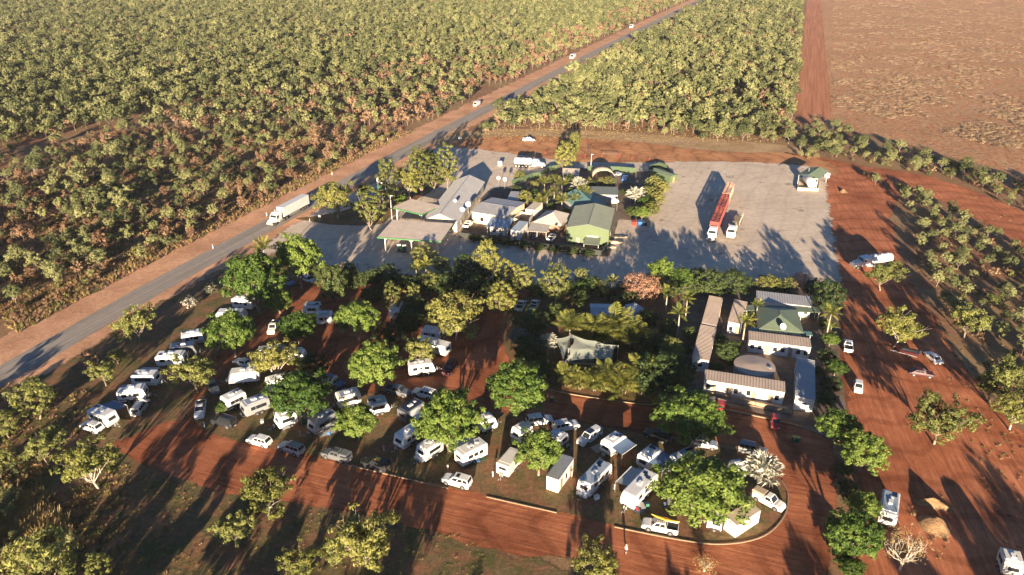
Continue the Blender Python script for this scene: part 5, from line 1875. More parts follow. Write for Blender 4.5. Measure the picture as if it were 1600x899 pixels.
# ---------------------------------------------------------------- trucks in the scene
def semi():
    t, _ = truck_at('semi_trailer', (424, 353), (484, 327), 'white semi-trailer with tall box trailer driving on the highway')
    t.location.x += 0
    nx = prime_mover(t, WHITE, -4.2, True, 3.6)
    part('trailer_box', MB().box((-12.2, 0, 2.75), (13.6, 2.5, 2.9)), WHITE, t)
    part('trailer_roof', MB().box((-12.2, 0, 4.22), (13.5, 2.4, .05)), HATCHW, t)
    part('fridge_unit', MB().box((-5.15, 0, 3.3), (.5, 1.8, 1.4)), HATCHW, t)
    part('trailer_frame', MB().box((-12.2, 0, 1.15), (13.4, 1.1, .28)), DARKM, t)
    for sy in (-1, 1):
        part('side_guard', MB().box((-11.0, sy * 1.15, .85), (5.5, .06, .5)), STEEL, t)
    axle_group(t, -17.9, 3)
    for sy in (-1, 1):
        part('tail_light', MB().box((-19.03, sy * 1.0, 1.2), (.05, .3, .2)), LAMP_R, t)
    t.location = P(420, 356) + Vector((0, 0, .09))
    d = Vector((ROAD_C[3].x - ROAD_C[2].x, ROAD_C[3].y - ROAD_C[2].y, 0)).normalized()
    t.rotation_euler = (0, 0, math.atan2(-d.y, -d.x))
    t.location += d * 1.0
semi()

def crate(t, x0, x1, mat, H=4.5):
    """a two-deck stock crate: posts, rails, floor and roof bars"""
    L = x1 - x0
    part('crate_floor', MB().box(((x0 + x1) / 2, 0, 1.3), (L, 2.46, .14)), mat, t)
    part('upper_deck', MB().box(((x0 + x1) / 2, 0, 2.85), (L - .1, 2.36, .06)), DARKM, t)
    n = max(3, int(L / 1.25))
    for sy in (-1, 1):
        for i in range(5):
            part('side_rail', MB().box(((x0 + x1) / 2, sy * 1.22, 1.65 + i * .66), (L, .05, .26)), mat, t)
        for i in range(n + 1):
            part('side_post', MB().box((x0 + L * i / n, sy * 1.24, 2.9), (.12, .08, 3.1)), mat, t)
    for i in range(n + 1):
        part('roof_bar', MB().box((x0 + L * i / n, 0, H), (.20, 2.5, .10)), mat, t)
    for y in (-1.15, 0, 1.15):
        part('catwalk', MB().box(((x0 + x1) / 2, y, H + .07), (L, .28 if y == 0 else .16, .06)), mat, t)
    for x in (x0, x1):
        part('end_gate', MB().box((x, 0, 2.9), (.08, 2.4, 3.0)), mat, t)

def stock_train():
    t, L = truck_at('cattle_road_train', (1110, 379), (1140, 303), 'long red cattle road train with white cab parked on the forecourt')
    prime_mover(t, WHITE, -4.0, True, 3.5)
    L = 47.0
    cm2 = paint('crate_pale', (.50, .30, .22), .6, .1, .25, 1)
    x = -5.2
    for i, (l, m) in enumerate(((13.0, CREDD), (13.0, CREDD), (12.0, cm2))):
        crate(t, x - l, x, m)
        part('trailer_frame', MB().box((x - l / 2, 0, 1.05), (l, 1.1, .26)), DARKM, t)
        axle_group(t, x - l + .9, 3)
        x -= l + 1.0
stock_train()

def flat_truck():
    t, L = truck_at('flatbed_truck', (1140, 376), (1163, 324), 'white-cabbed flatbed truck parked right of the red road train')
    prime_mover(t, WHITE, -3.4, False, 3.5)
    part('deck', MB().box((-11.5, 0, 1.35), (13.5, 2.45, .22)), TIMBER, t)
    part('headboard', MB().box((-4.85, 0, 2.2), (.12, 2.4, 1.6)), STEEL, t)
    part('load', MB().box((-8.0, -.35, 1.85), (5.5, 1.4, .8)), CANVAS_T, t)
    part('trailer_frame', MB().box((-11.5, 0, 1.05), (13, 1.1, .28)), DARKM, t)
    for i in range(5):
        part('stanchion', MB().tube([(-10 - i * 1.9, 1.15, 1.4), (-10 - i * 1.9, 1.15, 2.6)], .05, 5), W_CREAM, t)
    axle_group(t, -17.3, 3)
flat_truck()

def tanker(a, b, label, L=7.5):
    t, _ = truck_at('tanker_truck', a, b, label)
    prime_mover(t, WHITE, -3.2, True, 3.2)
    part('tank', MB().tube([(-4.0 - L, 0, 2.25), (-3.9 - L, 0, 2.25), (-3.6 - L, 0, 2.25), (-4.0, 0, 2.25), (-3.7, 0, 2.25), (-3.6, 0, 2.25)], [.5, 1.0, 1.2, 1.2, 1.0, .5], 18), WHITE, t, True)
    part('tank_frame', MB().box((-3.8 - L / 2, 0, 1.0), (L + 1, 1.1, .26)), DARKM, t)
    part('catwalk', MB().box((-3.8 - L / 2, 0, 3.48), (L - .5, .6, .06)), STEEL, t)
    for k in range(3):
        part('manhole', MB().tube([(-4.6 - k * L / 3, 0, 3.4), (-4.6 - k * L / 3, 0, 3.65)], .3, 10), STEEL, t)
    axle_group(t, -3.2 - L, 3)
    return t
tanker((846, 262), (812, 261), 'white tanker truck parked behind the roadhouse garden', 6.5)
tanker((1338, 419), (1395, 414), 'white tanker truck beside the gum at the right edge of the forecourt', 6.0)

# ---------------------------------------------------------------- caravans
CV = 'caravans in the camp'
def van(kind, f, r, label, **kw):
    return caravan(kind, f, r, label, group=CV, **kw)
van('slant', (175, 648), (143, 636), 'white caravan with blue awning at the far lower left end of the row', stripe=GREY, awn=(-.35, .35), awn_side=1, awn_mat=CANVAS_B, solar=1)
van('pop', (228, 604), (183, 609), 'white caravan second from the lower left end, silver wagon beside it', stripe=GREY, awn_side=-1)
van('slant', (247, 583), (207, 583), 'white caravan third from the lower left end with open side awning', stripe=SILVER, awn=(-.4, .3), awn_side=1, awn_mat=CANVAS_G, awn_w=1.6)
van('pop', (290, 552), (244, 554), 'white pop-top caravan left of the dark-roofed van', solar=2)
van('slant', (307, 536), (264, 541), 'dark blue-grey caravan between two white ones on the left row', body=GREY, roof=NAVY, solar=0)
van('pop', (317, 517), (282, 523), 'white caravan above the dark-roofed one on the left row', stripe=GREY)
van('round', (384, 485), (339, 486), 'white round-nosed caravan with dark windows at the upper left', solar=0)
van('pop', (397, 468), (365, 464), 'white caravan half under the green tree above the round-nosed van', solar=0)
van('round', (355, 581), (405, 576), 'white van with long rolled awning under the golden dry tree', awn=(-.42, .42), awn_side=1, awn_mat=CANVAS_W, awn_w=1.5, awn_drop=.9, solar=0)
van('pop', (414, 595), (458, 584), 'white caravan half hidden behind the big round green tree', solar=1)
van('slant', (345, 625), (379, 609), 'white caravan behind the small bright bush', stripe=GREY, solar=1)
van('pop', (377, 633), (417, 618), 'grey caravan with side awning right of the small bright bush', body=SILVER, awn=(-.4, .4), awn_side=-1, awn_mat=CANVAS_G, awn_w=1.6, awn_drop=.8, solar=1)
van('slant', (429, 651), (460, 640), 'white caravan with tan tent cover under the big round tree', awn=(-.4, .3), awn_side=-1, awn_mat=CANVAS_T, awn_w=1.8, awn_drop=1.0, solar=0)
van('slant', (483, 661), (522, 641), 'silver-white caravan with plum awning and green windbreak', body=SILVER, stripe=GREY, awn=(-.45, .4), awn_side=-1, awn_mat=CANVAS_P, awn_w=2.3, awn_drop=.5, walls=CANVAS_GR, solar=1)
van('pop', (524, 619), (561, 609), 'cream caravan with silver roof between two green trees', body=CREAM, roof=SILVER, solar=0)
van('slant', (607, 622), (575, 629), 'caravan behind the middle green tree, reflected sky painted pale blue on its roof', roof=R_BLUE, awn=(-.4, .3), awn_side=1, awn_mat=CANVAS_G, awn_w=1.2)  # pale blue roof colour paints in the sky's reflection
van('box', (627, 643), (656, 625), 'black-roofed motorhome with roof hatches', body=GREY, roof=BLACK, solar=2, awn=(-.4, .4), awn_side=1, awn_mat=CANVAS_W, awn_w=2.2, drawbar=False)
van('slant', (620, 684), (654, 662), 'white caravan with dark side windows left of the broad spreading tree', stripe=GREY, solar=0)
van('slant', (655, 702), (685, 683), 'white caravan with side door under the broad spreading tree', stripe=SILVER, boot=True)
van('box', (716, 707), (755, 688), 'white camper truck with big sloping white awning', awn=(-.42, .42), awn_side=-1, awn_mat=CANVAS_W, awn_w=2.5, awn_drop=.6, solar=0, drawbar=False, H=2.9)
van('slant', (773, 647), (748, 656), 'white caravan just right of the broad spreading tree')
van('box', (785, 727), (807, 702), 'cream box trailer with ridged roof and yellowish side', body=CREAM, solar=0, ac=False, hatches=0, wins=1, H=2.6, door=False)
van('slant', (804, 674), (826, 661), 'white caravan with dark front window beside the two parked white cars', solar=0)
van('pop', (884, 684), (860, 674), 'low pale pop-top camper right of the double tree', H=2.3, solar=0, body=SILVER, wins=2)
van('slant', (911, 757), (947, 720), 'white caravan standing alone mid row, reflected sky painted blue on its roof', roof=R_BLUE, stripe=GREY, boot=True)
van('pop', (946, 694), (971, 677), 'white caravan with broad blue awning beside a white ute', awn=(-.45, .45), awn_side=1, awn_mat=CANVAS_B, awn_w=2.2, awn_drop=.3, stripe=GREY)
van('pop', (1004, 716), (1027, 698), 'white caravan with navy awning on its left', awn=(-.48, .48), awn_side=1, awn_mat=CANVAS_B, awn_w=2.6, awn_drop=.4)
van('round', (980, 776), (1019, 735), 'white streamlined caravan with grey side awning', awn=(-.42, .2), awn_side=-1, awn_mat=CANVAS_G, awn_w=2.2, awn_drop=.4, solar=2)
van('slant', (1051, 719), (1086, 703), 'caravan behind the largest tree, reflected sky painted pale blue on its roof', roof=R_BLUE, awn=(-.4, .4), awn_side=1, awn_mat=CANVAS_B, awn_w=1.6)
van('pop', (1143, 727), (1164, 724), 'small grey caravan left of the silver fan palm', body=SILVER, solar=0, wins=2)
van('box', (1107, 806), (1130, 812), 'low white camper trailer under the largest tree', H=1.9, wins=2, hatches=1, ac=False, solar=0, axles=1, door=False)
van('pop', (1389, 805), (1393.5, 767), 'white motorhome beside the earth mounds, reflected sky painted blue on its roof', roof=R_BLUE, drawbar=False, solar=1)
van('pop', (1587, 884), (1578, 857), 'cream motorhome at the bottom right corner', body=CREAM, drawbar=False, solar=0)
van('slant', (679, 563), (637, 568), 'white caravan with small windows beside the maroon four-wheel drive', solar=1)
van('box', (700, 539), (657, 527), 'white coach under the yellow-green gum at the road', drawbar=False, solar=0, stripe=SILVER)
van('pop', (690, 516), (660, 512), 'white caravan hidden behind the coach under the yellow-green gum', solar=0)
van('pop', (474, 475), (500, 475), 'small white camper with reflected sky painted on its roof in the upper camp shade, upper of two', roof=R_BLUE, solar=1, wins=2)  # blue of the sky put into the roof colour
van('pop', (520, 489), (494, 490), 'small white camper with reflected sky painted on its roof in the upper camp shade, lower of two', roof=R_BLUE, solar=0, wins=2)
van('pop', (401, 546), (446, 543), 'grey caravan roof half covered by the golden dry tree', body=SILVER, solar=0)
van('round', (476, 547), (450, 547), 'white caravan end showing beside the golden dry tree', solar=0)
van('round', (615, 486), (622, 470), 'white round-fronted van in deep shade left of the yellow-green gum', solar=0, wins=2)

# ---- annexe, cabin trailer, dinghy, tables
def ridged_cabin():
    o = building('cabin_trailer', 'white cabin with ridged grey roof beside the double tree', (853, 744), (873, 751), (884, 713), 2.7, 2.85, 'skillion', W_WHITE, STEEL, .08, [('E', .2, .7, .1, 1.9, 'door'), ('E', .5, .7, .8, 1.0, 'window'), ('E', .8, .7, .1, 1.9, 'door'), ('S', .5, 1.4, .3, 1.6, 'window', W_CREAM)], cat='cabin', pitch=.35)
ridged_cabin()
o = building('annexe_tent', 'tan-roofed annexe tent with white wall at the end of the island', (1152, 822), (1189, 798), (1141, 803), 2.4, 2.6, 'skillion', CANVAS_W, CANVAS_T, .03, (), cat='tent', pitch=3)

# ---------------------------------------------------------------- cars
car('suv', WHITE, (145, 672), (128, 666), 'white hatchback-shaped car at the lower left end of the caravan row')
car('wagon', SILVER, (221, 642), (232, 627), 'silver four-wheel drive with spare wheel beside the second caravan', extra=('spare', 'rack'))
car('dual', GREY, (333, 609), (339, 620), 'grey ute beside the dappled gum on the left track', cat='ute')
car('ute', WHITE, (314, 645), (312, 658), 'white tray ute beside the left track', extra=('frame',), cat='ute')
car('wagon', BLACK, (351, 664), (337, 660), 'dark wagon below the grey caravan', extra=('rack',))
car('suv', WHITE, (406, 694), (392, 690), 'white car first from the left along the front kerb')
car('wagon', SILVER, (456, 706), (442, 701), 'silver wagon second along the front kerb', extra=('rack',))
car('dual', GREY, (527, 717), (510, 712), 'dark grey ute with canopy third along the front kerb', extra=('canopy', 'rack', 'bar'), cat='ute')
car('wagon', BLACK, (588, 731), (571, 726), 'black four-wheel drive with yellow roof bag along the front kerb', extra=('rack', 'load', 'bar', 'spare'))
car('wagon', WHITE, (714, 757), (696, 752), 'white wagon with sunroof on the kerb below the sloping awning', extra=('sunroof',))
k = car('dual', WHITE, (1031, 828), (1011, 824), 'white ute carrying a yellow kayak on the kerb', extra=('rack',), cat='ute')
car('wagon', WHITE, (843, 662), (858, 660), 'white car parked nose-out left of another white wagon above the double tree')
car('wagon', WHITE, (884, 671), (898, 668), 'white wagon with roof rack above the low pop-top camper', extra=('rack',))
car('dual', WHITE, (921, 688), (912, 694), 'white ute with solar panel beside the blue-awning caravan', extra=('canopy', 'solar'), cat='ute')
car('wagon', BLACK, (1027, 686), (1014, 681), 'black wagon in the shade left of the flat green tree')
car('suv', SILVER, (1099, 698), (1114, 700), 'silver-blue wagon with roof load under the flat green tree', extra=('rack',))
car('wagon', GREY, (1175, 708), (1188, 711), 'dark grey wagon behind the silver fan palm')
car('ute', WHITE, (1199, 787), (1214, 795), 'white ute with canvas-covered tray at the end of the island', extra=('canvas',), cat='ute')
car('hatch', REDP, (1211, 664), (1211, 675), 'bright red hatchback on the red road in front of the cabins')
car('hatch', REDP, (1126, 637), (1128, 629), 'dark red hatchback parked against the cabin deck')
car('sedan', NAVY, (1108, 634), (1110, 626), 'dark blue car parked beside the dark red hatchback')
car('wagon', WHITE, (663, 620), (648, 616), 'white wagon with loaded roof rack at the middle road', extra=('rack',))
car('wagon', MAROON, (703, 580), (696, 590), 'maroon four-wheel drive at the corner of the middle road')
car('ute', WHITE, (814, 482), (819, 474), 'white ute, left of two parked by the tree row', cat='ute')
car('ute', WHITE, (835, 481), (840, 473), 'white ute, right of two parked by the tree row', cat='ute')
car('ute', WHITE, (1324, 545), (1323, 533), 'white tray ute beside the courtyard palms on the right', cat='ute')
car('hatch', WHITE, (1340, 609), (1340, 617), 'white hatchback with its nose out of the hedge on the right')
car('sedan', WHITE, (1457, 563), (1447, 554), 'white sedan on the red yard at right')
car('sedan', MAROON, (1438, 587), (1452, 589), 'maroon sedan on the red yard at right')
car('sedan', WHITE, (482, 440), (488, 442), 'white car in the shade below the upper green tree')
car('suv', BLUE, (449, 444), (455, 447), 'blue car in the shade beside the upper green tree')
car('ute', WHITE, (428, 516), (425, 522), 'white ute on the left track beside the round tree', cat='ute')
car('wagon', NAVY, (522, 602), (538, 608), 'dark blue wagon behind the cream caravan')
car('dual', GREY, (622, 616), (638, 620), 'dark ute in the shade beside the black-roofed motorhome', cat='ute')
car('ute', BLUE, (976, 282), (974, 287), 'blue ute parked in the garden yard', cat='ute')
car('sedan', SILVER, (966, 275), (974, 274), 'pale blue car parked behind the blue ute')
car('ute', WHITE, (862, 375), (866, 370), 'white ute under the edge of the carport', cat='ute')
car('suv', BLACK, (836, 371), (840, 366), 'dark car under the carport')
car('ute', WHITE, (732, 354), (738, 349), 'white ute beside the roadhouse', cat='ute')
car('dual', SILVER, (826, 221), (834, 221), 'silver ute on the far side of the service track', cat='ute')
car('sedan', WHITE, (381, 571), (375, 569), 'white cab of a ute behind the golden dry tree', cat='ute')
car('dual', WHITE, (706, 520), (700, 521), 'white car beside the yellow-green gum at the road')
for (x, y, lab) in ((745, 166, 'white van on the highway nearest the roadhouse'), (895, 92, 'white van on the highway in the middle distance'), (987, 44, 'white van farthest up the highway')):
    p = P(x, y)
    t = thing('highway_van', lab, 'van', (p.x, p.y, .09), ROAD_ANG + math.pi)
    s = 1.0 + (y < 100) * .35
    t.scale = (s, s, s)
    part('body', MB().loft([[(-2.6, -.95, .35), (2.5, -.95, .35), (2.5, .95, .35), (-2.6, .95, .35)], [(-2.6, -1.0, 1.2), (2.6, -1.0, 1.1), (2.6, 1.0, 1.1), (-2.6, 1.0, 1.2)], [(-2.6, -.95, 2.3), (1.5, -.95, 2.3), (1.5, .95, 2.3), (-2.6, .95, 2.3)]]), WHITE, t)
    part('windscreen', panel([(2.6, -1, 1.1), (2.6, 1, 1.1), (1.5, .95, 2.3), (1.5, -.95, 2.3)], .08, .92, .1, .85, .02), GLASS, t)
    for sx in (-1.6, 1.6):
        for sy in (-.9, .9):
            add_wheel(t, sx, sy, .36)

# kayak on the ute
p = P(1031, 828)
q = P(1011, 824)
ang = math.atan2(q.y - p.y, q.x - p.x)
t = thing('kayak', 'yellow kayak lying on the roof of the white ute', 'kayak', (p.x - math.cos(ang) * .6, p.y - math.sin(ang) * .6, 2.12), ang - .12)
ring = []
for i in range(13):
    x = -2.1 + 4.2 * i / 12
    w_ = .36 * max(.02, 1 - abs(x / 2.1) ** 2.2)
    zz = .05 + .16 * abs(x / 2.1) ** 2.5
    ring.append([(x, -w_, .12 + zz), (x, -w_ * .6, zz), (x, w_ * .6, zz), (x, w_, .12 + zz), (x, w_ * .5, .2 + zz), (x, -w_ * .5, .2 + zz)])
part('hull', MB().loft(ring), YELLOW, t, True)
part('cockpit', MB().tube([(-.1, 0, .24), (-.1, 0, .29)], [.26, .28], 12), ORANGE, t)

# boat on a trailer beside the white sedan
p, q = P(1414, 556), P(1400, 553)
t = thing('boat_trailer', 'maroon runabout boat on a trailer behind the white sedan', 'boat', (p.x, p.y, .05), math.atan2(q.y - p.y, q.x - p.x))
rings = []
for i in range(9):
    x = -2.4 + 4.8 * i / 8
    w_ = 1.0 * (1 - (max(0, x + .3) / 2.75) ** 2.6)
    w_ = max(.04, w_)
    rings.append([(x, -w_, 1.45), (x, -w_ * .8, .8), (x, 0, .62 + .25 * max(0, x / 2.4)), (x, w_ * .8, .8), (x, w_, 1.45), (x, 0, 1.35)])
part('hull', MB().loft(rings), MAROON, t)
part('cover', MB().loft([[(-2.2, -.8, 1.46), (1.2, -.7, 1.46), (1.2, .7, 1.46), (-2.2, .8, 1.46)], [(-1.6, -.3, 1.62), (.7, -.25, 1.72), (.7, .25, 1.72), (-1.6, .3, 1.62)]]), DARKM, t)
part('outboard', MB().box((-2.6, 0, 1.5), (.4, .4, .8), taper=.8), BLACK, t)
part('trailer_frame', MB().tube([(-2.2, -.6, .5), (3.0, 0, .5), (-2.2, .6, .5)], .06, 5), STEEL, t)
for sy in (-1, 1):
    add_wheel(t, -.5, sy * 1.05, .32, .2)

# ---- camp clutter: water drums, tables, chairs
rnd = random.Random(21)
for x, y, m, lab in ((932, 780, WHITE, 'white water box beside the lone mid-row caravan'), (1000, 791, W_GREY, 'grey step box beside the streamlined caravan'), (410, 662, STEEL, 'steel box in front of the grey caravan')):
    p = P(x, y)
    t = thing('camp_box', lab, 'box', (p.x, p.y, .07), rnd.uniform(0, 3))
    part('case', MB().box((0, 0, .3), (.8, .55, .6), taper=.92), m, t)
    part('lid', MB().box((0, 0, .63), (.84, .6, .07)), HATCHW, t)
def camp_table(x, y, lab):
    p = P(x, y)
    t = thing('camp_table', lab, 'table', (p.x, p.y, .07), rnd.uniform(0, 3))
    part('table_top', MB().box((0, 0, .72), (1.3, .7, .04)), W_GREY, t)
    for sx in (-.55, .55):
        for sy in (-.28, .28):
            part('leg', MB().tube([(sx, sy, 0), (sx * .9, sy, .7)], .02, 4), STEEL, t)
def camp_chair(x, y, m, lab):
    p = P(x, y)
    t = thing('camp_chair', lab, 'chair', (p.x, p.y, .07), rnd.uniform(0, 6))
    part('seat', MB().box((0, 0, .42), (.52, .52, .05)), m, t)
    part('backrest', MB().box((-.28, 0, .75), (.05, .52, .6), ry=-.2), m, t)
    for sx in (-.24, .24):
        for sy in (-.24, .24):
            part('leg', MB().tube([(sx, sy, 0), (sx, sy, .42)], .02, 4), DARKM, t)
camp_table(1046, 790, 'grey camp table under the edge of the largest tree')
camp_table(448, 674, 'grey camp table below the big round tree')
camp_chair(1038, 796, NAVY, 'navy camp chair beside the table under the largest tree')
camp_chair(1056, 797, BLACK, 'black camp chair beside the table under the largest tree')
camp_chair(440, 672, CANVAS_GR, 'green camp chair below the big round tree')
camp_chair(974, 732, REDP, 'red camp chair on the grass left of the streamlined caravan')

def mat_at(x, y, m, lab, rz):
    p = P(x, y)
    t = thing('ground_mat', lab, 'mat', (p.x, p.y, .075), rz)
    part('sheet', MB().box((0, 0, .008), (3.0, 1.8, .016)), m, t)
    part('border', MB().box((0, .86, .02), (3.0, .08, .012)), CANVAS_W, t)
mat_at(1001, 792, CANVAS_B, 'blue ground mat under the grey awning of the streamlined caravan', .9)
mat_at(744, 718, CANVAS_GR, 'green ground mat under the big sloping white awning', .5)
mat_at(510, 676, CANVAS_G, 'grey ground mat under the plum awning', .5)
mat_at(938, 700, CANVAS_T, 'tan ground mat under the broad blue awning', .6)
for x, y, lab in ((700, 735, 'beside the white camper truck'), (770, 745, 'left of the cream box trailer'), (893, 745, 'right of the ridged cabin'), (960, 765, 'between the lone caravan and the streamlined one'), (600, 705, 'right of the green tree by the plum awning'), (470, 682, 'beside the forked-trunk tree'), (320, 668, 'at the corner of the left track'), (1050, 735, 'left of the largest tree'), (670, 590, 'below the caravan with small windows'), (232, 618, 'behind the silver four-wheel drive')):
    p = P(x, y)
    t = thing('power_post', 'short white power post ' + lab, 'power post', (p.x, p.y, .06))
    part('shaft', MB().box((0, 0, .55), (.14, .14, 1.1)), TRIM_W, t)
    part('outlet_box', MB().box((0, -.1, .95), (.3, .14, .36)), STEEL, t)
for x, y, m, lab in ((1240, 690, CANVAS_GR, 'green wheelie bin on the road side of the cabins'), (1246, 691, CANVAS_GR, 'second green wheelie bin on the road side of the cabins'), (862, 628, DARKM, 'dark wheelie bin at the pool kerb')):
    p = P(x, y)
    t = thing('wheelie_bin', lab, 'bin', (p.x, p.y, .06), .3)
    part('tub', MB().box((0, 0, .5), (.5, .55, .9), taper=1.18), m, t)
    part('lid', MB().box((0, 0, .99), (.64, .7, .07)), YELLOW, t)
    for sy in (-.22, .22):
        part('wheel', MB().tube([(-.28, sy - .03, .1), (-.28, sy + .03, .1)], .1, 8), TYRE, t)
camp_table(738, 722, 'grey camp table under the big sloping white awning')
camp_chair(748, 724, BLUE, 'blue camp chair under the big sloping white awning')
camp_chair(732, 728, NAVY, 'navy camp chair at the edge of the sloping white awning')
camp_table(1003, 796, 'grey camp table beside the streamlined caravan')
camp_chair(996, 800, REDP, 'red camp chair beside the streamlined caravan')
camp_chair(1012, 799, CANVAS_GR, 'green camp chair right of the streamlined caravan')
camp_table(250, 604, 'grey camp table beside the caravan third from the lower left')
camp_chair(515, 682, BLUE, 'blue camp chair below the plum awning')

# ---- the person walking on the red road
def person():
    p = P(978, 866)
    t = thing('person', 'person in a white shirt and dark shorts walking on the red road', 'person', (p.x, p.y, .05), R(200))
    SKIN = paint('skin', (.42, .26, .18), .6)
    V = [(0, 0, .95), (0, 0, 1.2), (0, 0, 1.42), (0, 0, 1.52), (.01, 0, 1.66), (.02, 0, 1.74),
         (0, .19, 1.40), (-.06, .25, 1.12), (.08, .27, .90), (0, -.19, 1.40), (.08, -.25, 1.12), (.20, -.25, .93),
         (0, .10, .90), (.14, .11, .50), (.06, .11, .08), (.20, .12, .04),
         (0, -.10, .90), (-.04, -.11, .48), (-.22, -.11, .10), (-.10, -.12, .04)]
    E = [(0, 1), (1, 2), (2, 3), (3, 4), (4, 5), (2, 6), (6, 7), (7, 8), (2, 9), (9, 10), (10, 11), (0, 12), (12, 13), (13, 14), (14, 15), (0, 16), (16, 17), (17, 18), (18, 19)]
    RAD = [.16, .14, .15, .06, .095, .07, .07, .05, .04, .07, .05, .04, .095, .065, .045, .04, .095, .065, .045, .04]
    me = bpy.data.meshes.new('body')
    me.from_pydata(V, E, [])
    b = obj('body', me, t)
    me.materials.append(SKIN)
    md = b.modifiers.new('skin', 'SKIN')
    for i, sv in enumerate(me.skin_vertices[0].data):
        sv.radius = (RAD[i], RAD[i])
        sv.use_root = (i == 0)
    b.modifiers.new('smooth', 'SUBSURF').levels = 1
    def ringz(z, a, b_, x=0):
        return [(x + a * math.cos(q * math.pi / 5), b_ * math.sin(q * math.pi / 5), z) for q in range(10)]
    part('shirt', MB().loft([ringz(.92, .18, .20), ringz(1.15, .165, .19), ringz(1.38, .17, .23), ringz(1.48, .10, .13)]), CANVAS_W, t, True)
    for sy in (-1, 1):
        part('sleeve', MB().tube([(0, sy * .17, 1.42), (.02, sy * .25, 1.18)], [.095, .08], 8), CANVAS_W, t, True)
        part('shorts_leg', MB().tube([(0, sy * .09, .98), (.10 if sy > 0 else -.03, sy * .11, .55)], [.13, .10], 8), NAVY, t, True)
        part('shoe', MB().box((.14 if sy > 0 else -.16, sy * .115, .04), (.27, .10, .09), taper=.85), BLACK, t)
    part('hat', MB().tube([(.02, 0, 1.74), (.02, 0, 1.76), (.02, 0, 1.77), (.02, 0, 1.86)], [.18, .18, .10, .08], 12), CANVAS_T, t, True)
person()

# ---- signs and posts by the highway
def sign(x, y, lab, hh=1.6, wd=.9, ht=.7, mat=None):
    p = P(x, y)
    t = thing('road_sign', lab, 'sign', (p.x, p.y, .05), R(10))
    part('post', MB().tube([(0, 0, -.1), (0, 0, hh)], .05, 5), STEEL, t)
    part('plate', MB().box((0, -.06, hh), (wd, .03, ht)), mat or TRIM_W, t)
sign(500, 345, 'small white round-topped sign in the grass by the highway truck', 1.5, .8, .8)
sign(719, 224, 'white sign at the upper corner of the forecourt by the bush', 2.2, 1.4, .9)
for x, y, lab in ((333, 389, 'white guide post on the left verge below the truck'), (417, 338, 'white guide post on the left verge above the truck cab'), (519, 274, 'white guide post on the left verge beyond the truck'), (484, 346, 'white guide post on the right verge behind the truck'), (606, 220, 'white guide post on the left verge by the tall roadside gums')):
    p = P(x, y)
    t = thing('guide_post', lab, 'post', (p.x, p.y, .03))
    part('shaft', MB().box((0, 0, .6), (.14, .07, 1.25)), WHITE, t)
    part('reflector', MB().box((0, -.045, 1.05), (.1, .02, .16)), LAMP_R, t)
# tall price sign among the roadside trees
p = P(596, 318)
t = thing('price_sign', 'tall green and white fuel price sign among the roadside gums', 'sign', (p.x, p.y, .06), R(-40))
for s in (-1, 1):
    part('leg', MB().tube([(s * .9, 0, 0), (s * .9, 0, 8.6)], .12, 6), TRIM_W, t)
part('board', MB().box((0, 0, 7.6), (2.5, .3, 2.2)), TRIM_W, t)
part('lower_board', MB().box((0, 0, 5.5), (2.5, .3, 1.6)), CANVAS_GR, t)
# light poles
for x, y, hh, lab in ((613, 350, 9.0, 'white lamp pole at the corner of the shop canopy'), (923, 266, 6.0, 'pale lamp pole at the back garden fence'), (560, 432, 4.0, 'dark lamp pole at the camp entrance')):
    p = P(x, y)
    t = thing('lamp_pole', lab, 'lamp pole', (p.x, p.y, .05))
    part('mast', MB().tube([(0, 0, 0), (0, 0, hh)], [.11, .07], 6), TRIM_W if hh > 5 else DARKM, t)
    part('lamp_head', MB().box((.3, 0, hh), (.8, .28, .16)), HATCHW, t)

# ---- earth mounds
def mound(x, y, wpx, label, hm, seed, kx=1.0, rz=0.0, ky=1.0):
    p = P(x, y)
    rr = wpx * .5 * depth(p) / FPX
    n, m = 26, 9
    vs, fs = [(0, 0, hm)], []
    for k in range(1, m + 1):
        for i in range(n):
            a = 2 * math.pi * i / n
            r = rr * k / m
            z = hm * (math.cos(math.pi * k / m) * .5 + .5) ** .8
            nn = noise.noise(Vector((math.cos(a) * r * .7 + seed, math.sin(a) * r * .7, seed))) + .5 * noise.noise(Vector((math.cos(a) * r * 2, math.sin(a) * r * 2, seed)))
            vs.append((math.cos(a) * r * kx * (1 + .2 * nn), math.sin(a) * r * ky * (1 + .2 * nn), max(-.05, z + .45 * nn * (1 - k / m))))
    for i in range(n):
        fs.append((0, 1 + i, 1 + (i + 1) % n))
    for k in range(m - 1):
        for i in range(n):
            fs.append((1 + k * n + i, 1 + (k + 1) * n + i, 1 + (k + 1) * n + (i + 1) % n, 1 + k * n + (i + 1) % n))
    o = obj('earth_mound', MB().add(vs, fs).mesh('earth_mound', (M_mound,), True), None, (p.x, p.y, .02), rz)
    tag(o, label, 'mound')
def g_heap(nt, pos):
    n1 = tex_noise(nt, 1.2, 8, .8, pos)
    c = ramp(nt, n1.outputs[0], [(.3, (.15, .085, .045)), (.5, (.30, .185, .095)), (.72, (.44, .30, .165))])
    return c, n1.outputs[0], 1.0, .5
M_mound = ground_mat('heaped_soil', g_heap, False)
mound(1460, 822, 50, 'round heap of straw-coloured soil, lower of the two mounds', 1.5, 3)
mound(1458, 790, 52, 'curved ridge of heaped soil, upper of the two mounds', 1.3, 8, 1.05, -.35, .38)
mound(1318, 300, 14, 'small heap of dirt right of the fuel depot', .9, 5)

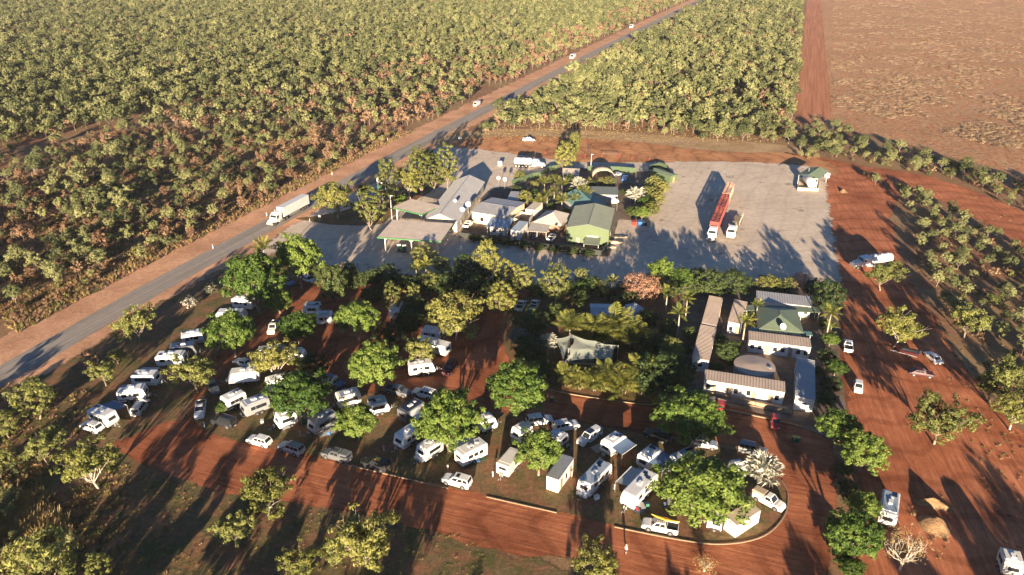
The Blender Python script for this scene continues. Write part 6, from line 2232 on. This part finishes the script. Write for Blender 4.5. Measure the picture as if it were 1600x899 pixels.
# ---------------------------------------------------------------- trees standing apart
T = tree_at
T('shade_tree', 'lush', 465, 403, 76, 'bright green broad tree nearest the forecourt, right of the coconut palm', hk=1.25)
T('shade_tree', 'lush', 397, 436, 94, 'bright green broad tree below the coconut palm at the camp corner', hk=1.15)
T('shade_tree', 'lush', 434, 470, 48, 'bright green tree in the upper camp above the left track')
T('shade_tree', 'lush', 466, 511, 62, 'bright green round tree in the upper camp left of the brown lane')
T('shade_tree', 'lush', 360, 518, 84, 'green spreading tree on the left track beside the van row')
T('shade_tree', 'lush', 557, 497, 70, 'bright green round tree by the brown lane in the upper camp')
T('shade_tree', 'lush', 586, 571, 92, 'big green round tree in the middle of the camp')
T('shade_tree', 'lush', 467, 616, 96, 'big green tree with pale forked trunk above the silver wagon')
T('shade_tree', 'lush', 557, 658, 68, 'green tree between the plum awning and the grey caravans')
T('shade_tree', 'lush', 701, 654, 112, 'broad spreading green tree with bare pale limbs')
T('shade_tree', 'lush', 809, 607, 104, 'large dense round green tree on the middle road')
T('shade_tree', 'lush', 842, 704, 80, 'green double-crowned tree between cream trailer and ridged cabin', hk=1.1)
T('shade_tree', 'lush', 1077, 650, 116, 'flat-topped green tree left of the red hatchbacks', hk=.8)
T('shade_tree', 'lush', 1098, 764, 150, 'largest green tree, covering the caravans at the island end', hk=.75)
T('shade_tree', 'lush', 1312, 668, 70, 'green tree in the right hedge nearest the cabins')
T('shade_tree', 'lush', 1350, 705, 76, 'green tree in the right hedge below the cabins')
T('shade_tree', 'lush', 1335, 835, 92, 'bright green tree in the right hedge beside the white motorhome')
T('shade_tree', 'lush', 1352, 790, 50, 'small green tree in the right hedge above the motorhome')
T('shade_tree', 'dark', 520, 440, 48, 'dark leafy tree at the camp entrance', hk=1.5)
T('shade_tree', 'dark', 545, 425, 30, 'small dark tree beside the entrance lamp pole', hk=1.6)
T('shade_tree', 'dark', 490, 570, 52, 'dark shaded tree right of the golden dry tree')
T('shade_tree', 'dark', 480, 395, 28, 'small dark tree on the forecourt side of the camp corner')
T('garden_shrub', 'lush', 346, 636, 24, 'small bright green bush in front of the white caravan', 'shrub', hk=.9)
T('gum_tree', 'gumgold', 432, 560, 74, 'golden dry-leaved tree over the grey caravan roofs', hk=.9)
T('gum_tree', 'gum', 302, 580, 78, 'dappled gum with pale trunk at the left track', hk=.9)
T('gum_tree', 'gum', 209, 503, 66, 'olive gum standing alone beside the highway')
T('gum_tree', 'brown', 138, 558, 36, 'brown-topped dry tree in the left grass', hk=1.2)
T('gum_tree', 'gum', 160, 580, 48, 'olive tree below the brown-topped one in the left grass')
T('gum_tree', 'gum', 181, 555, 28, 'small dark olive tree right of the brown-topped one')
T('gum_tree', 'olive', 50, 618, 66, 'dense olive tree near the left edge')
T('gum_tree', 'gum', 66, 696, 66, 'grey-green gum left of the lower left caravan')
T('gum_tree', 'gumgold', 142, 722, 96, 'wide yellow-green gum below the lower left caravan')
T('gum_tree', 'gumgold', 412, 770, 84, 'yellow-green gum on the edge of the red road at left')
T('gum_tree', 'gum', 366, 826, 70, 'gum with bare dead limbs below the roadside gum')
T('gum_tree', 'gumgold', 572, 842, 104, 'large forked yellow-green gum at the bottom centre left')
T('gum_tree', 'olive', 522, 858, 46, 'grey-green tree against the left of the large forked gum')
T('gum_tree', 'gumgold', 470, 878, 64, 'brownish-yellow gum at the bottom edge, left of the forked gum')
T('gum_tree', 'gumgold', 932, 884, 92, 'pale yellow-green gum at the bottom edge below the lone caravan', hk=.8)
T('gum_tree', 'olive', 62, 878, 120, 'wide grey-green gum in the bottom left corner')
T('gum_tree', 'olive', 150, 884, 48, 'small yellow-green tree in the bottom left corner')
T('gum_tree', 'olive', 6, 660, 44, 'olive tree cut by the left edge, upper of two')
T('gum_tree', 'olive', 6, 716, 40, 'olive tree cut by the left edge, lower of two')
T('flowering_shrub', 'bloom', 296, 470, 24, 'white-blossomed shrub, lower of two beside the highway', 'shrub')
T('flowering_shrub', 'bloom', 328, 449, 24, 'white-blossomed shrub, upper of two beside the highway', 'shrub')
# right side
T('gum_tree', 'gum', 1382, 427, 54, 'yellow-green gum in front of the white tanker at right')
T('gum_tree', 'gumgold', 1406, 507, 74, 'round yellow-green gum above the maroon boat')
T('gum_tree', 'gum', 1472, 652, 92, 'grey-green gum alone on the red yard below the sedans')
T('gum_tree', 'gum', 1560, 590, 84, 'large olive gum at the right edge of the yard')
T('gum_tree', 'gumgold', 1588, 640, 70, 'yellow-green gum cut by the right edge')
T('gum_tree', 'gum', 1515, 500, 60, 'olive gum in the right scrub above the white sedan')
T('gum_tree', 'gum', 1553, 468, 22, 'small round tree in the right scrub')
# middle row
T('hedge_tree', 'weep', 612, 462, 36, 'pale weeping tree in the middle row, left of a pair')
T('hedge_tree', 'weep', 646, 462, 32, 'pale weeping tree in the middle row, right of a pair')
T('hedge_tree', 'dark', 606, 426, 40, 'dark dense tree at the left end of the middle row', hk=.9)
T('hedge_tree', 'olive', 662, 398, 48, 'grey-green tree in the middle row below the fuel canopy', hk=.75)
T('hedge_tree', 'olive', 690, 412, 34, 'grey-green tree in the middle row under the canopy corner', hk=.75)
T('hedge_tree', 'dark', 690, 440, 44, 'dark tree deep in the middle row')
T('hedge_tree', 'olive', 672, 440, 38, 'leafy green tree behind the weeping pair')
T('hedge_tree', 'gold', 762, 402, 52, 'tall yellow-green feathery tree in the middle row', hk=1.35)
T('hedge_tree', 'gold', 790, 424, 42, 'yellow-green feathery tree right of the tallest one', hk=1.25)
T('hedge_tree', 'dark', 738, 445, 50, 'dark shaded tree in front of the feathery trees')
T('hedge_tree', 'dark', 718, 428, 40, 'dark tree left of the feathery trees')
T('hedge_tree', 'gold', 782, 462, 56, 'golden tree over the top of the red lane')
T('hedge_tree', 'olive', 818, 432, 44, 'olive tree with golden skirt in the middle row')
T('hedge_tree', 'olive', 870, 437, 54, 'layered olive tree in the middle row', hk=1.15)
T('hedge_tree', 'olive', 908, 430, 28, 'small olive tree right of the layered one')
T('hedge_tree', 'lush', 905, 450, 28, 'bright green bush below the small olive tree')
T('hedge_tree', 'pink', 1002, 446, 66, 'pinkish-brown bare-looking bush in the middle row')
T('hedge_tree', 'lush', 1034, 425, 44, 'green tree behind the pinkish bush', hk=1.3)
T('hedge_tree', 'lush', 1064, 436, 40, 'green tree right of the pinkish bush', hk=1.2)
T('hedge_tree', 'dark', 1112, 441, 58, 'dark clipped hedge tree above the cabins, left half', hk=.95)
T('hedge_tree', 'dark', 1148, 440, 52, 'dark clipped hedge tree above the cabins, right half', hk=1.0)
T('hedge_tree', 'gold', 1200, 441, 44, 'yellow-green bush above the long grey-roofed cabin', hk=.7)
T('hedge_tree', 'pink', 1252, 437, 42, 'pinkish bush above the right end of the back cabin', hk=.8)
T('hedge_tree', 'olive', 1232, 443, 32, 'olive bush between the yellow and pinkish bushes', hk=.7)
T('hedge_tree', 'dark', 1296, 462, 56, 'dark green tree at the upper right corner of the cabins', hk=1.3)
T('hedge_tree', 'dark', 1275, 448, 36, 'dark green bush behind the back cabin corner')
T('gum_tree', 'gumgold', 710, 492, 96, 'large yellow-green gum over the coach beside the red lane', hk=.85)
T('gum_tree', 'gum', 655, 545, 60, 'olive-brown gum left of the coach')
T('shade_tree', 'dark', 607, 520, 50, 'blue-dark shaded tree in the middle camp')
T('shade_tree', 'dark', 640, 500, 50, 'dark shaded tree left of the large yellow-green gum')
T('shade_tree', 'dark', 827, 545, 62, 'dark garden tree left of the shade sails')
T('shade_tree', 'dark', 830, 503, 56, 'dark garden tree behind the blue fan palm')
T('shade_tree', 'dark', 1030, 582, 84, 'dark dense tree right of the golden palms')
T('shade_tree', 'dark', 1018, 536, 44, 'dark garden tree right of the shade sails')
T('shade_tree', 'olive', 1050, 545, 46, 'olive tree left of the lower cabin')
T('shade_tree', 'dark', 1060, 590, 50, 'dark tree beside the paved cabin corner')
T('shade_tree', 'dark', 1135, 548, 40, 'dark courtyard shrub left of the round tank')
T('garden_shrub', 'gold', 1132, 552, 20, 'yellow-green courtyard shrub beside the round tank', 'shrub')
# courtyard right hedge
for x, y, wd, lab in ((1298, 530, 30, 'upper'), (1292, 556, 34, 'second'), (1306, 574, 36, 'third'), (1300, 600, 40, 'fourth'), (1292, 622, 34, 'lowest')):
    T('hedge_shrub', 'lush' if lab in ('upper', 'third') else 'dark', x, y, wd, lab + ' shrub of the green hedge right of the courtyard', 'shrub', 'hedge right of the courtyard', hk=.8)
# forecourt corner garden
T('gum_tree', 'gumgold', 524, 309, 62, 'round yellow-green tree at the left tip of the forecourt garden')
T('gum_tree', 'weep', 577, 318, 52, 'drooping tree in the forecourt garden right of the round one', hk=.85)
T('gum_tree', 'weep', 604, 278, 38, 'tall slender white-trunked gum beside the shop canopy', hk=1.35)
T('gum_tree', 'gumgold', 640, 280, 50, 'leafy gum in the forecourt garden behind the slender one', hk=1.15)
T('gum_tree', 'weep', 654, 260, 44, 'tall bushy gum in the forecourt garden', hk=1.1)
T('gum_tree', 'weep', 677, 266, 36, 'narrow grey-green gum in the forecourt garden', hk=1.0)
T('gum_tree', 'weep', 697, 254, 38, 'upright pale gum at the right end of the forecourt garden', hk=1.2)
T('gum_tree', 'dark', 668, 248, 36, 'dark gum at the back of the forecourt garden', hk=1.2)
T('gum_tree', 'lush', 626, 312, 22, 'small green bush beside the shop canopy', 'shrub')
T('gum_tree', 'lush', 568, 297, 22, 'small green palm-like tree behind the drooping one')
# tall tree behind the garden
T('gum_tree', 'gold', 882, 240, 38, 'tall bright green tree behind the garden, lower crown', hk=1.2)
T('gum_tree', 'gold', 898, 222, 22, 'tall bright green tree behind the garden, slim upper crown', hk=2.0)
# roadhouse garden
T('garden_shrub', 'gold', 820, 307, 24, 'round yellow-green bush left of the garden palms', 'shrub', hk=1.1)
T('garden_shrub', 'gold', 918, 283, 16, 'small yellow-green bush beside the arched shelter', 'shrub')
T('garden_shrub', 'gold', 812, 273, 22, 'yellow-green bush by the curved back fence', 'shrub', hk=.7)
T('garden_shrub', 'olive', 952, 283, 22, 'olive bush right of the arched shelter', 'shrub', hk=.7)
for x, y, wd, kd, lab in ((1022, 284, 30, 'olive', 'top'), (1034, 291, 28, 'gold', 'second'), (1014, 300, 28, 'olive', 'third'), (1028, 308, 28, 'gold', 'fourth'), (1008, 316, 28, 'lush', 'fifth'), (1020, 324, 30, 'gold', 'sixth'), (1004, 332, 30, 'lush', 'lowest')):
    T('hedge_shrub', kd, x, y, wd, lab + ' bush of the hedge right of the white fan palm', 'shrub', 'hedge beside the forecourt', hk=.8)
for x, y, wd in ((742, 371, 22), (765, 375, 24), (790, 378, 24), (816, 382, 24), (842, 386, 22), (868, 389, 22), (895, 392, 22), (920, 395, 22)):
    T('hedge_shrub', 'dark', x, y, wd, 'dark low shrub behind the mesh fence of the roadhouse yard', 'shrub', 'shrubs along the roadhouse fence', hk=.6)
for x, y, wd, kd, lab in ((836, 300, 18, 'dark', 'dark shrub left of the garden palm group'), (862, 322, 18, 'dark', 'dark shrub above the tan hip-roofed house'), (892, 300, 20, 'olive', 'olive shrub among the garden palms'), (926, 286, 16, 'dark', 'dark shrub beside the arched shelter'), (890, 278, 20, 'dark', 'dark shrub behind the pinkish tent-roofed dwelling'), (866, 278, 18, 'olive', 'olive shrub at the bend of the curved green fence'), (835, 288, 18, 'gold', 'yellow-green shrub inside the curved green fence'), (986, 330, 22, 'dark', 'dark shrub below the white fan palm'), (976, 300, 16, 'dark', 'dark shrub right of the flat store'), (808, 296, 18, 'dark', 'dark shrub behind the small grey hut'), (940, 282, 14, 'olive', 'olive shrub below the arched shelter'), (884, 330, 16, 'gold', 'yellow-green shrub between tan house and green shed'), (880, 344, 14, 'olive', 'olive shrub at the front corner of the tan house')):
    T('garden_shrub', kd, x, y, wd, lab, 'shrub', hk=.8)
# right hedge line along the red road
for x, y, wd in ((1318, 732, 34), (1326, 760, 34), (1330, 782, 30), (1318, 862, 44), (1330, 885, 46)):
    T('hedge_shrub', 'dark' if y < 800 else 'lush', x, y, wd, 'dark hedge bush between the red road and the right yard' if y < 800 else 'green hedge bush below the white motorhome', 'shrub', 'hedge along the right of the camp' if y < 800 else 'hedge below the motorhome', hk=.6)

for x, y, wd, hk in ((606, 452, 34, .9), (630, 438, 36, .8), (655, 440, 36, .8), (704, 455, 36, .9), (726, 410, 36, 1.1), (750, 425, 40, 1.0), (772, 442, 36, .9), (800, 448, 34, .8), (845, 452, 40, .8), (888, 450, 40, .8), (925, 442, 36, .8), (948, 456, 32, .8), (976, 450, 36, .8), (1022, 440, 36, .9), (1050, 448, 40, 1.0), (1082, 446, 36, .9), (1170, 446, 30, .7), (1220, 446, 34, .7), (585, 432, 30, 1.3), (568, 436, 26, 1.2), (550, 440, 26, 1.2), (500, 425, 30, 1.3), (1090, 430, 36, .9)):
    T('hedge_tree', 'dark', x, y, wd, 'dark green undergrowth tree filling the middle row below the forecourt', 'tree', 'undergrowth of the middle row', hk=hk)
for x, y, wd in ((1125, 530, 28), (1140, 560, 30), (1120, 575, 26), (1150, 540, 22), (1290, 505, 26), (1280, 580, 22), (1075, 575, 30), (1070, 545, 28)):
    T('garden_shrub', 'dark', x, y, wd, 'dark green shrub in the beds around the cabins', 'shrub', 'shrubs around the cabins', hk=.8)

for x, y, wd, lab in ((868, 486, 36, 'dark tree left of the blue-grey shed'), (1004, 562, 40, 'dark tree at the right end of the shade sail'), (1046, 512, 36, 'dark tree below the tall grey-trunked palm'), (846, 574, 44, 'dark tree between the round green tree and the golden palms'), (1010, 498, 36, 'dark tree right of the blue-grey shed end'), (1078, 520, 26, 'dark narrow tree left of the two cabins in line'), (905, 465, 34, 'dark tree above the blue-grey shed'), (985, 466, 34, 'dark tree between the blue-grey shed and the pinkish bush'), (580, 460, 36, 'dark tree above the round green tree at the brown lane'), (650, 480, 44, 'dark tree left of the large yellow-green gum by the red lane')):
    T('shade_tree', 'dark', x, y, wd, lab, 'tree', hk=1.0)

# palms
palm_at('coconut_palm', 'coco', 411, 388, 44, 'yellow-green coconut palm at the camp corner by the highway', 6.5)
palm_at('palm', 'feather', 956, 440, 26, 'feather palm in the middle row beside the olive trees', 5.0)
palm_at('palm', 'cane', 934, 448, 24, 'yellow clumping palm left of the feather palm in the middle row', 2.5, stems=4)
palm_at('palm', 'feather', 1043, 458, 28, 'feather palm below the pinkish bush', 6.0)
palm_at('palm', 'feather', 1062, 490, 36, 'tall grey-trunked palm left of the upper cabin', 7.0)
palm_at('palm', 'feather', 1074, 468, 28, 'palm above the tall grey-trunked one', 6.0)
palm_at('palm', 'feather', 665, 415, 30, 'bright palm among the grey-green trees below the canopy', 5.0)
palm_at('palm', 'feather', 650, 420, 26, 'bright palm left of another below the canopy', 4.5)
palm_at('palm', 'feather', 1165, 503, 36, 'courtyard palm in front of the hip-roofed house', 5.5)
palm_at('palm', 'feather', 1184, 477, 24, 'small courtyard palm behind the hip-roofed house', 4.5)
palm_at('palm', 'feather', 1299, 490, 32, 'tall palm at the upper right of the courtyard', 7.5)
palm_at('palm', 'cane', 1298, 512, 24, 'clumping palm below the tall right palm', 3.0, stems=4)
palm_at('pool_palm', 'cane', 890, 510, 50, 'yellow palm at the left of the row behind the shade sail', 4.0, stems=1, n=28)
palm_at('pool_palm', 'cane', 922, 510, 42, 'yellow palm second in the row behind the shade sail', 4.0, stems=3, n=31)
palm_at('pool_palm', 'cane', 951, 514, 72, 'largest yellow palm in the row behind the shade sail', 4.0, stems=5, n=52)
palm_at('pool_palm', 'cane', 972, 505, 45, 'yellow palm behind the largest one at the shade sail', 4.5, stems=4, n=36)
palm_at('pool_palm', 'cane', 990, 522, 50, 'yellow-green palm at the right of the row behind the shade sail', 3.5, stems=4, n=36)
palm_at('hedge_palm', 'cane', 887, 585, 40, 'golden palm clump at the left end of the kerbside row', 2.6, stems=5, n=39)
palm_at('hedge_palm', 'cane', 908, 592, 38, 'golden palm clump second in the kerbside row', 2.4, stems=5, n=39)
palm_at('hedge_palm', 'cane', 930, 592, 45, 'golden palm clump third in the kerbside row', 2.8, stems=5, n=44)
palm_at('hedge_palm', 'cane', 953, 588, 52, 'golden palm clump in the middle of the kerbside row', 3.2, stems=6, n=52)
palm_at('hedge_palm', 'cane', 975, 594, 50, 'golden palm clump right of the middle of the kerbside row', 3.2, stems=6, n=49)
palm_at('hedge_palm', 'cane', 994, 580, 55, 'tall golden palm clump at the right end of the kerbside row', 4.2, stems=6, n=52)
palm_at('hedge_palm', 'cane', 1002, 600, 42, 'low golden palm clump at the right end of the kerbside row', 2.4, stems=5, n=39)
palm_at('fan_palm', 'silver', 1192, 738, 68, 'silver fan palm at the end of the island', 2.6, n=34)
palm_at('fan_palm', 'silver', 993, 308, 36, 'white fan palm right of the teal-roofed house', 3.0, n=24)
palm_at('fan_palm', 'silver', 905, 292, 32, 'pale fan palm in the roadhouse garden', 3.2, n=22)
palm_at('fan_palm', 'silver', 857, 537, 36, 'white fan palm left of the shade sails', 3.0, n=22)
palm_at('fan_palm', 'blue', 810, 532, 42, 'blue-grey fan palm left of the white one', 3.6, n=24)
for x, y, wd, lab in ((851, 286, 22, 'upper left'), (878, 289, 24, 'upper middle'), (855, 306, 20, 'middle left'), (846, 316, 26, 'lowest left'), (878, 315, 28, 'lowest middle'), (866, 300, 20, 'centre'), (912, 306, 32, 'right'), (900, 314, 24, 'lower right')):
    palm_at('garden_palm', 'cane', x, y, wd, lab + ' yellow palm of the group in the roadhouse garden', 3.5, 'yellow palms in the roadhouse garden', n=18)

# bare pale tree beside the motorhome
def bare_tree(x, y, h, wd, label, seed):
    p = P(x, y)
    t = thing('bare_tree', label, 'tree', (p.x, p.y, 0), 0)
    rnd = random.Random(seed)
    mb = MB()
    def grow(a, d, l, r, lev):
        e = a + d * l
        limb(mb, a, e, r, r * .6, rnd, 5 if lev < 2 else 4, .12, 3)
        if lev >= 4:
            return
        for k in range(3 if lev else 5):
            v = Vector((rnd.uniform(-1, 1), rnd.uniform(-1, 1), rnd.uniform(-.1, .8)))
            nd = (d * .55 + v.normalized() * .75).normalized()
            grow(e if k < 2 else a.lerp(e, .6), nd, l * rnd.uniform(.6, .82), r * .58, lev + 1)
    grow(Vector((0, 0, -.1)), Vector((.1, 0, 1)).normalized(), h * .30, .2, 0)
    part('trunk', mb, BARK_W, t)
    rng = np.random.default_rng(seed)
    C = np.stack([rng.normal(0, wd * .22, 60), rng.normal(0, wd * .22, 60), rng.uniform(h * .4, h, 60)], 1)
    obj('twigs', quads_mesh('twigs', leaf_quads(C, np.full(60, .7), 16, .34, rng, None, .12), F_straw), t)
bare_tree(1405, 892, 7.0, 7.0, 'pale leafless tree beside the white motorhome', 4)
bare_tree(1271, 200, 6.0, 4.0, 'slender half-bare tree at the corner of the paddock', 9)
bare_tree(1100, 893, 2.2, 3.0, 'small leafless twiggy bush at the bottom edge', 12)

# ---- trees below the frame whose long shadows reach into it
def shadow_wood():
    rng = random.Random(31)
    ms = [near_mesh[i] for i in range(NG)]
    pts, rot, scl, idx = [], [], [], []
    spots = []
    for _ in range(62):            # thick belt below the lower left corner
        spots.append((rng.uniform(-95, -14), rng.uniform(8, 62), rng.uniform(.9, 1.5)))
    for _ in range(32):             # scattered trees below the right yard
        spots.append((rng.uniform(34, 110), rng.uniform(5, 62), rng.uniform(.9, 1.5)))
    for _ in range(9):
        spots.append((rng.uniform(14, 34), rng.uniform(5, 50), rng.uniform(.9, 1.3)))
    spots += [(-9, 28, 1.3), (-4, 12, 1.4), (8, 52, 1.2), (10, 49, 1.3)]
    for x, y, s in spots:
        if y > 71 - abs(x) * .12:
            continue
        pts.append((x, y, 0)); rot.append((0, 0, rng.uniform(0, 6.28))); scl.append((s, s, s)); idx.append(rng.randrange(NG))
    scatter('near_wood', pts, rot, scl, idx, ms, 'gum woodland on the near side of the camp, throwing long shadows', 'woodland')
shadow_wood()

# ---------------------------------------------------------------- haze in the air
hz = MB().box((0, 2400, 44), (9000, 5600, 91))
M_haze = bpy.data.materials.new('haze')
M_haze.use_nodes = True
ntz = M_haze.node_tree
ntz.nodes.remove(ntz.nodes['Principled BSDF'])
vol = ntz.nodes.new('ShaderNodeVolumePrincipled')
vol.inputs['Color'].default_value = (.93, .93, .92, 1)
vol.inputs['Density'].default_value = 0.00004
ntz.links.new(vol.outputs[0], ntz.nodes['Material Output'].inputs['Volume'])
haze = obj('haze', hz.mesh('haze', (M_haze,)))
haze['kind'] = 'stuff'
